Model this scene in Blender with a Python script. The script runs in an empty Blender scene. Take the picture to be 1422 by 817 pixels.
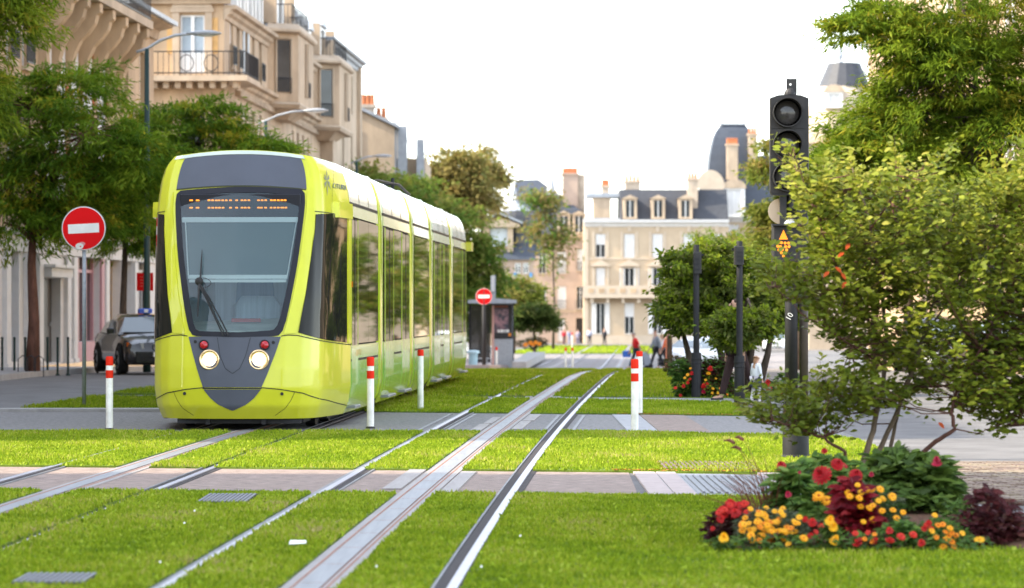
import bpy, bmesh, math, random
import numpy as np
from mathutils import Vector, Matrix
R = math.radians
random.seed(7); NP = np.random.default_rng(11)
SC = bpy.context.scene
COL = SC.collection
# ------------------------------------------------------------------ camera, sky, sun, exposure
H, F = 1.47, 4900.0                      # eye height (m), focal length in photo pixels (1422 wide)
cam = bpy.data.objects.new('camera', bpy.data.cameras.new('camera')); COL.objects.link(cam)
cam.location = (0, 0, H); cam.rotation_euler = (R(90), 0, 0)
cam.data.sensor_width = 36; cam.data.lens = 36 * F / 1422; cam.data.shift_y = 19.5 / 1422
cam.data.clip_start = 0.5; cam.data.clip_end = 4000
cam.data.dof.use_dof = True; cam.data.dof.focus_distance = 36.5; cam.data.dof.aperture_fstop = 3.6
SC.camera = cam
SUN_EL, SUN_BACK = 37.0, 8.0             # elevation; the sun stands to the left, a little behind the camera
sd = Vector((-math.cos(R(SUN_EL)) * math.cos(R(SUN_BACK)), -math.cos(R(SUN_EL)) * math.sin(R(SUN_BACK)), math.sin(R(SUN_EL))))
w = bpy.data.worlds.new("World"); SC.world = w; w.use_nodes = True
nt = w.node_tree; bg = nt.nodes['Background']
sky = nt.nodes.new('ShaderNodeTexSky'); sky.sky_type = 'NISHITA'; sky.sun_disc = False
sky.sun_elevation = R(SUN_EL); sky.sun_rotation = math.atan2(sd.x, sd.y)
sky.air_density = 1.0; sky.dust_density = 0.8; sky.ozone_density = 1.0; sky.altitude = 90
hs = nt.nodes.new('ShaderNodeHueSaturation'); hs.inputs['Saturation'].default_value = 0.45
nt.links.new(sky.outputs[0], hs.inputs['Color']); nt.links.new(hs.outputs[0], bg.inputs[0])
bg.inputs[1].default_value = 0.15
sun = bpy.data.objects.new('sun', bpy.data.lights.new('sun', 'SUN')); COL.objects.link(sun)
sun.data.energy = 2.05; sun.data.angle = R(0.9); sun.data.color = (1.0, 0.87, 0.66)
sun.rotation_euler = sd.to_track_quat('Z', 'Y').to_euler()
SC.view_settings.view_transform = 'Standard'; SC.view_settings.look = 'None'
SC.view_settings.exposure = 2.35; SC.view_settings.gamma = 1.0
SC.cycles.use_denoising = True
SC.cycles.max_bounces = 6; SC.cycles.diffuse_bounces = 3; SC.cycles.glossy_bounces = 3
SC.cycles.transmission_bounces = 4; SC.cycles.transparent_max_bounces = 8
SC.cycles.caustics_reflective = False; SC.cycles.caustics_refractive = False

# ------------------------------------------------------------------ ground profile and pixel helpers
_py = [(-200, 0), (76, 0), (84, -0.06), (92, -0.18), (162, -1.30), (175, -1.40), (318, -1.78), (3000, -2.2)]
def gz(y): return float(np.interp(y, [a for a, b in _py], [b for a, b in _py]))
def D_of(py):                            # distance of the ground seen at photo row py
    lo, hi = 5.0, 900.0
    for _ in range(60):
        m = (lo + hi) / 2
        if 428 + (H - gz(m)) * F / m > py: lo = m
        else: hi = m
    return lo
def X_at(px, Y): return (px - 711) * Y / F
def Z_at(py, Y): return H - (py - 428) * Y / F
def G(px, py):
    Y = D_of(py); return Vector((X_at(px, Y), Y, gz(Y)))
def P(px, py, Y): return Vector((X_at(px, Y), Y, Z_at(py, Y)))

# ------------------------------------------------------------------ materials
def mat(name, col, rough=0.6, metal=0.0, var=0.0, scale=8.0, bump=0.0, bscale=60.0, coat=0.0, col2=None,
        detail=4.0, spec=0.28, emit=None, estr=0.0, attr=None, transl=0.0, lo=0.35, hi=0.65, coords='Object', stretch=None, alpha=1.0, zramp=None):
    m = bpy.data.materials.new(name); m.use_nodes = True
    t = m.node_tree; n = t.nodes; p = n['Principled BSDF']; L = t.links.new
    p.inputs['Roughness'].default_value = rough; p.inputs['Metallic'].default_value = metal
    p.inputs['Specular IOR Level'].default_value = spec
    p.inputs['Coat Weight'].default_value = coat; p.inputs['Coat Roughness'].default_value = 0.03
    c1 = tuple(col) + (1,)
    p.inputs['Base Color'].default_value = c1
    tc = n.new('ShaderNodeTexCoord'); vec = tc.outputs[coords]
    if stretch:
        mp = n.new('ShaderNodeMapping'); mp.inputs['Scale'].default_value = stretch; L(vec, mp.inputs[0]); vec = mp.outputs[0]
    cout = None
    if var > 0 or col2:
        nz = n.new('ShaderNodeTexNoise'); nz.inputs['Scale'].default_value = scale; nz.inputs['Detail'].default_value = detail
        nz.inputs['Roughness'].default_value = 0.65
        L(vec, nz.inputs['Vector'])
        rp = n.new('ShaderNodeValToRGB'); rp.color_ramp.elements[0].position = lo; rp.color_ramp.elements[1].position = hi
        c2 = tuple(col2) if col2 else tuple(max(0, min(1, c * (1 + var))) for c in col)
        ca = tuple(col) if col2 else tuple(c * (1 - var) for c in col)
        rp.color_ramp.elements[0].color = ca + (1,); rp.color_ramp.elements[1].color = c2 + (1,)
        L(nz.outputs[0], rp.inputs[0]); cout = rp.outputs[0]
    if attr:
        at = n.new('ShaderNodeAttribute'); at.attribute_name = attr
        if cout is not None:
            mx = n.new('ShaderNodeMixRGB'); mx.blend_type = 'MULTIPLY'; mx.inputs[0].default_value = 1
            L(at.outputs[0], mx.inputs[1]); L(cout, mx.inputs[2]); cout = mx.outputs[0]
        else: cout = at.outputs[0]
    if zramp:
        sx = n.new('ShaderNodeSeparateXYZ'); L(tc.outputs['Object'], sx.inputs[0]); mr = n.new('ShaderNodeMapRange')
        z0_, z1_ = zramp[0][0], zramp[-1][0]; mr.inputs[1].default_value = z0_; mr.inputs[2].default_value = z1_; L(sx.outputs[2], mr.inputs[0])
        rr = n.new('ShaderNodeValToRGB'); el = rr.color_ramp.elements
        while len(el) < len(zramp): el.new(0.5)
        for e_, (z_, c_) in zip(el, zramp): e_.position = (z_-z0_)/(z1_-z0_); e_.color = tuple(c_) + (1,)
        L(mr.outputs[0], rr.inputs[0]); cout = rr.outputs[0]
    if cout is not None: L(cout, p.inputs['Base Color'])
    if bump > 0:
        nb = n.new('ShaderNodeTexNoise'); nb.inputs['Scale'].default_value = bscale; nb.inputs['Detail'].default_value = 5
        L(vec, nb.inputs['Vector'])
        b = n.new('ShaderNodeBump'); b.inputs['Strength'].default_value = bump; b.inputs['Distance'].default_value = 0.02
        L(nb.outputs[0], b.inputs['Height']); L(b.outputs[0], p.inputs['Normal'])
    if emit:
        p.inputs['Emission Color'].default_value = tuple(emit) + (1,); p.inputs['Emission Strength'].default_value = estr
    if transl > 0:
        tr = n.new('ShaderNodeBsdfTranslucent'); ms = n.new('ShaderNodeMixShader'); ms.inputs[0].default_value = transl
        if cout is not None: L(cout, tr.inputs[0])
        else: tr.inputs[0].default_value = c1
        L(p.outputs[0], ms.inputs[1]); L(tr.outputs[0], ms.inputs[2]); L(ms.outputs[0], n['Material Output'].inputs[0])
    if alpha < 1:
        tp = n.new('ShaderNodeBsdfTransparent'); ms = n.new('ShaderNodeMixShader'); ms.inputs[0].default_value = alpha
        L(tp.outputs[0], ms.inputs[1]); L(p.outputs[0], ms.inputs[2]); L(ms.outputs[0], n['Material Output'].inputs[0])
    return m
def glass_mat(name, tint, opacity=0.35, rough=0.02):
    m = bpy.data.materials.new(name); m.use_nodes = True
    t = m.node_tree; n = t.nodes; L = t.links.new; n.remove(n['Principled BSDF'])
    fr = n.new('ShaderNodeFresnel'); fr.inputs[0].default_value = 1.52
    gl = n.new('ShaderNodeBsdfGlossy'); gl.inputs['Roughness'].default_value = rough
    tr = n.new('ShaderNodeBsdfTransparent'); tr.inputs[0].default_value = (0.80, 0.88, 0.88, 1)
    df = n.new('ShaderNodeBsdfDiffuse'); df.inputs[0].default_value = tuple(tint) + (1,)
    m1 = n.new('ShaderNodeMixShader'); m1.inputs[0].default_value = opacity; L(tr.outputs[0], m1.inputs[1]); L(df.outputs[0], m1.inputs[2])
    m2 = n.new('ShaderNodeMixShader'); L(fr.outputs[0], m2.inputs[0]); L(m1.outputs[0], m2.inputs[1]); L(gl.outputs[0], m2.inputs[2])
    L(m2.outputs[0], n['Material Output'].inputs[0]); return m

# ------------------------------------------------------------------ mesh builder
class MB:
    def __init__(s): s.v = []; s.f = []; s.mi = []; s.m = 0
    def vert(s, p): s.v.append((p[0], p[1], p[2])); return len(s.v) - 1
    def face(s, *ix): s.f.append(tuple(ix)); s.mi.append(s.m)
    def poly(s, pts): s.face(*[s.vert(p) for p in pts])
    def box(s, x0, x1, y0, y1, z0, z1): s.hexa([(x0,y0,z0),(x1,y0,z0),(x1,y1,z0),(x0,y1,z0),(x0,y0,z1),(x1,y0,z1),(x1,y1,z1),(x0,y1,z1)])
    def hexa(s, c):
        i = [s.vert(p) for p in c]
        for q in ((3,2,1,0),(4,5,6,7),(0,1,5,4),(1,2,6,5),(2,3,7,6),(3,0,4,7)): s.face(*[i[k] for k in q])
    def bbox(s, x0, x1, y0, y1, z0, z1, b=0.02):     # box with chamfered vertical and top edges
        def ring(z, e): return [(x0+b+e,y0+e,z),(x1-b-e,y0+e,z),(x1-e,y0+b+e,z),(x1-e,y1-b-e,z),(x1-b-e,y1-e,z),(x0+b+e,y1-e,z),(x0+e,y1-b-e,z),(x0+e,y0+b+e,z)]
        s.loft([ring(z0, 0), ring(z1 - b, 0), ring(z1, b)], cap=True)
    def loft(s, rings, cap=True, closed=True):
        ix = [[s.vert(p) for p in r] for r in rings]
        n = len(rings[0])
        for a, b in zip(ix[:-1], ix[1:]):
            for k in range(n if closed else n - 1): s.face(a[k], a[(k+1) % n], b[(k+1) % n], b[k])
        if cap and closed: s.face(*ix[0][::-1]); s.face(*ix[-1])
        return ix
    def tube(s, pts, rad, n=8, cap=True):
        pts = [Vector(p) for p in pts]
        if not hasattr(rad, '__len__'): rad = [rad] * len(pts)
        rings = []; up = Vector((0.0123, 0.0317, 1)).normalized()
        d0 = (pts[1] - pts[0]).normalized()
        u = d0.cross(up);  u = u if u.length > 0.1 else d0.cross(Vector((1, 0, 0)))
        u.normalize()
        for k, p in enumerate(pts):
            d = (pts[min(k+1, len(pts)-1)] - pts[max(k-1, 0)])
            d = d.normalized() if d.length > 1e-9 else d0
            u = (u - d * u.dot(d)); u.normalize(); v = d.cross(u)
            rings.append([p + (u * math.cos(2*math.pi*j/n) + v * math.sin(2*math.pi*j/n)) * rad[k] for j in range(n)])
        s.loft(rings, cap)
    def lathe(s, prof, c=(0, 0, 0), n=16, cap=True):
        s.loft([[(c[0] + r*math.cos(2*math.pi*j/n), c[1] + r*math.sin(2*math.pi*j/n), c[2] + z) for j in range(n)] for r, z in prof], cap)
    def prism(s, poly, axis, a, b):                  # polygon in the two other axes, extruded a..b along axis
        def q(p, t): return {0: (t, p[0], p[1]), 1: (p[0], t, p[1]), 2: (p[0], p[1], t)}[axis]
        s.loft([[q(p, a) for p in poly], [q(p, b) for p in poly]])
    def disc(s, c, r, axis=1, n=20, t=0.01):
        o = {0: lambda a, h: (c[0]+h, c[1]+r*math.cos(a), c[2]+r*math.sin(a)), 1: lambda a, h: (c[0]+r*math.cos(a), c[1]+h, c[2]+r*math.sin(a)), 2: lambda a, h: (c[0]+r*math.cos(a), c[1]+r*math.sin(a), c[2]+h)}[axis]
        s.loft([[o(2*math.pi*k/n, -t/2) for k in range(n)], [o(2*math.pi*k/n, t/2) for k in range(n)]])
    def ball(s, c, r, n=10, m=6):
        rx, ry, rz = r if hasattr(r, '__len__') else (r, r, r)
        rings = []
        for k in range(m + 1):
            a = -math.pi/2 + math.pi * (k + 0.001 if k == 0 else k - 0.001 if k == m else k) / m
            rings.append([(c[0]+rx*math.cos(a)*math.cos(2*math.pi*j/n), c[1]+ry*math.cos(a)*math.sin(2*math.pi*j/n), c[2]+rz*math.sin(a)) for j in range(n)])
        s.loft(rings)
    def xform(s, M, start=0):
        for k in range(start, len(s.v)): s.v[k] = tuple(M @ Vector(s.v[k]))
    def mesh(s, name, mats, smooth=False, fix=True):
        me = bpy.data.meshes.new(name); me.from_pydata(s.v, [], s.f)
        for m in (mats if isinstance(mats, (list, tuple)) else [mats]): me.materials.append(m)
        if len(me.materials) > 1: me.polygons.foreach_set('material_index', s.mi)
        if smooth: me.polygons.foreach_set('use_smooth', [True] * len(me.polygons))
        if fix:
            bm = bmesh.new(); bm.from_mesh(me); bmesh.ops.recalc_face_normals(bm, faces=bm.faces); bm.to_mesh(me); bm.free()
        me.update(); return me
    def build(s, name, mats, parent=None, smooth=False, fix=True, angle=None):
        o = bpy.data.objects.new(name, s.mesh(name, mats, smooth, fix)); COL.objects.link(o)
        if parent: o.parent = parent
        if angle is not None: auto_smooth(o.data, angle)
        return o
def auto_smooth(me, deg):
    bm = bmesh.new(); bm.from_mesh(me)
    for f in bm.faces: f.smooth = True
    for e in bm.edges:
        e.smooth = not (len(e.link_faces) == 2 and e.calc_face_angle(0) > R(deg))
    bm.to_mesh(me); bm.free()
def tag(o, label, cat, group=None, kind=None):
    if label: o['label'] = label
    if cat: o['category'] = cat
    if group: o['group'] = group
    if kind: o['kind'] = kind
    return o
def structure(o, label=None):
    o['kind'] = 'structure'
    if label: o['label'] = label
    return o
def thing(name, label, cat, loc=(0, 0, 0), rz=0.0, group=None):
    o = bpy.data.objects.new(name, None); COL.objects.link(o); o.location = loc; o.rotation_euler = (0, 0, rz)
    o.empty_display_size = 0.2
    return tag(o, label, cat, group)
def copy_tree(o, parent=None):
    c = o.copy(); COL.objects.link(c)
    if parent: c.parent = parent
    for ch in [x for x in KIDS.get(o.name, [])] or list(o.children): copy_tree(ch, c)
    return c
KIDS = {}
def place(me, name, parent=None, loc=(0, 0, 0), rot=(0, 0, 0), scale=(1, 1, 1)):
    o = bpy.data.objects.new(name, me); COL.objects.link(o); o.location = loc; o.rotation_euler = rot; o.scale = scale
    if parent: o.parent = parent
    return o
def text_mb(body, size, name, m, parent, loc, rot, ext=0.002, label=None):
    cu = bpy.data.curves.new(name, 'FONT'); cu.body = body; cu.size = size; cu.extrude = ext; cu.align_x = 'CENTER'; cu.align_y = 'CENTER'
    cu.materials.append(m)
    tmp = bpy.data.objects.new(name, cu); COL.objects.link(tmp); bpy.context.view_layer.update()
    me = bpy.data.meshes.new_from_object(tmp.evaluated_get(bpy.context.evaluated_depsgraph_get())); bpy.data.objects.remove(tmp); me.name = name
    return place(me, name, parent, loc, rot)
def mesh_np(name, V, Fq, mats, colors=None, smooth=False):   # V (n,3), Fq list of equal-size faces (m,k)
    me = bpy.data.meshes.new(name); n, k = Fq.shape
    me.vertices.add(len(V)); me.vertices.foreach_set('co', V.astype(np.float32).ravel())
    me.loops.add(n * k); me.loops.foreach_set('vertex_index', Fq.astype(np.int32).ravel())
    me.polygons.add(n); me.polygons.foreach_set('loop_start', np.arange(0, n * k, k, dtype=np.int32))
    me.polygons.foreach_set('loop_total', np.full(n, k, dtype=np.int32))
    if smooth: me.polygons.foreach_set('use_smooth', np.ones(n, dtype=bool))
    for m in (mats if isinstance(mats, (list, tuple)) else [mats]): me.materials.append(m)
    if colors is not None:
        a = me.color_attributes.new('tint', 'FLOAT_COLOR', 'POINT')
        a.data.foreach_set('color', np.concatenate([colors, np.ones((len(V), 1))], 1).astype(np.float32).ravel())
    me.update(calc_edges=True); return me
# ------------------------------------------------------------------ shared materials
M = {}
M['asphalt'] = mat('asphalt', (0.152, 0.147, 0.145), 0.85, var=0.2, scale=1.1, bump=0.5, bscale=70, coords='Object', detail=9)
M['asphalt_path'] = mat('asphalt_path', (0.215, 0.207, 0.203), 0.85, var=0.36, scale=16, bump=0.5, bscale=55, detail=8)
M['pink_paving'] = mat('pink_paving', (0.265, 0.205, 0.175), 0.8, var=0.42, scale=7, bump=0.9, bscale=18, stretch=(1, 2.6, 1), detail=9)
M['pink_slab'] = mat('pink_slab', (0.40, 0.33, 0.31), 0.75, var=0.08, scale=6, bump=0.1, bscale=80)
M['grey_slab'] = mat('grey_slab', (0.33, 0.33, 0.34), 0.75, var=0.12, scale=6, bump=0.15, bscale=80)
M['tactile'] = mat('tactile', (0.17, 0.175, 0.19), 0.5, var=0.12, scale=12)
M['sett'] = mat('sett', (0.24, 0.18, 0.15), 0.8, var=0.22, scale=3, bump=0.3, bscale=40)
M['sett_bed'] = mat('sett_bed', (0.15, 0.115, 0.10), 0.9, var=0.2, scale=30)
M['kerb'] = mat('kerb', (0.34, 0.33, 0.32), 0.8, var=0.12, scale=4, bump=0.1)
M['soil'] = mat('soil', (0.10, 0.05, 0.028), 0.95, var=0.45, scale=25, bump=0.8, bscale=60)
M['lawn'] = mat('lawn', (0.11, 0.165, 0.018), 0.95, var=0.35, scale=1.6, detail=9, bump=0.5, bscale=140)
M['blade'] = mat('blade', (1, 1, 1), 0.6, spec=0.1, attr='tint', transl=0.35)
M['leaf'] = mat('leaf', (1, 1, 1), 0.6, spec=0.1, attr='tint', transl=0.5)
M['leafgloss'] = mat('leafgloss', (1, 1, 1), 0.5, spec=0.16, attr='tint', transl=0.35)
M['steel'] = mat('steel', (0.34, 0.32, 0.355), 0.42, 1.0, var=0.08, scale=3)
M['steel_dull'] = mat('steel_dull', (0.19, 0.19, 0.195), 0.55, 0.2, var=0.15, scale=9, stretch=(1, .2, 1))
M['groove'] = mat('groove', (0.035, 0.028, 0.028), 0.8, var=0.3, scale=20)
M['aps'] = mat('aps', (0.27, 0.245, 0.23), 0.6, var=0.12, scale=2.5, stretch=(6, .4, 1), detail=6)
M['aps_steel'] = mat('aps_steel', (0.20, 0.205, 0.215), 0.5, 0.15, var=0.14, scale=2.2, stretch=(8, .35, 1))
M['rust'] = mat('rust', (0.30, 0.12, 0.07), 0.9, var=0.3, scale=10)
M['pale_setts'] = mat('pale_setts', (0.22, 0.20, 0.195), 0.85, var=0.18, scale=3, detail=8, bump=.3, bscale=20)
M['white'] = mat('white', (0.80, 0.79, 0.74), 0.45, var=0.07, scale=5)
M['dirty_white'] = mat('dirty_white', (0.74, 0.73, 0.66), 0.5, var=0.14, scale=7, bump=0.05)
M['red'] = mat('red', (0.70, 0.008, 0.010), 0.6, spec=.08)
M['redorange'] = mat('redorange', (0.70, 0.03, 0.012), 0.6, spec=.08)
M['galv'] = mat('galv', (0.36, 0.38, 0.40), 0.5, 0.2, var=0.12, scale=14)
M['black_paint'] = mat('black_paint', (0.017, 0.017, 0.019), 0.6, var=0.15, scale=12)
M['dark_green_paint'] = mat('dark_green_paint', (0.012, 0.035, 0.032), 0.45)
M['black_plastic'] = mat('black_plastic', (0.028, 0.027, 0.027), 0.5, var=0.25, scale=5)
M['rubber'] = mat('rubber', (0.02, 0.02, 0.02), 0.85)
M['lens_dark'] = mat('lens_dark', (0.05, 0.045, 0.04), 0.18, var=0.2, scale=60, coat=0.5)
M['amber'] = mat('amber', (0.35, 0.10, 0.01), 0.4, emit=(1.0, 0.30, 0.01), estr=0.32)
M['amber_lens'] = mat('amber_lens', (0.75, 0.24, 0.02), 0.25, coat=0.5)
M['led'] = mat('led', (0.3, 0.1, 0.01), 0.4, emit=(1.0, 0.33, 0.03), estr=0.34)
M['lamp_lit'] = mat('lamp_lit', (1, 0.9, 0.7), 0.2, emit=(1.0, 0.80, 0.50), estr=0.9)
M['lamp_rim'] = mat('lamp_rim', (0.75, 0.55, 0.32), 0.15, 0.8)
M['red_lens'] = mat('red_lens', (0.42, 0.006, 0.015), 0.12, coat=0.8)
M['bark'] = mat('bark', (0.075, 0.055, 0.042), 0.9, var=0.4, scale=14, bump=0.8, bscale=25, stretch=(1, 1, .25))
M['bark_red'] = mat('bark_red', (0.13, 0.06, 0.042), 0.9, var=0.35, scale=10, bump=0.8, bscale=22, stretch=(1, 1, .25))
M['bark_light'] = mat('bark_light', (0.17, 0.13, 0.09), 0.8, var=0.35, scale=16, bump=0.4, bscale=40, stretch=(1, 1, .3))
M['twig'] = mat('twig', (0.11, 0.05, 0.035), 0.8, var=0.2, scale=20)
# tram
M['lime'] = mat('lime', (0.565, 0.578, 0.028), 0.32, spec=.25, coat=0.45, var=0.05, scale=1.6, detail=8)
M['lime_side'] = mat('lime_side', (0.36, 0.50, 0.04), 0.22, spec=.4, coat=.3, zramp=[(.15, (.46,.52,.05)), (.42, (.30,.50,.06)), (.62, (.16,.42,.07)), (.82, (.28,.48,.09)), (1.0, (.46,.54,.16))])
M['green_band'] = mat('green_band', (0.36, 0.50, 0.02), 0.2, coat=.4)
M['tram_grey'] = mat('tram_grey', (0.085, 0.093, 0.118), 0.5, spec=.2, var=0.05, scale=1.5, bump=0.02)
M['tram_dark'] = mat('tram_dark', (0.018, 0.018, 0.02), 0.55)
M['tram_frame'] = mat('tram_frame', (0.020, 0.021, 0.028), 0.35, spec=.15)
M['seam'] = mat('seam', (0.05, 0.055, 0.02), 0.7)
M['roof_shell'] = mat('roof_shell', (0.50, 0.56, 0.50), 0.22, metal=0.3, coat=.6)
M['side_strip'] = mat('side_strip', (0.52, 0.58, 0.30), 0.25, metal=0.2, coat=.5)
M['tram_glass'] = mat('tram_glass', (0.010, 0.016, 0.006), 0.02, spec=0.3)
M['tram_glass'].node_tree.nodes['Principled BSDF'].inputs['IOR'].default_value = 1.33
M['cab_glass'] = mat('cab_glass', (0.016, 0.016, 0.013), 0.04, spec=0.13)
M['windscreen'] = glass_mat('windscreen', (0.20, 0.31, 0.37), 0.11)
M['blind'] = mat('blind', (0.80, 0.88, 0.87), 0.7)
M['blind_cloth'] = mat('blind_cloth', (0.22, 0.30, 0.31), 0.8, alpha=0.62)
M['cab_wall'] = mat('cab_wall', (0.19, 0.255, 0.285), 0.7, var=0.12, scale=2.0, stretch=(3, 1, .2))
M['cab_deep'] = mat('cab_deep', (0.12, 0.24, 0.38), 0.7, var=0.25, scale=2.5, stretch=(4, 1, .2))
M['cab_light'] = mat('cab_light', (0.42, 0.54, 0.64), 0.6, var=0.15, scale=3, stretch=(5, 1, .2))
M['dash'] = mat('dash', (0.40, 0.47, 0.42), 0.6, var=0.15, scale=3)
M['red_dull'] = mat('red_dull', (0.35, 0.06, 0.06), 0.5)
M['logo_grey'] = mat('logo_grey', (0.19, 0.21, 0.20), 0.5)
M['step'] = mat('step', (0.20, 0.21, 0.22), 0.5, 0.3)
# buildings
M['stone'] = mat('stone', (0.42, 0.315, 0.215), 0.85, var=0.24, scale=1.0, stretch=(1, 1, .35), detail=10, bump=0.12, bscale=12)
M['stone_warm'] = mat('stone_warm', (0.45, 0.32, 0.20), 0.85, var=0.2, scale=0.9, stretch=(1, 1, .35), detail=10, bump=0.12, bscale=12)
M['stone_pale'] = mat('stone_pale', (0.43, 0.335, 0.24), 0.85, var=0.18, scale=0.9, stretch=(1, 1, .4), detail=10)
M['cream'] = mat('cream', (0.46, 0.36, 0.25), 0.85, var=0.07, scale=0.8, detail=8)
M['cream_trim'] = mat('cream_trim', (0.50, 0.41, 0.31), 0.8, var=0.06, scale=1.5)
M['pinkstone'] = mat('pinkstone', (0.38, 0.285, 0.225), 0.85, var=0.10, scale=0.8, detail=8)
M['slate'] = mat('slate', (0.052, 0.055, 0.064), 0.55, var=0.2, scale=3, stretch=(1, 1, 6))
M['slate_blue'] = mat('slate_blue', (0.055, 0.065, 0.085), 0.5, var=0.15, scale=3, stretch=(1, 1, 5))
M['zinc'] = mat('zinc', (0.32, 0.345, 0.38), 0.5, 0.2, var=0.12, scale=2)
M['brickred'] = mat('brickred', (0.42, 0.12, 0.055), 0.85, var=0.2, scale=6)
M['ochre'] = mat('ochre', (0.55, 0.33, 0.13), 0.85, var=0.1, scale=3)
M['shutter'] = mat('shutter', (0.60, 0.59, 0.57), 0.6, var=0.05, scale=4)
M['shutter_grey'] = mat('shutter_grey', (0.44, 0.48, 0.50), 0.6, var=0.08, scale=4)
M['pane'] = mat('pane', (0.035, 0.042, 0.048), 0.08, spec=0.35, var=0.4, scale=0.5)
M['pane_light'] = mat('pane_light', (0.34, 0.40, 0.44), 0.1, spec=0.8, var=0.2, scale=0.7)
M['winframe'] = mat('winframe', (0.72, 0.71, 0.68), 0.5)
M['iron'] = mat('iron', (0.022, 0.022, 0.025), 0.5)
M['door_dark'] = mat('door_dark', (0.025, 0.02, 0.018), 0.4, var=0.2, scale=3)
M['shop_white'] = mat('shop_white', (0.60, 0.585, 0.57), 0.55, var=0.06, scale=2)
M['shop_pink'] = mat('shop_pink', (0.50, 0.26, 0.28), 0.55, var=0.06, scale=2)
M['shop_grey'] = mat('shop_grey', (0.12, 0.12, 0.12), 0.6)
M['terracotta'] = mat('terracotta', (0.45, 0.16, 0.07), 0.8, var=0.15, scale=8)
M['chimney'] = mat('chimney', (0.44, 0.36, 0.28), 0.9, var=0.15, scale=2, bump=0.2, bscale=20)
# ------------------------------------------------------------------ ground, tracks, lawns, pavings
def poly_curve(pts, deg, y1, slope):
    c = np.polyfit([p[0] for p in pts], [p[1] for p in pts], deg); e = float(np.polyval(c, y1))
    return lambda y: float(np.polyval(c, y)) if y <= y1 else e + slope * (y - y1)
CR = poly_curve([(8,-1.36),(14,-1.17),(20,-1.0),(24,-.88),(27.3,-.76),(33.4,-.525),(41.5,-.25),(48.7,.10),(57.2,.46),(64.3,.80),(70.6,1.14),(77.5,1.48),(90,2.08)], 3, 90, .0378)
CL = poly_curve([(8,-4.12),(14,-3.98),(21,-3.80),(25,-3.68),(28,-3.60),(32,-3.44),(36,-3.34),(40,-3.23),(44,-3.11),(56,-2.60),(70,-1.98),(90,-1.07)], 3, 90, .0378)
def off(c, d): return lambda y: c(y) + d
def const(v): return lambda y: v
def lin(*pts):
    a = [p[0] for p in pts]; b = [p[1] for p in pts]
    return lambda t: float(np.interp(t, a, b))
def strip_mb(b, xl, xr, y0, y1, z, th=0.0, step=1.5):
    n = max(1, int(math.ceil((y1 - y0) / step))); ys = [y0 + (y1 - y0) * k / n for k in range(n + 1)]
    if th <= 0:
        ix = [(b.vert((xl(y), y, gz(y) + z)), b.vert((xr(y), y, gz(y) + z))) for y in ys]
        for p, q in zip(ix[:-1], ix[1:]): b.face(p[0], p[1], q[1], q[0])
    else:
        b.loft([[(xl(y), y, gz(y)+z-th), (xr(y), y, gz(y)+z-th), (xr(y), y, gz(y)+z), (xl(y), y, gz(y)+z)] for y in ys])
def strip(name, xl, xr, y0, y1, z, m, parent=None, th=0.0, step=1.5, kind='structure', label=None):
    b = MB(); strip_mb(b, xl, xr, y0, y1, z, th, step); o = b.build(name, m, parent)
    if kind: o['kind'] = kind
    if label: o['label'] = label
    return o
class Slab:                                   # a piece of ground between two curves and two slanting ends
    def __init__(s, xl, xr, yn, yf): s.xl, s.xr, s.yn, s.yf = xl, xr, yn, yf
    def at(s, u, v):
        x, y = 0.0, 30.0
        for _ in range(6):
            y = s.yn(x) * (1 - v) + s.yf(x) * v
            x = s.xl(y) * (1 - u) + s.xr(y) * u
        return x, y
    def area(s):
        c = [s.at(u, v) for u, v in ((0,0),(1,0),(1,1),(0,1))]
        return abs(sum(c[k][0]*c[(k+1)%4][1]-c[(k+1)%4][0]*c[k][1] for k in range(4)))/2
    def add(s, b, z, th=0.03, nu=3, nv=6):
        top = [[b.vert((x, y, gz(y)+z)) for x, y in (s.at(i/nu, j/nv) for i in range(nu+1))] for j in range(nv+1)]
        for j in range(nv):
            for i in range(nu): b.face(top[j][i], top[j][i+1], top[j+1][i+1], top[j+1][i])
        rim = [top[0][i] for i in range(nu+1)] + [top[j][nu] for j in range(1, nv+1)] + [top[nv][i] for i in range(nu-1, -1, -1)] + [top[j][0] for j in range(nv-1, 0, -1)]
        low = [b.vert((b.v[i][0], b.v[i][1], b.v[i][2]-th)) for i in rim]
        for k in range(len(rim)): b.face(rim[k], low[k], low[(k+1)%len(rim)], rim[(k+1)%len(rim)])

b = MB(); ys = [-80, 0, 20, 40, 60, 76, 80, 84, 88, 92, 110, 140, 162, 175, 200, 240, 318, 500, 1000, 2600]
xs = [-900, -60, -20, -8, 0, 8, 20, 60, 900]
gi = [[b.vert((x, y, gz(y))) for x in xs] for y in ys]
for j in range(len(ys)-1):
    for i in range(len(xs)-1): b.face(gi[j][i], gi[j][i+1], gi[j+1][i+1], gi[j+1][i])
structure(b.build('ground', M['asphalt'], fix=False), 'grey asphalt roadway around the tram lines')
def lawn_z(y): return gz(y) + 0.022

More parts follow.
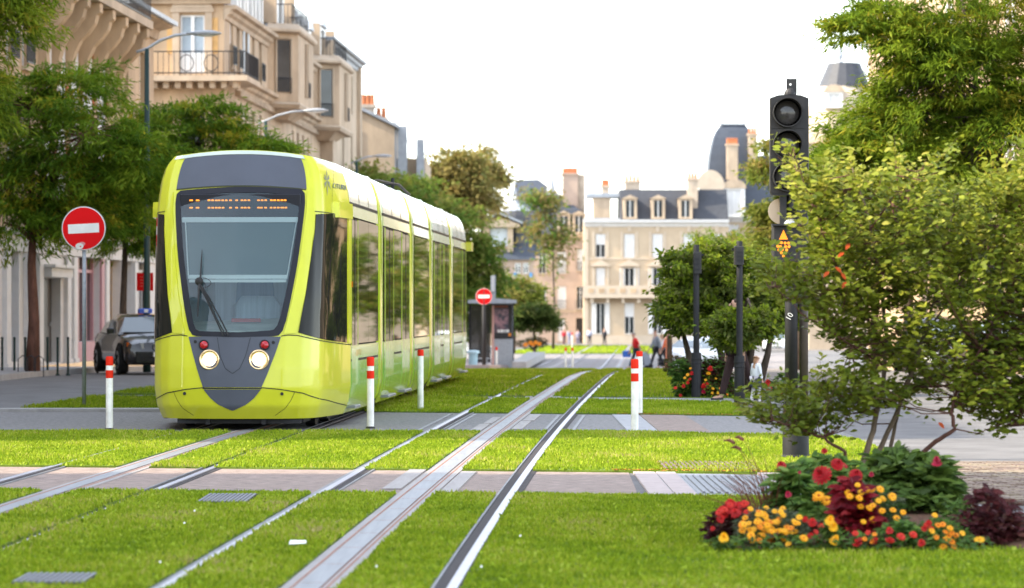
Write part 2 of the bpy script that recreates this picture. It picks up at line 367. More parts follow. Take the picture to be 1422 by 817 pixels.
# pavings: sheets a few millimetres apart
rowA = (lambda x: 27.4 - .2*x, lambda x: 31.6 - .2*x)        # pink crossing strip
def sheet(name, xl, xr, yn, yf, z, m, label=None, th=0.02, nu=4, nv=8):
    b = MB(); Slab(xl, xr, yn, yf).add(b, z, th, nu, nv); o = b.build(name, m); o['kind'] = 'structure'
    if label: o['label'] = label
    return o
pv = sheet('crossing_pavement', const(-16), lin((27, .98), (33, 1.06)), rowA[0], rowA[1], .0065, M['pink_paving'], 'pink rough paved crossing strip between the two lawns')
sheet('path', const(-18), const(3.9), lambda x: 41.5 - max(0, (x-1)*.6), lambda x: 48.9 - .35*x, .0065, M['asphalt_path'], 'grey asphalt footpath crossing the tracks in front of the tram')
sheet('narrow_path', const(-2.4), const(4.3), lambda x: 56.7 - .65*x, lambda x: 58.2 - .3*x, .0065, M['grey_slab'], 'narrow pale paved path between two far lawns')
sheet('far_crossing', const(-6), lin((107, 9), (232, 18)), const(107.0), const(232.0), .0065, M['pale_setts'], 'wide pale paved crossing beyond the lawn', nv=30)
sheet('corner_pavement', lin((19, 3.9), (22.5, 3.15), (25, 2.66), (27.4, 1.1), (31, 1.1)), lin((19, 9), (33, 9)), const(19.0), lambda x: 31.4 - .2*x - max(0, x - 2.4) * 4.2, .011, M['grey_slab'], 'grey corner pavement behind the flower bed', nu=10)
# slabs, ribbed tactile plate and drain grate at the right end of the crossing strip
def slab_piece(parent, name, x0, x1, y0, y1, z, m, th=.03, j=.006):
    b = MB(); c = []
    for (x, y) in ((x0+j, y0+j), (x1-j, y0+j), (x1-j, y1-j), (x0+j, y1-j)): c.append((x, y - .2*(x)))
    b.hexa([(x, y, z-th) for x, y in c] + [(x, y, z) for x, y in c])
    o = b.build(name, m, parent); o['kind'] = 'structure'; return o
for (x0, x1, y0, y1) in ((1.07, 1.27, 27.5, 29.6), (1.07, 1.27, 29.6, 31.6), (1.27, 1.45, 27.5, 29.6), (1.27, 1.45, 29.6, 31.6),
                         (2.16, 2.46, 28.4, 30.0), (2.16, 2.46, 30.0, 31.6), (2.46, 2.76, 28.6, 30.1), (2.46, 2.76, 30.1, 31.6)):
    slab_piece(pv, 'paving_slab', x0, x1, y0, y1, .018, M['pink_slab'])
tp = slab_piece(pv, 'tactile_plate', 1.46, 2.15, 28.05, 31.0, .014, M['tactile'])
tp['label'] = 'grey ribbed tactile plate in the pink crossing'
for k in range(11):
    x = 1.50 + k * .06
    b = MB(); c = [(x, 28.1), (x+.028, 28.1), (x+.028, 30.9), (x, 30.9)]
    b.loft([[(c[0][0], c[0][1]-.2*c[0][0], .0145), (c[0][0]+.006, c[0][1]-.2*x, .026), (c[1][0]-.006, c[1][1]-.2*x, .026), (c[1][0], c[1][1]-.2*x, .0145)],
            [(c[3][0], c[3][1]-.2*x, .0145), (c[3][0]+.006, c[3][1]-.2*x, .026), (c[2][0]-.006, c[2][1]-.2*x, .026), (c[2][0], c[2][1]-.2*x, .0145)]])
    b.build('rib', M['tactile'], tp)['kind'] = 'structure'
dg = thing('drain_grate', 'rusty brown ribbed drain grate at the edge of the sunlit lawn', 'drain grate', (0, 0, 0))
b = MB(); Slab(const(1.34), const(2.22), lambda x: 31.75-.2*x, lambda x: 33.5-.2*x).add(b, .03, .03, 2, 2); b.build('frame', M['rust'], dg)
for k in range(18):
    b = MB(); x = 1.37 + k*.047; b.box(x, x+.024, 31.85-.2*x, 33.4-.2*x, .0305, .040); b.build('grate_bar', M['sett_bed'], dg)
for (x0, x1, m) in ((1.37, 1.74, 'pink_slab'), (1.74, 2.35, 'pink_paving')):
    b = MB(); Slab(const(x0), const(x1-.01), lambda x: 41.6 - max(0, (x-1)*.6), lambda x: 48.75 - .35*x).add(b, .016, .02, 2, 2); o = b.build('paving_slab', M['grey_slab'] if x0 < 1.5 else M[m]); o['kind'] = 'structure'; o['label'] = 'pale slab at the foot of the white posts' if x0 < 1.5 else 'pinkish ribbed paving beside the pale slab'
# small setts of the corner pavement
cb = sheet('cobbled_pavement', const(2.8), lin((24, 7.5), (34, 7.5)), lambda x: 26.2, lambda x: 33.2, .016, M['sett_bed'], 'pinkish cobbled pavement corner beside the road')
sme = []
for k in range(6):
    b = MB(); q = [random.uniform(-.006, .006) for _ in range(8)]
    b.loft([[(-.072+q[0], -.072, 0), (.072, -.072+q[1], 0), (.072+q[2], .072, 0), (-.072, .072+q[3], 0)], [(-.066+q[0], -.066, .016), (.066, -.066+q[1], .018+q[4]), (.066+q[2], .066, .018), (-.066, .066+q[3], .016+q[5])]])
    sme.append(b.mesh('sett', mat('sett_%d' % k, tuple(c * (0.78 + .09*k) for c in (.20, .142 + .004*k, .112)), .8, var=.15, scale=9, bump=.3)))
cnt = 0; rest = MB()
for j in range(46):
    for i in range(30):
        x = 2.9 + i*.155 + (j % 2)*.07; y = 26.3 + j*.15
        if x > 7.3: continue
        vis = 711*y/F
        if 2.95 < x < vis + .05 and cnt < 290 and x > vis - 1.0:
            o = place(sme[random.randrange(6)], 'sett', cb, (x, y, .014 + random.uniform(0, .004)), (0, 0, random.choice((0, 1, 2, 3)) * math.pi/2 + random.uniform(-.03, .03))); o['kind'] = 'structure'; cnt += 1
        elif x > 3.0:
            rest.box(x-.07, x+.07, y-.068, y+.068, .010, .030 + random.uniform(0, .004))
rest.build('setts', sme[2].materials[0], cb)['kind'] = 'stuff'
# kerbs and left pavement
strip('kerb', const(-16.0), const(-4.9), 49.6, 50.2, .05, M['kerb'], th=.06, label='low stone kerb along the left lawn')
def fx(x0): return lambda y: x0 + .0434*y
strip('left_pavement', fx(-16.6), fx(-13.6), 30, 330, .12, M['grey_slab'], th=.13, step=6, label='raised pavement in front of the left shops')
strip('kerb', fx(-13.6), fx(-13.4), 30, 330, .125, M['kerb'], th=.14, step=6, label='kerb of the left pavement')
strip('right_pavement', lin((60, 12.5), (330, 30)), lin((60, 16.5), (330, 36)), 60, 330, .12, M['grey_slab'], th=.13, step=6, label='raised pavement along the right side of the street')

# tracks
def track(C, label, near=9.0, far=300.0, y_in=None):
    root = thing('tram_track', None, None); root['kind'] = 'structure'; root['label'] = label
    def piece(name, o0, o1, z, m, th=.02, par=root):
        b = MB(); strip_mb(b, off(C, o0), off(C, o1), near, far, z, th, 2.0); o = b.build(name, m, par); o['kind'] = 'structure'; return o
    bed = piece('track_bed', -1.05, 1.05, .0045, M['soil'], 0)
    for s in (-1, 1):
        c = .7525 * s; i = -s
        def q(a, b): a, b = c + i*a, c + i*b; return min(a, b), max(a, b)
        rl = piece('rail', *q(-.026, .030), .021, M['steel'])
        piece('groove', *q(.0301, .100), .0095, M['groove'], .004, rl)
        piece('keeper', *q(.100, .114), .018, M['steel_dull'], .015, rl)
        piece('rail_border', *q(-.075, -.0261), .012, M['groove'] if s > 0 else M['steel_dull'], .006, rl)
    pr = piece('power_rail', -.15, .15, .0125, M['aps'], .006)
    piece('contact_rail', -.062, .062, .020, M['aps_steel'], .008, pr)
    for a, b_ in ((-.098, -.088), (.088, .098), (.062, .067)):
        piece('joint_line', a, b_, .0145, M['rust'], .002, pr)
    b = MB()
    y = near
    while y < 120:
        b.box(C(y)-.061, C(y)+.061, y, y+.012, .0195, .0204); y += 1.375
    if C is CR: b.build('joint', M['rust'], pr)['kind'] = 'structure'
    return root
track(CR, 'right tram track with a pale centre power strip, empty')
track(CL, 'left tram track with the tram standing on it')
b = MB()
for (dx, y0, y1, w_) in ((-.30, 41.8, 44.2, .13), (-.27, 44.4, 47.0, .11), (.17, 42.4, 45.4, .13), (.18, 45.6, 48.3, .15), (.17, 56.9, 58.0, .12), (-.29, 57.2, 58.2, .12), (.17, 27.9, 31.4, .13), (-.32, 28.4, 31.8, .15)):
    b = MB(); strip_mb(b, off(CR, dx), off(CR, dx + w_), y0, y1, .0185, .012); o = b.build('concrete_pad', M['aps']); o['kind'] = 'structure'
    o['label'] = 'pale concrete pad beside the power strip'
for d in (-1, 1):
    for k, (a, c) in enumerate(((-.19, -.15), (.15, .19))):
        b = MB(); strip_mb(b, off(CR, d*.7525 + a), off(CR, d*.7525 + c), 41.7 + .3*d, 48.2 - .3*d, .0165, .01)
        o = b.build('steel_edge', M['steel_dull']); o['kind'] = 'structure'; o['label'] = 'thin steel edge strip beside a rail in the path'

# lawns: slabs between the rails
def gaps(y0, y1):
    e = []
    for C, (gl, gm, gr) in ((CL, ((-.008, .055), (-.15, .15), (-.075, .006))), (CR, ((-.075, .03), (-.155, .16), (-.118, .045)))):
        for c, (a, b_) in ((-.7525, gl), (0, gm), (.7525, gr)): e.append((off(C, c+a), off(C, c+b_)))
    return e
SLABS = []                                # (slab, row name)
def lawn_row(xl, xr, yn, yf, row, nv=8):
    b = MB(); edges = gaps(0, 0); L = xl
    for a, c in edges + [(xr, None)]:
        s = Slab(L, a, yn, yf); s.add(b, .022, .022, 3, nv); SLABS.append((s, row)); L = c
    return structure(b.build('lawn', M['lawn']), row)
lawn_row(const(-8.5), lin((9, 5), (20.5, 3.7), (22.5, 3.15), (25, 2.6), (27.6, 1.95)), const(11.0), rowA[0], 'near lawn in the foreground, cut by the rails')
lawn_row(const(-13), lin((31, 3.2), (34, 3.7), (36, 3.8), (38.9, 3.8), (41, 3.5)), rowA[1], lambda x: 41.5 - max(0, (x-1)*.6), 'sunlit lawn strip in front of the tram')
lawn_row(const(-5.6), const(3.35), lambda x: 48.9 - .35*x, lambda x: 56.7 - .65*x, 'short lawn strip beside the tram')
lawn_row(const(-5.2), lin((57, 4.15), (107, 4.85)), lambda x: 58.2 - .3*x, const(107.0), 'long far lawn beyond the narrow path', 20)
lawn_row(lin((232, -1), (300, 3.2)), lin((232, 14), (300, 18)), const(232.0), const(296.0), 'farthest lawn in front of the cream house', 12)
for (xl, xr, y0, y1, row) in ((-7.02, -4.95, 50.3, 57.4, 'left lawn around the foot of the no entry sign'), (-6.75, -5.2, 59.6, 64.0, 'small left lawn patch behind the tram')):
    b = MB(); s = Slab(lin((y0, xl), (y0+2, xl), (y1, xl + .25)), const(xr), const(y0), const(y1)); s.add(b, .03, .03); SLABS.append((s, row)); structure(b.build('lawn', M['lawn']), row)
# inspection covers in the near lawn, a scrap of paper
COVERS = []
for (px0, px1, py0, py1, lab) in ((272, 342, 692, 704, 'small grey ribbed cover plate sunk in the lawn near the crossing'), (14, 116, 805, 819, 'ribbed cover plate at the lower left corner of the near lawn')):
    a = G(px0, py1); c = G(px1, py0); x0, x1, y0, y1 = a.x, a.x + (px1-px0)*a.y/F, a.y, c.y
    t = thing('cover_plate', lab, 'cover plate', ((x0+x1)/2, (y0+y1)/2, .0)); hx, hy = (x1-x0)/2, (y1-y0)/2
    b = MB(); b.box(-hx, hx, -hy, hy, .02, .034); b.build('plate', M['groove'], t)
    n = 12
    for k in range(n):
        b = MB(); x = -hx + (k+.2)*2*hx/n; b.box(x, x + hx/n, -hy*.94, hy*.94, .0345, .041); b.build('rib', M['tactile'], t)
    COVERS.append((x0-.02, x1+.02, y0-.05, y1+.10))
p0 = G(413, 766); b = MB()
b.loft([[(-.05, -.05, .045), (.055, -.04, .05), (.05, .06, .06), (-.045, .05, .062)], [(-.05, -.05, .048), (.055, -.04, .054), (.05, .06, .064), (-.045, .05, .066)]])
b.xform(Matrix.Translation(p0)); tag(b.build('paper_scrap', M['white']), 'small white scrap of paper lying on the near lawn', 'paper')

# grass blades, one object for each lawn row
def grass_for(rows, dens, hmin, hmax, wid, pal, name_label, seglen=3, lean=.35, ymin=0):
    Vs, Fs, Cs, base = [], [], [], 0
    for s, row in SLABS:
        if row != rows: continue
        n = int(s.area() * dens)
        if n < 1: continue
        g = 24; grid = np.array([[s.at(i/g, j/g) for i in range(g+1)] for j in range(g+1)])      # (v,u,2)
        u = NP.random(n)*g; v = NP.random(n)*g; iu = np.minimum(u.astype(int), g-1); iv = np.minimum(v.astype(int), g-1); fu = (u-iu)[:,None]; fv_ = (v-iv)[:,None]
        p = grid[iv,iu]*(1-fu)*(1-fv_) + grid[iv,iu+1]*fu*(1-fv_) + grid[iv+1,iu]*(1-fu)*fv_ + grid[iv+1,iu+1]*fu*fv_
        x, y = p[:,0], p[:,1]
        ok = (np.abs(x) < y*.1451*1.12 + .6) & (y > ymin)
        for c in COVERS: ok &= ~((x > c[0]) & (x < c[1]) & (y > c[2]) & (y < c[3]))
        x, y = x[ok], y[ok]; n = len(x)
        if n < 1: continue
        z = np.interp(y, [a for a, _ in _py], [b_ for _, b_ in _py]) + .018
        yaw = NP.random(n)*2*np.pi; hgt = hmin + (hmax-hmin)*NP.random(n)**1.4
        patch = .5 + .5*np.sin(x*2.1 + 1.3*np.sin(y*.9))*np.sin(y*1.1 + 1.7*np.sin(x*1.3))
        hgt *= .75 + .5*patch
        la = NP.random(n)*2*np.pi; ll = hgt*lean*(.3 + 1.2*NP.random(n)); w_ = wid*(.6 + .8*NP.random(n))
        dx, dy = np.cos(yaw)*w_/2, np.sin(yaw)*w_/2; lx, ly = np.cos(la)*ll, np.sin(la)*ll
        V = np.zeros((n, 5, 3))
        V[:,0] = np.stack([x-dx, y-dy, z], 1); V[:,1] = np.stack([x+dx, y+dy, z], 1)
        V[:,2] = np.stack([x+dx*.8+lx*.35, y+dy*.8+ly*.35, z+hgt*.6], 1); V[:,3] = np.stack([x-dx*.8+lx*.35, y-dy*.8+ly*.35, z+hgt*.6], 1)
        V[:,4] = np.stack([x+lx, y+ly, z+hgt], 1)
        ids = base + np.arange(n)[:,None]*5
        Fs.append(np.concatenate([ids+[0,1,2], ids+[0,2,3], ids+[3,2,4]], 0)); base += n*5
        big = .5 + .5*np.sin(x*5.3+2*np.sin(y*3.1))*np.sin(y*4.3+x*1.7)
        pi = (NP.random(n)*.45 + patch*.3 + big*.3 + NP.normal(0, .12, n) - .02).clip(0, .999)*len(pal)
        c = np.array(pal)[pi.astype(int)]*(.8 + .4*NP.random(n))[:,None]
        dry = (big*patch + NP.normal(0, .10, n)) > .92
        c[dry] = np.array([.40, .34, .13])*(.7 + .5*NP.random(int(dry.sum())))[:, None]
        Vs.append(V.reshape(-1, 3)); Cs.append(np.repeat(c, 5, 0))
    me = mesh_np('grass', np.concatenate(Vs), np.concatenate(Fs), M['blade'], np.concatenate(Cs))
    o = bpy.data.objects.new('grass', me); COL.objects.link(o); o['kind'] = 'stuff'; o['label'] = name_label
PALG = [(.115,.19,.010), (.17,.255,.012), (.23,.32,.014), (.285,.365,.02), (.345,.39,.035), (.42,.39,.10)]
grass_for('near lawn in the foreground, cut by the rails', 3000, .014, .042, .0105, PALG, 'mown green grass of the near lawn', ymin=15.5)
grass_for('sunlit lawn strip in front of the tram', 1500, .02, .045, .010, PALG, 'bright sunlit grass of the strip before the tram')
grass_for('short lawn strip beside the tram', 900, .025, .05, .014, PALG, 'short grass beside the tram')
grass_for('long far lawn beyond the narrow path', 330, .03, .065, .022, PALG, 'grass of the long far lawn')
grass_for('farthest lawn in front of the cream house', 12, .05, .12, .10, PALG, 'grass of the farthest lawn')
grass_for('left lawn around the foot of the no entry sign', 900, .03, .07, .014, PALG, 'grass around the foot of the no entry sign')
grass_for('small left lawn patch behind the tram', 700, .03, .07, .016, PALG, 'grass of the small left lawn patch')

def clover(row, dens, lab):
    grass_for(row, dens, .012, .040, .030, [(.16,.25,.012), (.22,.32,.016), (.30,.40,.03), (.36,.44,.05), (.12,.20,.012)], lab, lean=.9, ymin=15.5)
clover('near lawn in the foreground, cut by the rails', 330, 'broad clover leaves mixed into the near lawn')
clover('sunlit lawn strip in front of the tram', 160, 'broad clover leaves mixed into the sunlit lawn strip')
# ------------------------------------------------------------------ the tram
TN = Vector((-3.318, 41.9, 0.0)); TD = Vector((.0434, 1, 0)).normalized(); TR = Vector((TD.y, -TD.x, 0))
tram = thing('tram', 'lime yellow tram with a dark windscreen and lit headlamps on the left track', 'tram', TN, math.atan2(-TD.x, TD.y))
# local axes: +x to the right of the picture, +y towards the rear, z up; the nose stands at y = 0
ZLO, SIDE0, SLEN = 0.15, 2.30, 30.4
SP = [(0, 0), (.3, .02), (.6, .08), (.8, .19), (.9, .30), (1.0, .52), (1.07, .95), (1.13, 1.45), (1.2, 2.30)]
WZ = [(.15, 1.10), (.30, 1.17), (.5, 1.2), (2.6, 1.2), (2.8, 1.185), (3.0, 1.155), (3.14, 1.11), (3.22, 1.06), (3.28, 1.0)]
SZ = [(.15, .14), (.3, .03), (.5, 0), (.75, .015), (1.14, .10), (1.6, .22), (2.2, .44), (2.6, .62), (2.95, .80), (3.28, .98)]
def _i(t, tab): return float(np.interp(t, [a for a, _ in tab], [c for _, c in tab]))
def ztop(q): return 3.28 + .11 * (1 - q*q)
def S(q, t):                              # point of the front shell; q -1..1 across, t 0..1 up
    zn = ZLO + t * (3.28 - ZLO)
    vq = 1.2 * abs(q)
    return Vector((q * _i(zn, WZ), _i(vq, SP) + _i(zn, SZ) * (1 - abs(q)**4), ZLO + t * (ztop(q) - ZLO)))
def Sn(q, t, o):
    e = 1e-3
    a = S(min(q+e, 1), t) - S(max(q-e, -1), t); c = S(q, min(t+e, 1)) - S(q, max(t-e, 0))
    n = a.cross(c)
    n = n.normalized() if n.length > 1e-12 else Vector((0, -1, 0))
    if n.y > 0.3: n = -n
    return S(q, t) + n * o
def proj(p):
    g = TN + TR * p.x + TD * p.y; return 711 + g.x * F / g.y, 428 + (H - p.z) * F / g.y
def QT(px, py):                           # shell parameters seen at a photo pixel
    q, t = 0.0, .5
    for _ in range(14):
        lo, hi = -.90, 1.0
        for _ in range(26):
            m = (lo+hi)/2
            if proj(S(m, t))[0] < px: lo = m
            else: hi = m
        q = lo; lo, hi = 0.0, 1.0
        for _ in range(26):
            m = (lo+hi)/2
            if proj(S(q, m))[1] > py: lo = m
            else: hi = m
        t = lo
    return q, t
def densify(pts, n):
    d = [0]
    for a, c in zip(pts[:-1], pts[1:]): d.append(d[-1] + math.hypot(c[0]-a[0], c[1]-a[1]))
    return [(float(np.interp(d[-1]*k/n, d, [p[0] for p in pts])), float(np.interp(d[-1]*k/n, d, [p[1] for p in pts]))) for k in range(n+1)]
def patch(name, L_, R_, m, o, nr=14, nc=10, par=tram, th=.006, mir=False):   # between two pixel polylines running top to bottom
    A, C = densify([QT(*p) for p in L_], nr), densify([QT(*p) for p in R_], nr)
    return qpatch(name, A, C, m, o, nr, nc, par, th, mir)
def qpatch(name, A, C, m, o, nr, nc, par=tram, th=.006, mir=False):
    b = MB(); sg = -1 if mir else 1
    def grid(of): return [[b.vert((lambda p: (p.x*sg, p.y, p.z))(Sn(A[j][0]*(1-i/nc)+C[j][0]*i/nc, A[j][1]*(1-i/nc)+C[j][1]*i/nc, of))) for i in range(nc+1)] for j in range(nr+1)]
    g = grid(o)
    for j in range(nr):
        for i in range(nc): b.face(g[j][i], g[j][i+1], g[j+1][i+1], g[j+1][i])
    rim = g[0][:] + [g[j][nc] for j in range(1, nr+1)] + g[nr][nc-1::-1] + [g[j][0] for j in range(nr-1, 0, -1)]
    g2 = grid(o - th); rim2 = g2[0][:] + [g2[j][nc] for j in range(1, nr+1)] + g2[nr][nc-1::-1] + [g2[j][0] for j in range(nr-1, 0, -1)]
    for k in range(len(rim)): b.face(rim[k], rim2[k], rim2[(k+1)%len(rim)], rim[(k+1)%len(rim)])
    ob = b.build(name, m, par); auto_smooth(ob.data, 50); return ob
def smooth_closed(pts, n, r=2):
    pts = densify(pts + [pts[0]], n)[:-1]
    for _ in range(r): pts = [((pts[k-1][0]+2*pts[k][0]+pts[(k+1)%len(pts)][0])/4, (pts[k-1][1]+2*pts[k][1]+pts[(k+1)%len(pts)][1])/4) for k in range(len(pts))]
    return pts
def ring(name, O, I, m, o, par=tram, th=.02, sub=3):
    b = MB(); n = len(O); rows = []
    for j in range(sub+1):
        rows.append([b.vert(Sn(O[k][0]*(1-j/sub)+I[k][0]*j/sub, O[k][1]*(1-j/sub)+I[k][1]*j/sub, o)) for k in range(n)])
    rows = [[b.vert(Sn(*O[k], o-th)) for k in range(n)]] + rows + [[b.vert(Sn(*I[k], o-th)) for k in range(n)]]
    for a, c in zip(rows[:-1], rows[1:]):
        for k in range(n): b.face(a[k], a[(k+1)%n], c[(k+1)%n], c[k])
    ob = b.build(name, m, par); auto_smooth(ob.data, 50); return ob

# outlines traced as front-view pixels, turned into shell parameters
w_out = [(244, 266), (290, 262), (335, 260), (380, 261), (425, 264), (422, 300), (415, 355), (405, 410), (392, 467), (330, 469), (263, 467), (254, 410), (247, 355), (244, 300)]
w_in = [(251.5, 273), (292, 269.5), (335, 268), (380, 269), (416, 274), (414, 305), (407, 355), (397, 408), (384.5, 459), (330, 462), (269.5, 460), (262, 408), (255, 355), (251.5, 305)]
NW = 72
WO = densify([QT(*p) for p in w_out] + [QT(*w_out[0])], NW)[:-1]; WI = densify([QT(*p) for p in w_in] + [QT(*w_in[0])], NW)[:-1]
def sm(P): return [((P[k-1][0]+2*P[k][0]+P[(k+1)%NW][0])/4, (P[k-1][1]+2*P[k][1]+P[(k+1)%NW][1])/4) for k in range(NW)]
WI = sm(WI); WO = sm(WO)
def inside(p, poly):
    c = False; n = len(poly)
    for k in range(n):
        x1, y1 = poly[k]; x2, y2 = poly[(k+1) % n]
        if (y1 > p[1]) != (y2 > p[1]) and p[0] < (x2-x1)*(p[1]-y1)/(y2-y1+1e-12)+x1: c = not c
    return c
MID = [((a[0]*.5+c[0]*.5), (a[1]*.5+c[1]*.5)) for a, c in zip(WO, WI)]
# yellow front shell with an opening for the windscreen, plus the roof cap behind it
QN, TNn = 88, 110
qs = [math.copysign(abs(-1+2*i/QN)**.8, -1+2*i/QN) for i in range(QN+1)]; ts = [j/TNn for j in range(TNn+1)]
b = MB(); g = [[b.vert(S(q, t)) for q in qs] for t in ts]
for j in range(TNn):
    for i in range(QN):
        if not inside(((qs[i]+qs[i+1])/2, (ts[j]+ts[j+1])/2), MID): b.face(g[j][i], g[j][i+1], g[j+1][i+1], g[j+1][i])
ob = b.build('cab_shell', M['lime'], tram, fix=False); auto_smooth(ob.data, 40)
cs = ob
b = MB(); cap = []
for k in range(9):
    f = k/8; cap.append([b.vert((lambda p: (p.x, p.y*(1-f) + SIDE0*f, p.z))(S(q, 1))) for q in qs])
for a, c in zip(cap[:-1], cap[1:]):
    for i in range(QN): b.face(a[i], a[i+1], c[i+1], c[i])
ob = b.build('cab_roof', M['roof_shell'], tram, fix=False); auto_smooth(ob.data, 40)
ring('windscreen_frame', WO, WI, M['tram_frame'], .010)
b = MB(); ctr = b.vert(Sn(0.0, .62, .004)); rows = []
for f in (0, .25, .5, .75):
    rows.append([b.vert(Sn(p[0]*(1-f), p[1]*(1-f)+.62*f, .004)) for p in WI])
for a, c in zip(rows[:-1], rows[1:]):
    for k in range(NW): b.face(a[k], a[(k+1)%NW], c[(k+1)%NW], c[k])
for k in range(NW): b.face(rows[-1][k], rows[-1][(k+1)%NW], ctr)
ob = b.build('windscreen', M['windscreen'], tram, smooth=True)
# dark panel over the windscreen, grey nose, chin
qa, ta = QT(245, 263); qb, tb = QT(425.5, 263)
qpatch('roof_panel', [(qa, .982 + (ta-.982)*k/6) for k in range(7)], [(qb, .982 + (tb-.982)*k/6) for k in range(7)], M['tram_grey'], .008, 6, 24)
qpatch('roof_edge', [(qa - .12, .9965), (qa - .12, .983)], [(qb + .05, .9965), (qb + .05, .983)], M['roof_shell'], .012, 1, 24, th=.012)
patch('roof_panel_seam', [(245, 263.2), (245, 264.6)], [(425, 263.2), (425, 264.6)], M['seam'], .006, 1, 24)
noseL = [(262, 468), (268, 492), (276, 520), (282, 538)]; noseR = [(390, 468), (382, 492), (371, 520), (363, 538)]
nose = patch('nose_panel', noseL, noseR, M['tram_grey'], .008, 10, 14)
patch('nose_flap', [(309, 540), (309.4, 560), (309.9, 570)] if False else [(283, 541), (291, 552), (303, 562), (322, 570)], [(362, 541), (354, 552), (342, 562), (324, 570)], M['tram_grey'], .008, 8, 12)
patch('nose_gap', [(281, 538.6), (281.6, 540.4)], [(363.6, 538.6), (363, 540.4)], M['tram_dark'], .005, 1, 12)
def line(name, pts, wd, m, o=.004, par=tram, n=40, mir=False):   # a narrow seam along a pixel polyline
    for sg in ((1, -1) if mir else (1,)):
        Q = densify([QT(*p) for p in pts], n); b = MB()
        c = [Sn(q, t, o) for q, t in Q]; up = []
        prev = None
        for k, p in enumerate(c):
            d = (c[min(k+1, n)] - c[max(k-1, 0)]).normalized(); nn = (Sn(*Q[k], o+.01) - p).normalized(); s_ = d.cross(nn).normalized() * wd/2
            cur = (b.vert(((p-s_).x*sg, (p-s_).y, (p-s_).z)), b.vert(((p+s_).x*sg, (p+s_).y, (p+s_).z)))
            if prev: b.face(prev[0], prev[1], cur[1], cur[0])
            prev = cur
        b.build(name, m, par)
line('seam', [(390, 467), (400, 465.5), (413, 466), (440, 472), (470, 477), (488, 479)], .012, M['seam'], mir=True)
line('seam', [(363, 538.5), (390, 541), (420, 546), (455, 556), (488, 563)], .012, M['seam'], mir=True)
line('seam', [(409, 545), (404, 556), (395, 568), (382, 577)], .006, M['seam'], mir=True)
line('seam', [(302, 469), (306, 495), (313, 512), (323, 519), (333, 512), (341, 495), (348, 469)], .006, M['tram_dark'], .011, nose)
line('seam', [(427, 293), (445, 294.5), (470, 298)], .012, M['seam'], mir=True)
line('seam', [(461, 231), (461, 262), (460, 296)], .006, M['seam'], mir=True)
# edges of the bright pillars: a second, slightly raised moulding each side of the windscreen
pil = [[(426.5, 266), (424, 305), (417, 356), (407, 410), (394, 464)], [(437, 296), (436, 306), (431, 356), (423, 410), (411, 463)]]
for mr in (False, True):
    patch('pillar', *pil, M['lime'], .012, 20, 4, mir=mr, th=.012)
# cab side windows, right one traced, left one its mirror image
for mr in (False, True):
    ws = patch('cab_side_window', [(438, 298), (437, 320), (432, 356), (424, 410), (414, 462)], [(481, 298.5), (481, 340), (481, 400), (481, 440), (481, 476)], M['cab_glass'], .010, 18, 14, mir=mr)
    patch('marker_light', [(487.3, 391), (487.3, 399)], [(489.8, 391), (489.8, 399)], M['amber_lens'], .03, 3, 3, mir=mr, th=.03)
# mirror camera boxes under the shoulder
for sg in (1, -1):
    b = MB(); b.loft([[(sg*x, y, z) for x, y, z in ((1.0, 1.25, 2.58), (1.15, 1.35, 2.58), (1.235, 2.25, 2.58), (1.15, 2.27, 2.58))], [(sg*x, y, z) for x, y, z in ((1.0, 1.25, 2.66), (1.15, 1.35, 2.68), (1.235, 2.25, 2.68), (1.15, 2.27, 2.7))],
                      [(sg*x, y, z) for x, y, z in ((.98, 1.27, 2.77), (1.145, 1.37, 2.77), (1.23, 2.25, 2.77), (1.13, 2.27, 2.77))]])
    b.build('mirror_housing', M['lime'], tram)
# lamps on the nose
def at_px(px, py, o=0.0): return Sn(*QT(px, py), o)
for px in (291, 359.5):
    c = at_px(px, 500, .012); b = MB(); b.lathe([(.122, 0), (.122, .012), (.110, .020), (.092, .004), (.001, .002)], n=28)
    b.xform(Matrix.Translation(c) @ Matrix.Rotation(R(88), 4, 'X')); h = b.build('headlamp', M['lamp_rim'], tram, smooth=True)
    b = MB(); b.lathe([(.078, .004), (.074, .02), (.045, .034), (.001, .04)], n=24); b.xform(Matrix.Translation(c) @ Matrix.Rotation(R(88), 4, 'X')); b.build('lens', M['lamp_lit'], h, smooth=True)
for px in (283.5, 367.5):
    c = at_px(px, 479.5, .010); b = MB(); b.lathe([(.063, 0), (.063, .012), (.05, .014), (.05, .004)], n=24); b.xform(Matrix.Translation(c) @ Matrix.Rotation(R(82), 4, 'X')); h = b.build('tail_lamp', M['tram_dark'], tram, smooth=True)
    b = MB(); b.lathe([(.05, .002), (.046, .016), (.025, .026), (.001, .03)], n=20); b.xform(Matrix.Translation(c) @ Matrix.Rotation(R(82), 4, 'X')); b.build('lens', M['red_lens'], h, smooth=True)
for px, py in ((271.5, 475), (379.5, 476), (256.5, 546.5), (391.5, 547)):
    c = at_px(px, py, .008); b = MB(); b.lathe([(.02, 0), (.02, .006), (.001, .006)], n=12); b.xform(Matrix.Translation(c) @ Matrix.Rotation(R(85), 4, 'X')); b.build('socket', M['tram_dark'], tram)
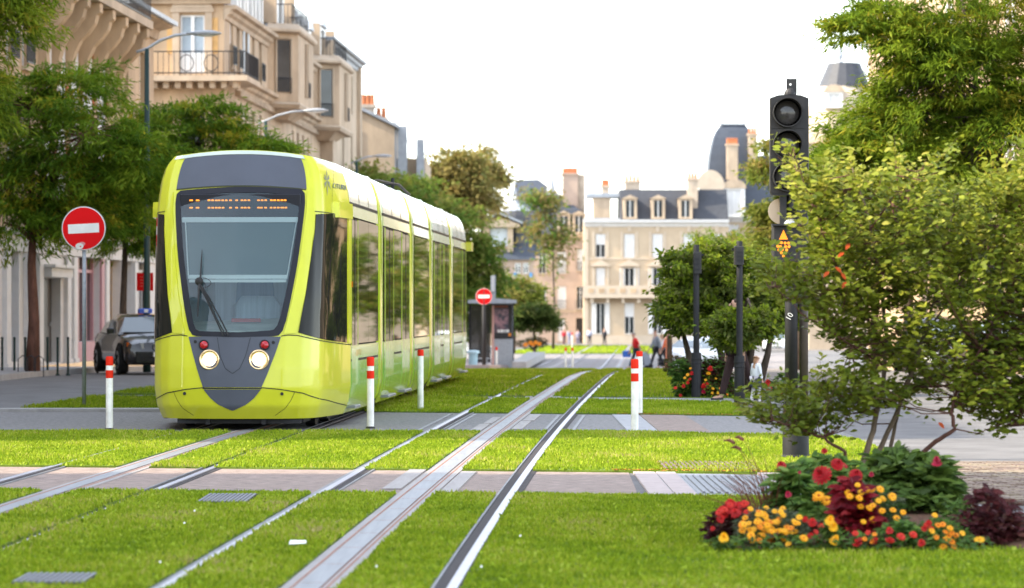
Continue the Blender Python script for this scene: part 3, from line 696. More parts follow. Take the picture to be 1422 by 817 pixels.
# wiper
wp = [at_px(*p, o=.05) for p in ((318, 467), (310, 450), (290, 412), (279, 396))]; wp2 = [at_px(*p, o=.05) for p in ((311, 467), (300, 444), (287, 414), (277, 398))]; wp3 = [at_px(*p, o=.05) for p in ((314, 466), (303, 446), (288.5, 413), (278, 396))]
b = MB(); b.tube(wp, .008, 6); b.tube(wp2, .008, 6); b.tube(wp3, .006, 6); wi = b.build('wiper', M['black_plastic'], tram)
b = MB(); b.tube([at_px(*p, o=.045) for p in ((282, 349), (281, 365), (280, 385), (278, 400), (277, 420), (276, 441))], [.005, .008, .011, .016, .011, .007], 6)
b.ball(at_px(278, 393, .05), (.05, .025, .05)); b.build('blade', M['black_plastic'], wi)
b = MB()
for k in (0, 1): b.tube([at_px(279 + (8 + 3*k)*math.sin(a) + 4*k, 399 - 4*k - 7*math.cos(a), .05) for a in [math.pi*j/10 - .3 for j in range(11)]], .004, 5)
b.build('hose', M['black_plastic'], wi)
# cab interior behind the glass
b = MB()
b.poly([(-.95, 2.1, .9), (.95, 2.1, .9), (.95, 2.1, 3.1), (-.95, 2.1, 3.1)]); cw = b.build('cab_back_wall', M['cab_wall'], tram, fix=False)
b = MB(); pts = [(-.47 + .0, 2.06, .95), (.47, 2.06, .95), (.47, 2.06, 1.95)] + [(.47*math.cos(a), 2.06, 1.95 + .26*math.sin(a)) for a in [math.pi*k/16 for k in range(1, 16)]] + [(-.47, 2.06, 1.95)]
b.poly(pts); b.build('cab_doorway', M['cab_light'], cw, fix=False)
b = MB(); pts = [(-.25, 2.02, .95), (.30, 2.02, .95), (.27, 2.02, 1.7), (.22, 2.02, 2.1), (-.17, 2.02, 2.12), (-.2, 2.02, 1.7)]; b.poly(pts); b.build('saloon_view', M['cab_deep'], cw, fix=False)
b = MB(); b.poly([(-.85, 1.15, 2.92), (.85, 1.15, 2.92), (.95, 2.1, 3.0), (-.95, 2.1, 3.0)]); b.build('cab_ceiling', M['cab_wall'], tram, fix=False)
for sg in (-1, 1):
    b = MB(); b.poly([(sg*.98, .7, .9), (sg*1.06, 2.1, .9), (sg*1.02, 2.1, 3.0), (sg*.9, 1.2, 3.0)]); b.build('cab_inner_side', M['cab_wall'], tram, fix=False)
b = MB(); b.loft([[(-.62, .22, 1.12), (.62, .22, 1.12), (.62, .22, 1.2), (-.62, .22, 1.2)], [(-.72, .65, 1.12), (.72, .65, 1.12), (.70, .62, 1.27), (-.70, .62, 1.27)], [(-.85, 1.2, 1.1), (.85, 1.2, 1.1), (.8, 1.2, 1.36), (-.8, 1.2, 1.30)]])
da = b.build('dashboard', M['dash'], tram)
b = MB(); b.bbox(-.12, .24, .84, .88, 1.30, 1.345, .008); b.build('console_strip', M['red_dull'], da)
b = MB(); b.loft([[(.12+.3*math.cos(a), 1.5+.1*math.sin(a), 1.0) for a in [2*math.pi*k/12 for k in range(12)]], [(.12+.3*math.cos(a), 1.55+.1*math.sin(a), 1.5) for a in [2*math.pi*k/12 for k in range(12)]], [(.12+.2*math.cos(a), 1.58+.07*math.sin(a), 1.62) for a in [2*math.pi*k/12 for k in range(12)]]])
b.build('driver_seat', M['cab_light'], tram, smooth=True)
b = MB(); z0 = at_px(335, 304, -.10).z; z1 = at_px(335, 297, -.10).z; yb = at_px(335, 300, -.10).y
b.bbox(-.70, .75, yb, yb+.05, z0, z1, .008); bl = b.build('roller_blind', M['blind'], tram)
zb = at_px(335, 382, -.10).z; yb2 = at_px(335, 382, -.10).y
b = MB(); b.poly([(-.66, yb+.02, z0), (.70, yb+.02, z0), (.60, yb2+.02, zb), (-.585, yb2+.02, zb)]); b.build('cloth', M['blind_cloth'], bl, fix=False)
b = MB(); b.bbox(-.585, .61, yb2-.005, yb2+.025, zb-.012, zb+.035, .006); b.build('bar', M['blind'], bl)
b = MB(); b.bbox(-.57, .60, yb2-.035, yb2-.01, zb-.055, zb-.02, .006); b.build('lower_bar', M['blind'], bl)
for (xa, xb_) in ((-.655, -.58), (.69, .605)):
    b = MB(); b.tube([(xa, yb+.01, z0), (xb_, yb2, zb)], .008, 6); b.build('guide_rail', M['blind'], bl)
# destination display: two rows of lit dots, as the photograph freezes them
rowA_ = [(265,2),(274,2),(290,1),(295,1),(300,1),(304,1),(309,1),(314,1),(320,1),(328.5,1),(336,1),(340.5,1),(345.5,1),(359,1),(364,1),(369,1),(377,1),(381.5,1),(386.5,1),(391.5,1),(396,1)]
rowB_ = [(265,2),(274,2),(290,1),(295,1),(300,1),(304.5,1),(309.5,1),(320,1),(328.5,1),(336,1),(340.5,1),(345.5,1),(359,1),(363,1),(369,1),(376.5,1),(381.5,1),(386.5,1),(392,2),(397,1)]
ypl = at_px(330, 283, -.05).y; b = MB(); zc = at_px(330, 283, -.05).z
b.bbox(-.72, .74, ypl+.012, ypl+.06, zc-.15, zc+.14, .01); dp = b.build('destination_display', M['tram_frame'], tram)
b = MB()
for row, py in ((rowA_, 278.3), (rowB_, 288.6)):
    for px, k in row:
        p = at_px(px, py, -.05); x = (px - 323 - 14.3*ypl*.98) / (F/(TN.y+ypl)); 
        b.bbox(x-.016*(1+.35*(k-1)), x+.016*(1+.35*(k-1)), ypl-.002, ypl+.011, Z_at(py, TN.y+ypl)-.009, Z_at(py, TN.y+ypl)+.009, .004)
b.build('display_text', M['led'], dp)
# logo on the right shoulder: a star of eight rays and the lettering
def shell_local(px, py, o=.006): return at_px(px, py, o)
lc = (453.5, 251); b = MB()
for ang, ln, wd in ((92, 17.5, 2.0), (64, 10, 2.3), (40, 7, 2.0), (118, 11, 2.3), (146, 8, 2.0), (272, 22, 2.0), (246, 12, 2.4), (225, 9, 2.0), (298, 14, 2.3), (318, 8, 2.0)):
    a = R(ang); d = (math.cos(a)*.8, -math.sin(a)); nrm = (math.sin(a)*.5, math.cos(a))
    pts = [(lc[0], lc[1]), (lc[0]+d[0]*ln*.55+nrm[0]*wd*.5, lc[1]+d[1]*ln*.55+nrm[1]*wd*.5), (lc[0]+d[0]*ln, lc[1]+d[1]*ln), (lc[0]+d[0]*ln*.55-nrm[0]*wd*.5, lc[1]+d[1]*ln*.55-nrm[1]*wd*.5)]
    b.poly([shell_local(*p, o=.006 + .0004*len(b.f)) for p in pts])
b.build('emblem', M['logo_grey'], tram, fix=False)
glyph = {'C': [[(1,1),(0,.85),(0,.15),(1,0)]], 'I': [[(.5,0),(.5,1)]], 'T': [[(0,1),(1,1)],[(.5,1),(.5,0)]], 'U': [[(0,1),(0,.15),(.5,0),(1,.15),(1,1)]], 'R': [[(0,0),(0,1),(1,.9),(1,.55),(0,.5)],[(.4,.5),(1,0)]], 'A': [[(0,0),(.5,1),(1,0)],[(.2,.35),(.8,.35)]]}
b = MB(); x = 462.0
for ch, wd in zip('CITURA', (2.4, .6, 2.0, 2.3, 2.2, 2.4)):
    for st in glyph[ch]:
        P_ = [shell_local(x + u*wd, 261.2 - (x-462)*-.18 - v*6.2, .007) for u, v in st]
        b.tube(P_, .0055, 4)
    x += wd + 1.2
b.build('lettering', M['logo_grey'], tram)
# coupler bay and skirt underside
b = MB(); b.box(-.72, .80, .45, 1.3, .10, .22); b.box(-.70, .78, .30, .40, .09, .14); b.box(-.35, -.3, .22, .3, .08, .20); b.box(.32, .37, .22, .3, .08, .20); b.box(-1.0, 1.0, 1.3, SLEN-1.3, .12, .28)
b.build('underframe', M['tram_dark'], tram)
for s in (1.9, 3.6, 14.4, 16.2, SLEN-3.6, SLEN-1.9):
    for sg in (-.75, .75):
        b = MB(); b.disc((sg, s, .30), .29, 0, 20, .12); b.build('wheel', M['tram_dark'], tram)
# body: modules and gangways.  (start, end, [(door start, door end)...])
MODS = [(SIDE0, 6.6, [(2.42, 3.35)]), (7.5, 12.6, [(7.75, 9.3), (10.9, 12.45)]), (13.5, 17.1, []), (18.1, 22.7, [(18.3, 19.9), (20.95, 22.5)]), (23.8, SLEN-SIDE0, [(26.7, 27.9)])]
LOWP = [(1.10, .15), (1.17, .30), (1.2, .5), (1.2, 1.0)]; STRIP = [(1.2, 2.62), (1.192, 2.70), (1.185, 2.765)]; ROOF = [(1.185, 2.80), (1.175, 2.92), (1.15, 3.02), (1.105, 3.15), (1.06, 3.225), (1.0, 3.28), (.66, 3.343), (.33, 3.378), (0, 3.39)]
def sweep(name, prof, y0, y1, m, par, both=True, th=.03, sub=1):
    for sg in (1, -1):
        b = MB(); n = len(prof); rows = [[b.vert((sg*x, y0 + (y1-y0)*k/sub, z)) for x, z in prof] for k in range(sub+1)]
        for a, c in zip(rows[:-1], rows[1:]):
            for k in range(n-1): b.face(a[k], c[k], c[k+1], a[k+1])
        for r in (rows[0], rows[-1]):
            i2 = [b.vert((b.v[v][0]*(1-th), b.v[v][1], b.v[v][2]*(1 if abs(b.v[v][0]) > .9 else 1-th*.6))) for v in r]
            for k in range(n-1): b.face(r[k], r[k+1], i2[k+1], i2[k])
        ob = b.build(name, m, par); auto_smooth(ob.data, 35)
    return ob
def pane_at(par, y0, y1, z0, z1, m, name='window', sg=1, x=1.2, th=.012):
    b = MB(); b.box(*sorted((sg*(x-th), sg*x)), y0, y1, z0, z1); return b.build(name, m, par)
b = MB(); b.box(-1.165, 1.165, SIDE0+.02, SLEN-SIDE0, .9, 2.76); b.build('saloon_core', M['tram_dark'], tram)
for y0, y1, doors in MODS:
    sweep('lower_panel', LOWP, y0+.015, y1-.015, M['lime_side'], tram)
    sweep('upper_strip', STRIP, y0+.015, y1-.015, M['side_strip'], tram)
    rf = sweep('roof_fairing', ROOF, y0+.02, y1-.02, M['roof_shell'], tram)
    nj = 3 if y1-y0 > 4.2 else 2
    for k in range(1, nj):
        yy = y0 + (y1-y0)*k/nj; sweep('joint', [(x+.003, z+.003) for x, z in ROOF], yy-.012, yy+.012, M['seam'], rf, th=.004)
    for sg in (1, -1):
        cuts = [y0+.03] + [v for d in doors for v in d] + [y1-.03]
        k = 0
        for a, c in zip(cuts[:-1], cuts[1:]):
            isdoor = k % 2 == 1; k += 1
            if c - a < .06: continue
            if isdoor:
                lv = 2 if c-a > 1.3 else 1
                d = pane_at(tram, a+.006, c-.006, .52, 2.60, M['tram_dark'], 'door', sg, 1.195, .02)
                for j in range(lv):
                    p, q = a + (c-a)*j/lv, a + (c-a)*(j+1)/lv
                    pane_at(d, p+.035, q-.035, 1.0, 2.58, M['tram_glass'], 'window', sg, 1.203)
                    b = MB(); prof = [(1.12, .22), (1.178, .34), (1.203, .5), (1.203, .985)]
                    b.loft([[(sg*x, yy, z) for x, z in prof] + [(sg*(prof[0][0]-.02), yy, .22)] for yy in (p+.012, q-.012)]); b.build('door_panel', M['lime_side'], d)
                for yy in (a+.01, c-.01, (a+c)/2): bx2 = MB(); bx2.box(*sorted((sg*1.196, sg*1.2065)), yy-.018, yy+.018, 1.0, 2.6); bx2.build('door_edge', M['green_band'] if yy != (a+c)/2 else M['tram_dark'], d)
                b = MB(); b.bbox(*sorted((sg*1.12, sg*1.245)), a+.10, c-.10, .21, .245, .01); b.build('step', M['step'], d)
            else:
                nw = max(1, round((c-a)/1.5))
                for j in range(nw):
                    p, q = a + (c-a)*j/nw, a + (c-a)*(j+1)/nw
                    pane_at(tram, p+.012, q-.012, 1.02, 2.60, M['tram_glass'], 'window', sg, 1.199)
                b = MB(); b.box(*sorted((sg*1.19, sg*1.2035)), a+.1, c-.1, .80, .83); b.build('vent_slot', M['tram_dark'], tram)
for (a, c) in zip(MODS[:-1], MODS[1:]):
    y0, y1 = a[1], c[0]; n = 8
    full = [(1.12, .22)] + LOWP[1:] + STRIP + ROOF[1:]
    b = MB()
    for sg in (1, -1):
        rows = []
        for k in range(n+1):
            f = k/n; yy = y0 + .03 + (y1-y0-.06)*f; d = .05*math.sin(math.pi*f)**.5 - .035
            rows.append([b.vert((sg*(x + d if x > .5 else x), yy, z + (d*.8 if z > 2.8 else 0))) for x, z in full])
        for r, s in zip(rows[:-1], rows[1:]):
            for k in range(len(full)-1): b.face(r[k], s[k], s[k+1], r[k+1])
    ob = b.build('gangway_cover', M['green_band'], tram); auto_smooth(ob.data, 40)
    b = MB(); b.box(-1.11, 1.11, y0, y1, .3, 3.1); b.build('bellows', M['tram_dark'], tram)
b = MB()
for k in range(len(MODS)):
    y0, y1 = MODS[k][0], MODS[k][1]
    for sg in (1, -1): b.box(*sorted((sg*1.150, sg*1.189)), y0, y1, 2.762, 2.802)
b.build('gutter', M['tram_dark'], tram)
# orange band between cab window and first module: the yellow corner post
patch('corner_post', [(482.5, 299), (482.5, 350), (482.5, 420), (482.5, 476)], [(489.0, 300), (489.0, 350), (489.0, 420), (489.0, 477)], M['lime'], .012, 10, 3, th=.012)
# rear cab: the front shell turned round
for src, nm in ((cs, 'rear_cab_shell'),):
    b = MB(); g = [[b.vert((-S(q, t).x, SLEN - S(q, t).y, S(q, t).z)) for q in qs[::2]] for t in ts[::2]]
    for j in range(len(g)-1):
        for i in range(len(g[0])-1): b.face(g[j][i], g[j][i+1], g[j+1][i+1], g[j+1][i])
    cap = [[b.vert((-S(q, 1).x, SLEN - (S(q, 1).y*(1-f) + SIDE0*f), S(q, 1).z)) for q in qs[::2]] for f in (0, .5, 1)]
    for a, c in zip(cap[:-1], cap[1:]):
        for i in range(len(a)-1): b.face(a[i], a[i+1], c[i+1], c[i])
    ob = b.build(nm, M['lime'], tram, fix=False); auto_smooth(ob.data, 40)
b = MB(); b.loft([[(1.14, SLEN-2.2, 2.6), (1.29, SLEN-2.2, 2.6), (1.29, SLEN-1.5, 2.6), (1.1, SLEN-1.5, 2.6)], [(1.14, SLEN-2.2, 2.78), (1.29, SLEN-2.2, 2.78), (1.29, SLEN-1.5, 2.78), (1.1, SLEN-1.5, 2.78)]]); b.build('mirror_housing', M['lime'], tram)
# folded pantograph on the roof
b = MB(); b.tube([(.55, 11.6, 3.37), (.7, 12.6, 3.44), (.8, 14.2, 3.45)], .02, 6); b.tube([(.8, 14.2, 3.45), (.86, 14.8, 3.45), (.86, 17.2, 3.36)], .022, 6); b.tube([(.8, 14.3, 3.36), (.8, 14.3, 3.54)], .03, 6); b.tube([(-.8, 14.3, 3.44), (.8, 14.3, 3.44)], .02, 6)
b.build('pantograph', M['tram_dark'], tram)
# ------------------------------------------------------------------ buildings.  local x runs along the front, -y is outwards, z up
def wall(par, x0, x1, z0, z1, holes, m, y=0.0, dep=.22, name='wall'):
    b = MB(); xs_ = sorted({x0, x1} | {v for h in holes for v in h[:2] if x0 < v < x1}); zs = sorted({z0, z1} | {v for h in holes for v in h[2:4] if z0 < v < z1})
    vid = {}
    def V(i, j):
        if (i, j) not in vid: vid[i, j] = b.vert((xs_[i], y, zs[j]))
        return vid[i, j]
    for i in range(len(xs_)-1):
        for j in range(len(zs)-1):
            cx, cz = (xs_[i]+xs_[i+1])/2, (zs[j]+zs[j+1])/2
            if any(h[0] < cx < h[1] and h[2] < cz < h[3] for h in holes): continue
            b.face(V(i, j), V(i+1, j), V(i+1, j+1), V(i, j+1))
    for h in holes:
        a, c, e, f = h[:4]
        for p, q in (((a, e), (c, e)), ((c, e), (c, f)), ((c, f), (a, f)), ((a, f), (a, e))):
            b.poly([(p[0], y, p[1]), (q[0], y, q[1]), (q[0], y+dep, q[1]), (p[0], y+dep, p[1])])
    return b.build(name, m, par, fix=False)
def bx(par, name, x0, x1, y0, y1, z0, z1, m):
    b = MB(); b.box(x0, x1, y0, y1, z0, z1); return b.build(name, m if not isinstance(m, str) else M[m], par)
def window(par, x0, x1, z0, z1, style='french', y=.16, rail=False, sill=True, trim=None):
    wd = x1-x0
    b = MB(); t = .055
    for a, c, e, f in ((x0, x1, z0, z0+t), (x0, x1, z1-t, z1), (x0, x0+t, z0+t, z1-t), (x1-t, x1, z0+t, z1-t), ((x0+x1)/2-t*.6, (x0+x1)/2+t*.6, z0+t, z1-t)): b.box(a, c, y-.02, y+.04, e, f)
    if style == 'french': b.box(x0+t, x1-t, y-.015, y+.03, z0+(z1-z0)*.72, z0+(z1-z0)*.72+.05)
    w_ = b.build('window', M['winframe'], par)
    bx(w_, 'pane', x0, x1, y+.035, y+.05, z0, z1, 'pane_light' if style == 'light' else 'pane')
    if style in ('shut', 'half', 'shutgrey'):
        zz = z0 if style != 'half' else z0 + (z1-z0)*.55
        m = 'shutter_grey' if style == 'shutgrey' else 'shutter'
        for k in (0, 1): bx(w_, 'shutter', x0 + k*wd/2 + .01, x0 + (k+1)*wd/2 - .01, y-.07, y-.03, zz, z1, m)
    if style in ('open', 'opengrey'):
        m = 'shutter_grey' if style == 'opengrey' else 'shutter'
        bx(w_, 'shutter', x0-wd*.5, x0-.01, -.05, -.01, z0, z1, m); bx(w_, 'shutter', x1+.01, x1+wd*.5, -.05, -.01, z0, z1, m)
    if sill: bx(w_, 'sill', x0-.08, x1+.08, -.12, .1, z0-.1, z0-.001, trim or 'stone_pale')
    if rail: railing(w_, x0-.05, x1+.05, -.14, z0+.03, .75, n=max(5, int(wd/.16)))
    return w_
def railing(par, x0, x1, y, z, h, n=14, side=0.0, name='railing'):
    b = MB(); b.box(x0, x1, y-.02, y+.02, z+h-.04, z+h); b.box(x0, x1, y-.015, y+.015, z+.06, z+.09)
    for k in range(n+1):
        x = x0 + (x1-x0)*k/n; b.box(x-.014, x+.014, y-.0135, y+.0135, z+.091, z+h-.041)
    if side:
        for x in (x0, x1):
            b.box(x-.0199, x+.0199, y+.021, y+side, z+h-.041, z+h-.001); m_ = max(2, int(side/.16))
            for k in range(1, m_): b.box(x-.0125, x+.0125, y+side*k/m_-.012, y+side*k/m_+.012, z, z+h-.042)
    return b.build(name, M['iron'], par)
def moulding(par, x0, x1, z, prof, m, name='cornice', y=0.0):   # prof: (outward, dz)
    b = MB(); b.loft([[(x, y + .03, z + prof[0][1])] + [(x, y-o, z+d) for o, d in prof] + [(x, y + .03, z + prof[-1][1])] for x in (x0, x1)]); return b.build(name, M[m] if isinstance(m, str) else m, par)
CORN = [(.0, -.45), (.06, -.44), (.10, -.30), (.22, -.22), (.25, -.10), (.42, -.06), (.45, .06), (.0, .07)]
BAND = [(.0, -.12), (.07, -.11), (.09, .06), (.0, .08)]
def dentils(par, x0, x1, z, m, step=.42, y=-.06, s=.2):
    b = MB(); x = x0
    while x + s < x1: b.box(x, x+s, y-.16, y+.05, z-.20, z); x += step
    o = b.build('dentils', M[m], par); o['kind'] = 'stuff'; return o
def body(par, x0, x1, y0, y1, z0, z1, m, name='walls'):        # the remaining walls behind a front (no front face)
    b = MB(); v = [b.vert(p) for p in ((x0,y0,z0),(x1,y0,z0),(x1,y1,z0),(x0,y1,z0),(x0,y0,z1),(x1,y0,z1),(x1,y1,z1),(x0,y1,z1))]
    for q in ((1,2,6,5),(2,3,7,6),(3,0,4,7),(4,5,6,7)): b.face(*[v[k] for k in q])
    return b.build(name, M[m], par, fix=False)
def mansard(par, x0, x1, y0, y1, z0, z1, inset, m, top=.0, name='roof'):
    b = MB(); b.loft([[(x0,y0,z0),(x1,y0,z0),(x1,y1,z0),(x0,y1,z0)], [(x0+inset*.25,y0+inset,z1),(x1-inset*.25,y0+inset,z1),(x1-inset*.25,y1-inset,z1),(x0+inset*.25,y1-inset,z1)]] + ([[(x0+inset+1,y0+inset+2.5,z1+top),(x1-inset-1,y0+inset+2.5,z1+top),(x1-inset-1,y1-inset-2.5,z1+top),(x0+inset+1,y1-inset-2.5,z1+top)]] if top else []))
    return b.build(name, M[m], par)
def chimney(par, x0, x1, y0, y1, z0, z1, pots=4, m='chimney', pot='terracotta'):
    b = MB(); b.box(x0, x1, y0, y1, z0, z1); b.box(x0-.1, x1+.1, y0-.1, y1+.1, z1+.001, z1+.18); c = b.build('chimney', M[m], par)
    for k in range(pots):
        b = MB(); b.lathe([(.14, 0), (.11, .45), (.14, .5), (.09, .55)], (x0 + (x1-x0)*(k+.5)/pots, (y0+y1)/2, z1+.18), 8); b.build('chimney_pot', M[pot], c)
    return c
def dormer(par, xc, wd, z0, z1, yf, dep, m='stone_pale', style='french', roof='zinc', arch=False):
    b = MB(); x0, x1 = xc-wd/2, xc+wd/2; t = wd*.2
    b.box(x0, x0+t, yf, yf+dep, z0, z1); b.box(x1-t, x1, yf, yf+dep, z0, z1); b.box(x0+t, x1-t, yf, yf+dep, z0, z0+.15); b.box(x0+t, x1-t, yf, yf+dep, z1-.15, z1)
    d = b.build('dormer', M[m] if isinstance(m, str) else m, par)
    b = MB()
    if arch: b.loft([[(xc + (wd/2+.12)*math.cos(a), y, z1 + (wd*.42)*math.sin(a)) for a in [math.pi*k/10 for k in range(11)]] for y in (yf-.12, yf+dep)])
    else: b.loft([[(x0-.12, y, z1+.001), (x1+.12, y, z1+.001), (xc, y, z1+.35)] for y in (yf-.12, yf+dep)])
    b.build('dormer_roof', M[roof] if not arch else M['stone_pale'], d)
    bx(d, 'pane', x0+t, x1-t, yf+.14, yf+.18, z0+.15, z1-.15, 'shutter' if style == 'shut' else 'pane')
    bx(d, 'mullion', xc-.04, xc+.04, yf+.1, yf+.139, z0+.15, z1-.15, 'winframe')
    return d
AZ = math.atan2(1, .0434)
def row_house(name, label, cat, Ys, X0=-16.0): return thing(name, label, cat, (X0 + .0434*Ys, Ys, 0.0), AZ, None)
LS = math.hypot(1, .0434)
def L_of(Y, Ys): return (Y-Ys)*LS
# --- houses left of the street, outside the frame or nearly: they throw the shade the photograph shows
for (ya, yb_, lab, hh, mm) in ((-45, 28.2, 'pale stone house nearest the camera on the left side of the street', 13.0, 'stone'), (36.7, 83.9, 'long stone house after the side street on the left', 13.2, 'stone_pale')):
    h = row_house('stone_house', lab, 'house', ya, -16.0); L = L_of(yb_, ya); holes = []
    n = int(L/3.4)
    for k in range(n):
        xc = (k+.5)*L/n
        holes += [(xc-1.1, xc+1.1, .3, 3.0)] + [(xc-.55, xc+.55, z, z+2.0) for z in (4.7, 7.6, 10.4)]
    wall(h, 0, L, 0, hh, holes, M[mm]); body(h, 0, L, 0, 10, 0, hh, mm)
    for q in holes: window(h, *q, style='french')
    moulding(h, 0, L, hh, CORN, 'stone_pale'); moulding(h, 0, L, 4.0, BAND, 'stone_pale', 'band')
    mansard(h, 0, L, .1, 9.9, hh+.07, hh+2.6, .9, 'slate', 1.0)
# --- A: shop house with a balcony on brackets
Ya, Yb = 84.0, 110.4
A = row_house('shop_house', 'cream stone shop house with curved balcony brackets and a white shop front on the left', 'house', Ya)
def pxY(px, X0=-16.0): return F*X0/(px-924.0)
def ax(px): return L_of(pxY(px), Ya)
LA = L_of(Yb, Ya); holes = []
gh = [(ax(8), ax(24), .15, 2.9, 'dark'), (ax(58.5), ax(82), .05, 2.25, 'door'), (ax(104), ax(136), .55, 2.9, 'shop'), (ax(149), ax(163), .1, 2.9, 'wood'), (ax(167), ax(181), .3, 3.0, 'shop'), (ax(186), ax(205), .3, 3.0, 'shop')]
up = [(ax(p)-.5, ax(p)+.5, z, z+2.05) for p in (16, 36, 172, 196) for z in (4.5,)] + [(ax(p)-.5, ax(p)+.5, 7.5, 9.3) for p in (14, 36, 175, 198)]
wall(A, 0, LA, 3.3, 10.35, up, M['stone_warm']); wall(A, 0, LA, 0, 3.3, [g[:4] for g in gh], M['shop_white'], -.05, .3, 'shop_front')
body(A, 0, LA, 0, 10, 0, 10.35, 'stone_warm')
for q in up: window(A, *q, style='french' if random.random() < .6 else 'light', rail=(q[0] < ax(45)))
moulding(A, 0, LA, 3.35, [(.0, -.5), (.12, -.48), (.14, -.1), (.3, -.06), (.32, .05), (0, .06)], 'shop_white', 'shop_fascia')
for g in gh:
    x0, x1, z0, z1, k = g
    if k == 'door':
        d = bx(A, 'door', x0+.1, x1-.1, .18, .24, z0, z1, 'door_dark'); bx(d, 'door_panel', x0+.5, x1-.5, .16, .179, .3, 1.0, 'door_dark'); bx(d, 'handle', x1-.5, x1-.42, .12, .159, 1.0, 1.1, 'galv')
        bx(A, 'lintel', x0-.35, x1+.35, -.32, -.051, z1+.02, z1+.26, 'shop_white'); bx(A, 'lintel_cap', x0-.42, x1+.42, -.42, -.051, z1+.261, z1+.34, 'shop_white')
    elif k == 'shop':
        f = bx(A, 'shop_window', x0, x1, .2, .24, z0, z1, 'pane'); m = 'shop_pink' if x0 < ax(140) else 'shop_white'
        for t in (0, .33, .66, 1): bx(f, 'mullion', x0 + t*(x1-x0)-.05*(1+1.5*(m == 'shop_pink')), x0 + t*(x1-x0)+.05*(1+1.5*(m == 'shop_pink')), .12, .199, z0, z1, m)
        bx(f, 'transom', x0+.06, x1-.06, .13, .198, z1-.45, z1-.36, m)
        if m == 'shop_pink': bx(A, 'pink_stallriser', x0-.35, x1+.3, -.12, -.051, .02, .55, m); bx(A, 'pink_pilaster', x1+.02, x1+.5, -.12, -.051, .551, 2.95, m)
    elif k == 'wood':
        f = bx(A, 'wood_shutter', x0, x1, .15, .2, z0, z1, 'ochre')
        for t in range(5): bx(f, 'batten', x0 + (x1-x0)*(t+.1)/5, x0 + (x1-x0)*(t+.25)/5, .12, .149, z0, z1, 'shop_grey')
    else: bx(A, 'roller_door', x0, x1, .2, .24, z0, z1, 'shop_grey')
for p in (4, 33, 50, 89, 98, 143, 165, 183):
    bx(A, 'pilaster', ax(p)-.28, ax(p)+.28, -.16, -.051, .12, 2.84, 'shop_white'); bx(A, 'plinth', ax(p)-.32, ax(p)+.32, -.2, -.052, 0, .119, 'shop_white')
# balcony with brackets, brick accents
bx(A, 'balcony_slab', ax(50), ax(166), -1.0, .02, 9.62, 9.86, 'stone_pale')
railing(A, ax(50.5), ax(165.5), -.93, 9.86, .95, 46, .9, 'balcony_railing')
for p in (56, 74, 92, 111, 130, 147, 161):
    b = MB(); xx = ax(p); pr = [(0, 9.6), (-.95, 9.6), (-.95, 9.35), (-.86, 9.28), (-.80, 9.05), (-.62, 8.80), (-.42, 8.6), (-.28, 8.3), (-.2, 8.0), (-.22, 7.75), (-.1, 7.55), (0, 7.5)]
    b.loft([[(x, y-.002, z) for y, z in pr] for x in (xx-.24, xx+.24)]); b.build('bracket', M['stone_warm'], A)
for p in (57, 74, 92, 111, 129, 147):
    for z in (4.6, 5.4, 6.2, 7.0, 7.7, 8.4): bx(A, 'brick_accent', ax(p)-.14, ax(p)+.14, -.05, -.003, z, z+.4, 'brickred')
for pa, pb in ((58, 71), (77, 90), (94, 108), (113, 127), (133, 145)): bx(A, 'pale_panel', ax(pa)+.3, ax(pb)-.1, -.035, -.004, 4.2, 9.55, 'shop_white')
moulding(A, ax(166)+.05, LA+.3, 10.35, [(.0, -.5), (.1, -.48), (.15, -.2), (.55, -.1), (.6, .05), (0, .06)], 'stone', 'eaves'); bx(A, 'gutter', 0, LA+.32, -.72, -.605, 10.3, 10.43, 'zinc')
mansard(A, 0, LA, .05, 9.9, 10.42, 13.4, 1.3, 'slate', .8)
for p in (128, 150, 172, 189): dormer(A, ax(p), 1.5, 10.5, 13.0, -.05, 1.8, 'winframe', 'french', 'zinc')
# --- B: long stone house with oriels, end wall towards the camera
Y0b, Y1b = 128.0, 163.6
B = row_house('stone_house', 'tall stone house with two oriels and a balcony around its end wall', 'house', Y0b); LB = L_of(Y1b, Y0b)
def bxp(px): return L_of(pxY(px), Y0b)
orl = [(bxp(372), bxp(401)), (bxp(434), bxp(457))]
holes = []; wst = []
ups = [322, 331, 341, 352, 362, 407, 414, 421, 428]
for p in ups:
    x = bxp(p); 
    for z0, z1 in ((10.35, 12.0), (7.2, 9.1), (4.5, 6.5)): holes.append((x-.48, x+.48, z0, z1))
for k in range(12): x = (k+.5)*LB/12; holes.append((x-.8, x+.8, .3, 3.2))
wall(B, 0, LB, -2, 12.4, holes, M['stone']); 
for h in holes: window(B, *h, style=random.choice(('french', 'opengrey', 'half', 'light')), rail=10 < h[2] < 11)
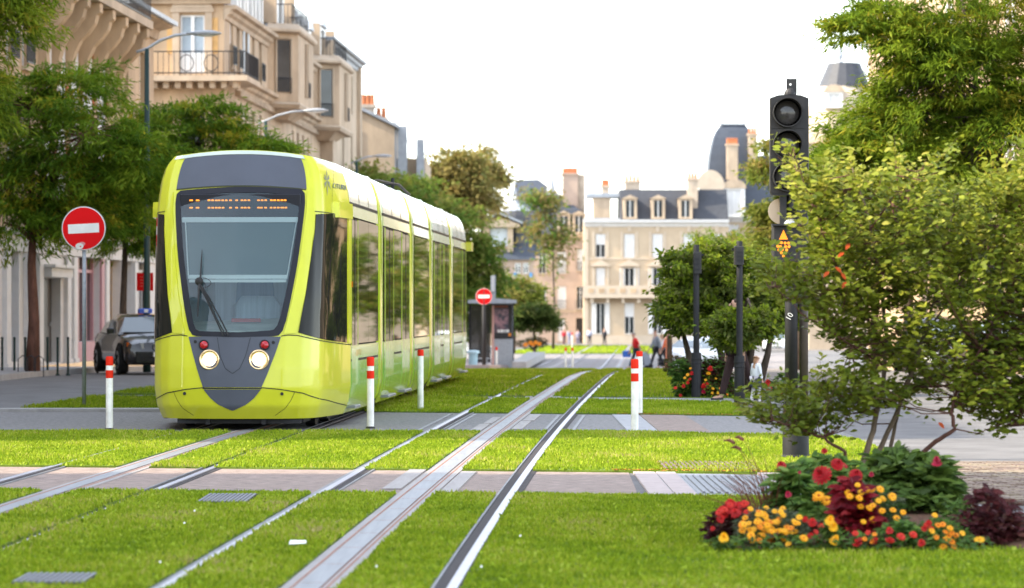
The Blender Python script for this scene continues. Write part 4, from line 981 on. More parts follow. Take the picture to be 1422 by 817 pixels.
# end wall facing the camera: local x = 0 plane
bw = MB(); EW = 11.0
def endwall(par, holes_, z0, z1, m, xq=0.0, w_=EW):
    b = MB(); ys_ = sorted({0.0, w_} | {v for h in holes_ for v in h[:2]}); zs = sorted({z0, z1} | {v for h in holes_ for v in h[2:4]})
    for i in range(len(ys_)-1):
        for j in range(len(zs)-1):
            cy, cz = (ys_[i]+ys_[i+1])/2, (zs[j]+zs[j+1])/2
            if any(h[0] < cy < h[1] and h[2] < cz < h[3] for h in holes_): continue
            b.poly([(xq, ys_[i], zs[j]), (xq, ys_[i+1], zs[j]), (xq, ys_[i+1], zs[j+1]), (xq, ys_[i], zs[j+1])])
    return b.build('end_wall', m, par, fix=False)
def eyp(px): return (711 + (-16+.0434*128)*F/128 - px)*128/F      # distance left of the corner
ew = (eyp(284), eyp(250), 9.98, 12.1)
endwall(B, [ew, (ew[0], ew[1], 6.5, 8.6), (5.5, 6.6, 9.98, 12.1), (5.5, 6.6, 6.5, 8.6)], -2, 12.75, M['stone_warm'])
b = MB(); t = .06
for a, c, e, f in ((ew[0], ew[1], ew[2], ew[2]+t), (ew[0], ew[1], ew[3]-t, ew[3]), (ew[0], ew[0]+t, ew[2]+t, ew[3]-t), (ew[1]-t, ew[1], ew[2]+t, ew[3]-t), ((ew[0]+ew[1])/2-.06, (ew[0]+ew[1])/2+.06, ew[2]+t, ew[3]-t)): b.box(.05, .11, a, c, e, f)
b.box(.051, .109, ew[0]+t, ew[1]-t, ew[2]+t, ew[2]+.75); wn = b.build('window', M['winframe'], B); bx(wn, 'pane', .115, .13, ew[0], ew[1], ew[2], ew[3], 'pane_light')
bx(B, 'pane', .115, .13, ew[0], ew[1], 6.5, 8.6, 'pane'); bx(B, 'pane', .115, .13, 5.5, 6.6, 6.5, 8.6, 'pane'); bx(B, 'pane', .115, .13, 5.5, 6.6, 9.98, 12.1, 'pane')
for a, c in ((ew[0]-.28, ew[0]-.03), (ew[1]+.03, ew[1]+.28)): bx(B, 'window_jamb', -.10, -.001, a, c, 9.9, 12.2, 'stone_pale')
bx(B, 'window_lintel', -.14, -.001, ew[0]-.34, ew[1]+.34, 12.2, 12.34, 'stone_pale')
b = MB(); c0 = (ew[0]+ew[1])/2; b.loft([[(x, c0 + .75*math.cos(a), 12.341 + .42*math.sin(a)) for a in [math.pi*k/12 for k in range(13)]] for x in (-.16, -.002)]); b.build('arched_pediment', M['stone_pale'], B)
for px in (238, 296): bx(B, 'ochre_panel', -.03, -.003, eyp(px)-.17, eyp(px)+.17, 10.7, 12.0, 'ochre')
b = MB(); b.box(-.45, -.001, -.45, EW, 12.70, 12.95); b.box(-.25, -.002, -.25, EW, 12.5, 12.699); b.build('cornice', M['stone'], B)
b = MB(); b.box(-.95, -.001, -.95, EW, 9.66, 9.86); b.box(-.001, 3.2, -.95, -.0, 9.66, 9.86); b.build('balcony_slab', M['stone_pale'], B)
b = MB(); y = -.6
while y < EW: b.box(-.7, -.003, y, y+.2, 9.42, 9.658); y += .42
b.build('dentils', M['stone'], B)['kind'] = 'stuff'
b = MB()                                                     # balcony railing round the corner
def rail_run(p, q, n):
    p, q = Vector(p), Vector(q); d = q-p
    for z in (9.95, 10.72): b.tube([p+Vector((0,0,z)), q+Vector((0,0,z))], .022, 4)
    for k in range(n+1): c = p + d*k/n; b.tube([c+Vector((0,0,9.86)), c+Vector((0,0,10.72))], .012, 4)
rail_run((-.88, EW, 0), (-.88, -.88, 0), 60); rail_run((-.88, -.88, 0), (3.15, -.88, 0), 22)
for yy in (ew[0]-.35, ew[1]-.35): b.tube([(-.89, yy + .26*math.cos(a), 10.3 + .3*math.sin(a)) for a in [2*math.pi*k/12 for k in range(13)]], .02, 4)
b.build('balcony_railing', M['iron'], B)
body(B, .35, LB, 0, EW, -2, 12.4, 'stone')
moulding(B, 3.3, LB, 10.0, CORN, 'stone'); dentils(B, 3.3, LB, 9.56, 'stone_pale'); moulding(B, 0, LB, 4.0, BAND, 'stone_pale', 'band'); moulding(B, 0, LB, 12.4, CORN, 'stone_pale')
mansard(B, .2, LB, .1, EW-.1, 12.47, 14.1, .7, 'slate', .5)
bx(B, 'roof_edge', .4, LB, .55, .85, 14.08, 14.22, 'zinc')
for p in (327, 337, 348, 358, 405, 412, 419, 426): dormer(B, bxp(p), 1.25, 12.3, 13.85, -.15, 1.3, 'winframe', 'shut' if p % 2 else 'french', 'zinc')
for (xa, xb_) in orl:                                         # oriels: three-sided bays on corbels, with a small roof terrace
    b = MB(); pr = [(xa, 0), (xa+.9, -1.15), (xb_-.9, -1.15), (xb_, 0)]
    def rg(z, s=1.0): 
        xm = (xa+xb_)/2; return [(xm+(x-xm)*s, y*s, z) for x, y in pr]
    b.loft([rg(9.2, .45), rg(9.55, .8), rg(9.75, 1.0), rg(12.55, 1.0)]); o = b.build('oriel', M['stone'], B)
    b = MB(); b.loft([rg(12.551, 1.06), rg(12.62, 1.12), rg(12.72, 1.12), rg(12.98, .96)]); b.build('oriel_cornice', M['stone_pale'], o)
    b = MB(); b.loft([rg(9.56, 1.03), rg(9.70, 1.08), rg(9.78, 1.05)]); b.build('corbel_band', M['stone_pale'], o)
    # tall slit windows: one on the slanting side that faces the camera, one on the front
    px_, py_ = xa + .45, -.575; d = Vector((.9, -1.15, 0)).normalized(); nrm = Vector((-1.15, -.9, 0)).normalized()
    for (c, dd, nn) in ((Vector((px_, py_, 0)), d, nrm), (Vector(((xa+xb_)/2, -1.15, 0)), Vector((1, 0, 0)), Vector((0, -1, 0)))):
        b = MB(); P_ = [c - dd*.30 + nn*.01, c + dd*.30 + nn*.01]; b.hexa([(P_[0].x, P_[0].y, 10.2), (P_[1].x, P_[1].y, 10.2), (P_[1].x+nn.x*.03, P_[1].y+nn.y*.03, 10.2), (P_[0].x+nn.x*.03, P_[0].y+nn.y*.03, 10.2), (P_[0].x, P_[0].y, 12.3), (P_[1].x, P_[1].y, 12.3), (P_[1].x+nn.x*.03, P_[1].y+nn.y*.03, 12.3), (P_[0].x+nn.x*.03, P_[0].y+nn.y*.03, 12.3)]); b.build('window', M['pane'], o)
        b = MB(); q = c + nn*.05; b.tube([(q - dd*.36) + Vector((0,0,10.15)), (q - dd*.36) + Vector((0,0,12.35)), (q + dd*.36) + Vector((0,0,12.35)), (q + dd*.36) + Vector((0,0,10.15))], .05, 4); b.build('window_frame', M['stone_pale'], o)
        b = MB(); q = c + nn*.16
        for k in range(6): b.tube([(q + dd*(-.3+.12*k)) + Vector((0,0,10.15)), (q + dd*(-.3+.12*k)) + Vector((0,0,10.75))], .013, 4)
        b.tube([(q - dd*.3) + Vector((0,0,10.75)), (q + dd*.3) + Vector((0,0,10.75))], .02, 4); b.build('railing', M['iron'], o)
    xm = (xa+xb_)/2; bx(B, 'terrace_pier', xa+.2, xa+.7, -.3, .3, 12.98, 14.4, 'stone'); bx(B, 'terrace_pier', xb_-.7, xb_-.2, -.3, .3, 12.98, 14.6, 'stone')
    railing(B, xa+.7, xb_-.7, -.9, 12.98, .8, 16, .8, 'terrace_railing'); dormer(B, xm, 2.6, 12.99, 14.5, -.1, 1.4, 'winframe', 'french', 'zinc')
for x in (9.0, 22.0, 31.0): chimney(B, x, x+1.9, 2.0, 2.9, 13.6, 15.3, 5)
# plain pale end unit of the row
Bs = row_house('stone_house', 'plain pale house with three columns of narrow windows ending the left row', 'house', Y1b + .05); L = L_of(181, Y1b)
holes = [(x-.5, x+.5, z, z+1.9) for x in (4.5, 9.0, 13.6) for z in (5.0, 8.2, 11.2)]
wall(Bs, 0, L, -2.2, 14.0, holes, M['stone_pale'], -.25); body(Bs, 0, L, -.25, 11, -2.2, 14.0, 'stone_pale')
for h in holes: window(Bs, *h, style=random.choice(('opengrey', 'french')), y=-.1)
bx(Bs, 'corner_pilaster', .0, 1.2, -.6, -.251, -2, 13.9, 'stone_pale'); bx(Bs, 'corner_pilaster', L-.9, L, -.45, -.252, -2, 13.9, 'stone_pale')
moulding(Bs, 0, L+.2, 14.0, CORN, 'zinc', y=-.25); mansard(Bs, 0, L, .1, 10.8, 14.08, 15.0, 2.2, 'slate')
bx(Bs, 'drain_pipe', L+.01, L+.16, -.5, -.3, 0, 13.8, 'dark_green_paint') if False else None
# --- C: lower house with a blank gable
Cc = thing('gabled_house', 'lower beige house with a blank sloping gable wall and grey flues beyond the left row', 'house', (0, 186, 0))
b = MB(); xa, xb_, zb_ = -17.5, -6.2, 1.7
b.loft([[(x, y, z) for x, z in ((xa, -2), (xb_, -2), (xb_, 11.0), (xa+6, 13.6), (xa, 12))] for y in (0, 16)]); b.build('wall', M['stone_pale'], Cc)
b = MB(); b.loft([[(x, y, z) for x, z in ((xb_+.25, 10.93), (xb_+.25, 11.1), (xa+6, 13.8), (xa+6, 13.62))] for y in (-.25, 16.2)]); b.build('roof', M['zinc'], Cc)
bx(Cc, 'red_panel', -8.45, -8.02, -.06, -.002, 8.9, 10.9, 'brickred')
for x0, x1, zt in ((-6.55, -6.1, 11.3), (-6.05, -5.55, 11.1), (-5.05, -4.65, 10.4)): bx(Cc, 'flue', x0, x1, .6, 1.1, 3, zt, 'zinc')
bx(Cc, 'side_wing', -6.1, -4.6, 1.2, 14, -2, 9.4, 'stone'); bx(Cc, 'low_annex', -8.0, -5.2, -1.6, -.003, -2, 8.0, 'stone_warm'); bx(Cc, 'annex_roof', -8.1, -5.1, -1.8, -.004, 8.001, 8.2, 'slate')
chimney(Cc, -8.55, -7.4, 3, 3.9, 11.0, 12.2, 5); chimney(Cc, -7.3, -6.75, 3, 3.9, 10.8, 11.5, 2)
# --- far houses facing the camera
def fz(py, Y): return H - (py-428)*Y/F - gz(Y)
def far(name, label, Y): return thing(name, label, 'house', (0, Y, gz(Y)))
Yf = 318.0
Fh = far('cream_house', 'cream stone house with white shutters, pediments and a long balcony closing the street', Yf)
def fx_(px, Y=Yf): return X_at(px, Y)
z_ = lambda py: fz(py, Yf)
cols = [(827, 841), (866.5, 881.5), (906, 920.5), (949, 964), (988, 1003)]
x0, x1 = fx_(812), fx_(1012); holes = []; st = []
for k, (a, c) in enumerate(cols):
    A_, C_ = fx_(a), fx_(c)
    holes.append((A_, C_, z_(358), z_(325))); st.append('half2' if k == 0 else 'shut')
    holes.append((A_+.05, C_-.05, z_(400), z_(372))); st.append('shut' if k == 0 else 'open')
    holes.append((A_+.05, C_-.05, z_(464), z_(421))); st.append('open' if k in (0, 2) else 'half')
wall(Fh, x0, x1, 0, z_(306), holes, M['cream']); body(Fh, x0, x1, 0, 12, 0, z_(306), 'cream')
for h, s in zip(holes, st): window(Fh, *h, style='half' if s == 'half2' else s, trim='cream_trim')
moulding(Fh, x0-.1, x1, z_(309), [(0, -.4), (.1, -.38), (.2, -.1), (.55, -.02), (.6, .22), (0, .25)], 'shutter'); moulding(Fh, x0, x1, z_(359.5), BAND, 'cream_trim', 'band')
for a, c in cols:
    A_, C_ = fx_(a), fx_(c); m_ = (A_+C_)/2; b = MB(); zz = z_(370)
    b.loft([[(A_-.45, y, zz), (C_+.45, y, zz), (C_+.45, y, zz+.1), (m_, y, zz+.62), (A_-.45, y, zz+.1)] for y in (-.3, -.003)]); b.build('pediment', M['cream_trim'], Fh)
    for x in (A_-.3, C_+.08): bx(Fh, 'window_trim', x, x+.22, -.09, -.002, z_(400), zz-.001, 'cream_trim'); bx(Fh, 'upper_trim', x, x+.2, -.06, -.002, z_(357), z_(322), 'cream_trim')
    bx(Fh, 'keystone', m_-.16, m_+.16, -.12, -.004, z_(322), z_(314), 'cream_trim')
bx(Fh, 'balcony_slab', x0-.2, x1, -1.1, -.001, z_(414), z_(410), 'cream_trim')
bx(Fh, 'balcony_parapet', x0-.2, x1, -1.1, -.95, z_(409.9), z_(397), 'cream_trim')
for k in range(14):
    xx = x0 + .3 + k*.95
    if xx > x1 - .5: break
    bx(Fh, 'parapet_opening', xx, xx+.5, -1.13, -1.101, z_(407), z_(401), 'stone_warm')
for k in range(9):
    xx = x0 + .5 + k*1.4
    if xx < x1-.3: bx(Fh, 'bracket', xx, xx+.28, -.8, -.002, z_(421), z_(414.1), 'cream_trim')
bx(Fh, 'plinth', x0-.05, x1, -.12, -.003, 0, z_(466), 'cream_trim'); bx(Fh, 'corner_pier', x0-.08, x0+.3, -.1, -.004, z_(465.9), z_(318), 'cream_trim')
b = MB(); b.loft([[(x, .3, z_(306)), (x, 2.6, z_(262)), (x, 9, z_(262)), (x, 11.5, z_(306))] for x in (fx_(862), x1)]); b.build('roof', M['slate'], Fh)
bx(Fh, 'roof_terrace', x0, fx_(861), .3, 11, z_(306), z_(303), 'zinc')
for px in (875, 914, 952): dormer(Fh, fx_(px), 1.25, z_(304), z_(276), .05, 2.2, 'stone_pale', 'french', 'stone_pale')
chimney(Fh, fx_(870), fx_(891), 4, 5.2, z_(275), z_(252), 4); chimney(Fh, fx_(956), fx_(970), 1.2, 2.4, z_(290), z_(250), 3)
bx(Fh, 'attic_block', fx_(826), fx_(850), 5, 9, z_(303), z_(272), 'stone_pale'); bx(Fh, 'skylight_roof', fx_(816), fx_(862), 4.8, 9.5, z_(271.9), z_(266), 'zinc'); chimney(Fh, fx_(838), fx_(848), 5, 6, z_(266), z_(258), 3, pot='terracotta')
# --- E: pinkish house with slate mansard and a big chimney
Ye = 326.0; E = far('mansard_house', 'pinkish stone house with a slate mansard and a tall wide chimney beside the cream house', Ye)
ze = lambda py: fz(py, Ye)
ex = lambda px: X_at(px, Ye)
holes = [(ex(801.5), ex(810.5), ze(376), ze(346)), (ex(774), ex(786), ze(429), ze(398)), (ex(800.5), ex(811), ze(429), ze(398)), (ex(774.5), ex(784), ze(474), ze(443)), (ex(800), ex(812), ze(478)+.01, ze(442)), (ex(774), ex(786), ze(380), ze(350)), (ex(748), ex(758), ze(429), ze(398)), (ex(748), ex(758), ze(380), ze(350))]
xe0, xe1 = ex(722), ex(812.3)
wall(E, xe0, xe1, 0, ze(329), holes, M['pinkstone']); body(E, xe0, xe1, 0, 14, 0, ze(329), 'pinkstone')
for h, s in zip(holes, ('shut', 'shut', 'french', 'shut', None, 'shut', 'french', 'french')):
    if s: window(E, *h, style=s, rail=(h[2] > 2.5))
bx(E, 'gate', *holes[4][:2], .15, .2, holes[4][2], holes[4][3], 'door_dark'); moulding(E, xe0, xe1, ze(327), CORN, 'stone_pale'); moulding(E, xe0, xe1, ze(432), BAND, 'stone_pale', 'band')
mansard(E, xe0, xe1, .1, 13, ze(326), ze(291), 1.2, 'slate_blue')
b = MB(); b.loft([[(ex(708), 1.5, ze(290.9)), (ex(806), 1.5, ze(290.9)), (ex(806), 12, ze(290.9)), (ex(708), 12, ze(290.9))], [(ex(716), 6, ze(247)), (ex(748), 6, ze(246)), (ex(748), 8, ze(246)), (ex(716), 8, ze(247))]]); b.build('hip_roof', M['slate_blue'], E)
for px in (783, 804): dormer(E, ex(px), 1.2, ze(325), ze(298), -.05, 1.6, 'stone_pale', 'french', 'stone_pale')
chimney(E, ex(782), ex(803), 2.2, 5.5, ze(300), ze(242), 6, 'pinkstone'); bx(E, 'chimney_shoulder', ex(803.2), ex(813), 2.6, 5.2, ze(300), ze(241), 'chimney')
bx(E, 'skylight', ex(738), ex(747), 3.2, 3.4, ze(282), ze(272), 'pane_light')
b = MB(); b.lathe([(.5, 0), (.25, 1.2), (.06, 2.1), (.02, 2.6)], (ex(766), 2, ze(270)), 8); b.build('finial', M['zinc'], E)
for px, t in ((779, 215), (792, 210)):
    b = MB(); b.tube([(ex(px), 4, ze(240)), (ex(px)+.2, 4, ze(t))], .035, 5); b.tube([(ex(px)-.5, 4, ze(t+6)), (ex(px)+.8, 4, ze(t+4))], .025, 4); b.build('aerial', M['galv'], E)
# --- D: pavilion with pediment and domed turret
Yd = 285.0; Dh = far('pavilion_house', 'small pavilion with a pediment and a domed slate turret behind the mid street trees', Yd)
zd = lambda py: fz(py, Yd)
dx = lambda px: X_at(px, Yd)
bx(Dh, 'wall', dx(668), dx(712), 0, 8, 0, zd(316), 'stone'); bx(Dh, 'blind_window', dx(681), dx(707), -.08, -.002, zd(342), zd(317), 'shutter_grey')
for px in (676, 709): bx(Dh, 'column', dx(px)-.25, dx(px)+.2, -.35, -.003, zd(350), zd(316), 'stone_pale')
b = MB(); b.loft([[(dx(664), y, zd(315.9)), (dx(722), y, zd(315.9)), (dx(722), y, zd(312)), (dx(694), y, zd(301)), (dx(664), y, zd(312))] for y in (-.7, 8)]); b.build('pediment', M['stone_pale'], Dh)
b = MB(); b.loft([[(dx(660), y, zd(311.9)), (dx(694), y, zd(298)), (dx(726), y, zd(311.5)), (dx(726), y, zd(309)), (dx(694), y, zd(295)), (dx(660), y, zd(309))] for y in (-.9, 8.2)]); b.build('roof', M['zinc'], Dh)
chimney(Dh, dx(680), dx(688), 2, 3, zd(300), zd(284), 0, 'stone_pale')
b = MB(); b.lathe([(1.52, zd(355)), (1.52, zd(310))], (dx(727), 1.8, 0), 16); b.build('turret', M['slate_blue'], Dh)
b = MB(); b.lathe([(1.62, zd(309.9)), (1.6, zd(307)), (1.45, zd(299)), (1.2, zd(292.5))], (dx(716), 1.8, 0), 16); b.build('dome_skirt', M['slate'], Dh)
b = MB(); b.lathe([(1.2, zd(292.4)), (.7, zd(285)), (.3, zd(282)), (.12, zd(278)), (.2, zd(275)), (.06, zd(270)), (.02, zd(259))], (dx(716), 1.8, 0), 16); b.build('dome', M['zinc'], Dh)
bx(Dh, 'turret_base', dx(690), dx(742), -.2, 6, 0, zd(361), 'pinkstone'); b = MB(); b.loft([[(dx(684), -.5, zd(360.9)), (dx(744), -.5, zd(360.9)), (dx(742), 6, zd(360.9)), (dx(686), 6, zd(360.9))], [(dx(704), .1, zd(344)), (dx(742), .3, zd(340)), (dx(740), 6, zd(340)), (dx(704), 6, zd(344))]]); b.build('skirt_roof', M['slate_blue'], Dh)
for px in (719, 730): window(Dh, dx(px)-.22, dx(px)+.22, zd(380), zd(366), 'french', y=-.25, sill=False)
for px in (715, 737): bx(Dh, 'blue_bracket', dx(px)-.1, dx(px)+.12, -.3, -.201, zd(385), zd(379), mat('blue_bracket', (.08, .25, .5), .5))
# --- G: curved mansard tower house on the right
Yg = 330.0; Gh = far('tower_house', 'house with a tall curved slate tower roof, two spikes and an arched white dormer', Yg)
zg = lambda py: fz(py, Yg)
gx = lambda px: X_at(px, Yg)
wall(Gh, gx(964), gx(1130), 0, zg(300), [(gx(1008), gx(1026), zg(345), zg(312)), (gx(1060), gx(1075), zg(345), zg(312))], M['cream'], -.5); body(Gh, gx(964), gx(1130), -.5, 12, 0, zg(300), 'cream')
for a, c in ((1008, 1026), (1060, 1075)): window(Gh, gx(a), gx(c), zg(345), zg(312), 'half', y=-.35)
moulding(Gh, gx(964), gx(1130), zg(302), CORN, 'shutter', y=-.5)
b = MB(); b.loft([[(gx(986), -.3, zg(299)), (gx(1120), -.3, zg(299)), (gx(1120), 10, zg(299)), (gx(986), 10, zg(299))], [(gx(986), .2, zg(256)), (gx(1112), .2, zg(256)), (gx(1112), 10, zg(256)), (gx(986), 10, zg(256))], [(gx(1045), 3, zg(214)), (gx(1090), 3, zg(214)), (gx(1090), 8, zg(214)), (gx(1045), 8, zg(214))]]); b.build('roof', M['slate_blue'], Gh)
rows = []
for py, hw in ((300, 36), (262, 36), (245, 35.6), (230, 34.6), (215, 33), (200, 30), (190, 27.5), (180, 23), (172, 17)):
    r = hw*Yg/F; rows.append([(gx(1020)+r*a, 3.2+r*c, zg(py)) for a, c in ((-1, -1), (-.3, -1.05), (.3, -1.05), (1, -1), (1, 1), (-1, 1))])
b = MB(); b.loft(rows); b.build('tower_roof', M['slate_blue'], Gh)
bx(Gh, 'roof_crest', gx(1003), gx(1037), 1.8, 4.6, zg(172), zg(170), 'zinc')
for px in (1004, 1037):
    b = MB(); b.tube([(gx(px), 3, zg(170)), (gx(px), 3, zg(142))], [.16, .06], 6); b.build('spike', M['zinc'], Gh)
b = MB(); b.loft([[(gx(986)+ (1.35)*math.cos(a), y, zg(262) + 1.7*math.sin(a)) for a in [math.pi*k/14 for k in range(15)]] for y in (-.9, .4)]); b.build('curved_gable', M['cream_trim'], Gh)
b = MB(); b.loft([[(x, y, z) for x, z in ((gx(964), zg(300)), (gx(1000), zg(300)), (gx(1004), zg(262)), (gx(972), zg(262)), (gx(966), zg(280)))] for y in (-.9, .5)]); b.build('scroll_wall', M['cream_trim'], Gh)
dm = dormer(Gh, gx(1019), 2.0, zg(301), zg(262), -.75, 2.6, 'winframe', 'shut', 'stone_pale', arch=True)
chimney(Gh, gx(1009), gx(1024), -.6, .3, zg(250), zg(203), 5, 'stone_pale'); chimney(Gh, gx(1040), gx(1052), .5, 1.5, zg(240), zg(188), 3, 'stone_pale')
# --- H: domed corner house on the right, I: stone house along the right side
Yh = 262.0; Hh = far('domed_house', 'pale corner house with a slate topped dome rising behind the right tree', Yh)
zh = lambda py: fz(py, Yh)
hx = lambda px: X_at(px, Yh)
bx(Hh, 'wall', hx(1123), hx(1290), 0, 10, 0, zh(200), 'stone_pale'); moulding(Hh, hx(1121), hx(1290), zh(200), CORN, 'stone_pale')
rows = []
for py, hw in ((199.9, 51), (170, 50), (150, 47), (132, 42.5), (118, 37)):
    r = hw*Yh/F; rows.append([(hx(1174)+r*math.cos(a), 3.2+r*math.sin(a), zh(py)) for a in [2*math.pi*k/16 for k in range(16)]])
b = MB(); b.loft(rows); b.build('dome', M['cream_trim'], Hh, smooth=True)
rows = []
for py, hw in ((117.9, 37.5), (105, 32), (92, 26), (84, 23)):
    r = hw*Yh/F; rows.append([(hx(1178)+r*math.cos(a), 3.2+r*math.sin(a), zh(py)) for a in [2*math.pi*k/16 for k in range(16)]])
b = MB(); b.loft(rows); b.build('dome_cap', M['slate'], Hh)
b = MB(); b.lathe([(.3, 0), (.14, .3), (.22, .6), (.05, 1.4)], (hx(1172), 3, zh(85)), 8); b.build('finial', M['zinc'], Hh)
dormer(Hh, hx(1158), 1.3, zh(150), zh(128), -.2, 1.6, 'winframe', 'shut', 'stone_pale', arch=True)
I0, I1 = 139.0, 60.0; Ih = thing('stone_house', 'stone house with an orange brown cornice behind the right street tree', 'house', (8+.0434*I0, I0, gz(I0)), math.atan2(-1, -.0434))
L = L_of(I0, I1); holes = []
for k in range(22): x = 1.6 + k*3.5; holes += [(x-.55, x+.55, z, z+2.1) for z in (5.6, 8.9, 12.0)] if x < L-1 else []
wall(Ih, 0, L, 0, 15.2, holes, M['stone_warm']); body(Ih, 0, L, 0, 11, 0, 15.2, 'stone_warm')
for h in holes: window(Ih, *h, style=random.choice(('french', 'shut', 'light', 'open')))
moulding(Ih, -.3, L, 15.2, [(0, -.6), (.12, -.58), (.2, -.3), (.6, -.15), (.65, .1), (0, .12)], 'ochre'); moulding(Ih, 0, L, 4.6, BAND, 'stone_pale', 'band'); mansard(Ih, 0, L, .1, 10.9, 15.33, 17.6, .9, 'slate', .6)
# ------------------------------------------------------------------ trees
def leaf_quads(P0, dirs, nor, ln, wd, pal, tintv, fold=.12):
    # kite shaped leaves: base, side, tip, side
    n = len(P0); side = np.cross(dirs, nor); side /= np.linalg.norm(side, axis=1)[:, None] + 1e-9
    ln = ln[:, None]; wd = wd[:, None]
    V = np.zeros((n, 4, 3))
    V[:,0] = P0; V[:,1] = P0 + dirs*ln*.5 + side*wd/2 + nor*wd*fold; V[:,2] = P0 + dirs*ln - nor*ln*.10; V[:,3] = P0 + dirs*ln*.5 - side*wd/2 + nor*wd*fold
    Fq = np.arange(n*4).reshape(n, 4)
    c = np.array(pal)[(tintv.clip(0, .999)*len(pal)).astype(int)] * (.78 + .44*NP.random(n))[:, None]
    return V.reshape(-1, 3), Fq, np.repeat(c, 4, 0)
def unit(v): return v / (np.linalg.norm(v, axis=1)[:, None] + 1e-9)
def crown_pts(blobs, nb, per, blen, droop, spread, flat=.45, rng=NP):
    """boughs reaching outwards from each blob's heart; leaves along them"""
    P, D, T, ends = [], [], [], []
    for (cx, cy, cz, rx, ry, rz, wgt) in blobs:
        m = max(3, int(nb*wgt)); a = rng.random(m)*2*np.pi; el = np.arcsin((rng.random(m)*1.75-.75).clip(-1, 1))
        d = np.stack([np.cos(a)*np.cos(el), np.sin(a)*np.cos(el), np.sin(el)], 1)
        r0 = .25 + .45*rng.random(m); r1 = r0 + (blen*(.5 + .8*rng.random(m))); R_ = np.array([rx, ry, rz])
        tone = rng.random(m)
        for k in range(m):
            t = rng.random(per)**.75
            rr = r0[k] + (r1[k]-r0[k])*t
            base = np.array([cx, cy, cz]) + d[k]*R_*rr[:, None]
            base[:, 2] -= droop*t*t*(.6 + .8*tone[k])*rz
            base += rng.normal(0, 1, (per, 3))*spread*np.array([1, 1, flat])*(0.5 + .7*t)[:, None]
            dd = d[k]*np.array([1, 1, .45]) + rng.normal(0, .55, (per, 3)); dd[:, 2] -= droop*.9*t + .1
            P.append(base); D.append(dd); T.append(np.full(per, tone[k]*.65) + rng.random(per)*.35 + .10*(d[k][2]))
            if k % 3 == 0: ends.append(((cx, cy, cz), tuple(np.array([cx, cy, cz]) + d[k]*R_*min(r1[k], 1.0)*.85 - np.array([0, 0, droop*rz*.5]))))
    P = np.concatenate(P); D = unit(np.concatenate(D)); T = np.concatenate(T)
    N = unit(rng.normal(0, .55, P.shape) + np.array([0, 0, 1.0]))
    return P, D, N, T, ends
def tree(name, label, X, Y, trunk, blobs, nb, per, ln, wd, pal, blen=.55, droop=.25, spread=.12, rt=.12, bark='bark', group=None, cat='tree', leafmat='leaf', limbs=True, trunks=None, gloss=False, clip=None, zb=None, flat=.45):
    z0 = gz(Y) if zb is None else zb
    t = thing(name, label, cat, (X, Y, z0), 0, group)
    P, D, N, T, ends = crown_pts(blobs, nb, per, blen, droop, spread, flat)
    if clip is not None:
        ok = clip(P); P, D, N, T = P[ok], D[ok], N[ok], T[ok]
    n = len(P); V, Fq, C = leaf_quads(P, D, N, ln*(.65 + .7*NP.random(n)), wd*(.65 + .7*NP.random(n)), pal, T)
    me = mesh_np('crown', V, Fq, M[leafmat], C); o = bpy.data.objects.new('crown', me); COL.objects.link(o); o.parent = t
    for tr in (trunks or [trunk]):
        b = MB(); k = len(tr); b.tube(tr, [rt*(1.15 if j == 0 else 1 - .55*j/(k-1)) for j in range(k)], 9); tk = b.build('trunk', M[bark], t, smooth=True)
    if limbs:
        b = MB(); top = Vector((trunks or [trunk])[0][-1]); lo = Vector((trunks or [trunk])[0][-2])
        for j, (cx, cy, cz, *_r) in enumerate(blobs):
            s = lo.lerp(top, random.uniform(.4, 1)); e = Vector((cx, cy, cz)); m = s.lerp(e, .5) + Vector((0, 0, .12*(e-s).length))
            b.tube([s, m, e], [rt*.42, rt*.28, rt*.14], 6)
        for (s, e) in ends[:90]:
            s, e = Vector(s), Vector(e); b.tube([s, s.lerp(e, .5) + Vector((0, 0, .06*(e-s).length)), e], [rt*.15, rt*.09, rt*.03], 4)
        b.build('limbs', M[bark], t, smooth=True)
    return t
PAL_L = [(.06,.125,.012), (.09,.175,.015), (.125,.22,.017), (.165,.27,.02), (.23,.31,.024), (.40,.35,.03)]
PAL_R = [(.065,.12,.012), (.105,.17,.014), (.145,.22,.017), (.19,.265,.02), (.25,.305,.025), (.36,.32,.03)]
PAL_M = [(.08,.15,.025), (.11,.19,.03), (.15,.22,.035), (.18,.23,.04), (.22,.24,.05), (.27,.23,.06)]
PAL_B = [(.20,.16,.06), (.24,.20,.065), (.28,.23,.07), (.22,.22,.06), (.32,.24,.08), (.17,.18,.05)]
PAL_Y = [(.10,.155,.025), (.14,.19,.03), (.18,.215,.035), (.22,.235,.04), (.25,.25,.06), (.28,.22,.06)]
PAL_D = [(.03,.055,.014), (.05,.08,.018), (.07,.105,.022), (.09,.13,.026), (.12,.155,.034), (.17,.185,.05)]
def pxb(px, py, Y, rpx, rpz, X, y=0.0, w=1.0, ry=None):           # blob from photo pixels, relative to the tree foot
    rx = rpx*Y/F; return (X_at(px, Y) - X, y, Z_at(py, Y) - gz(Y), rx, ry or max(rx*.8, 1.0), rpz*Y/F, w)
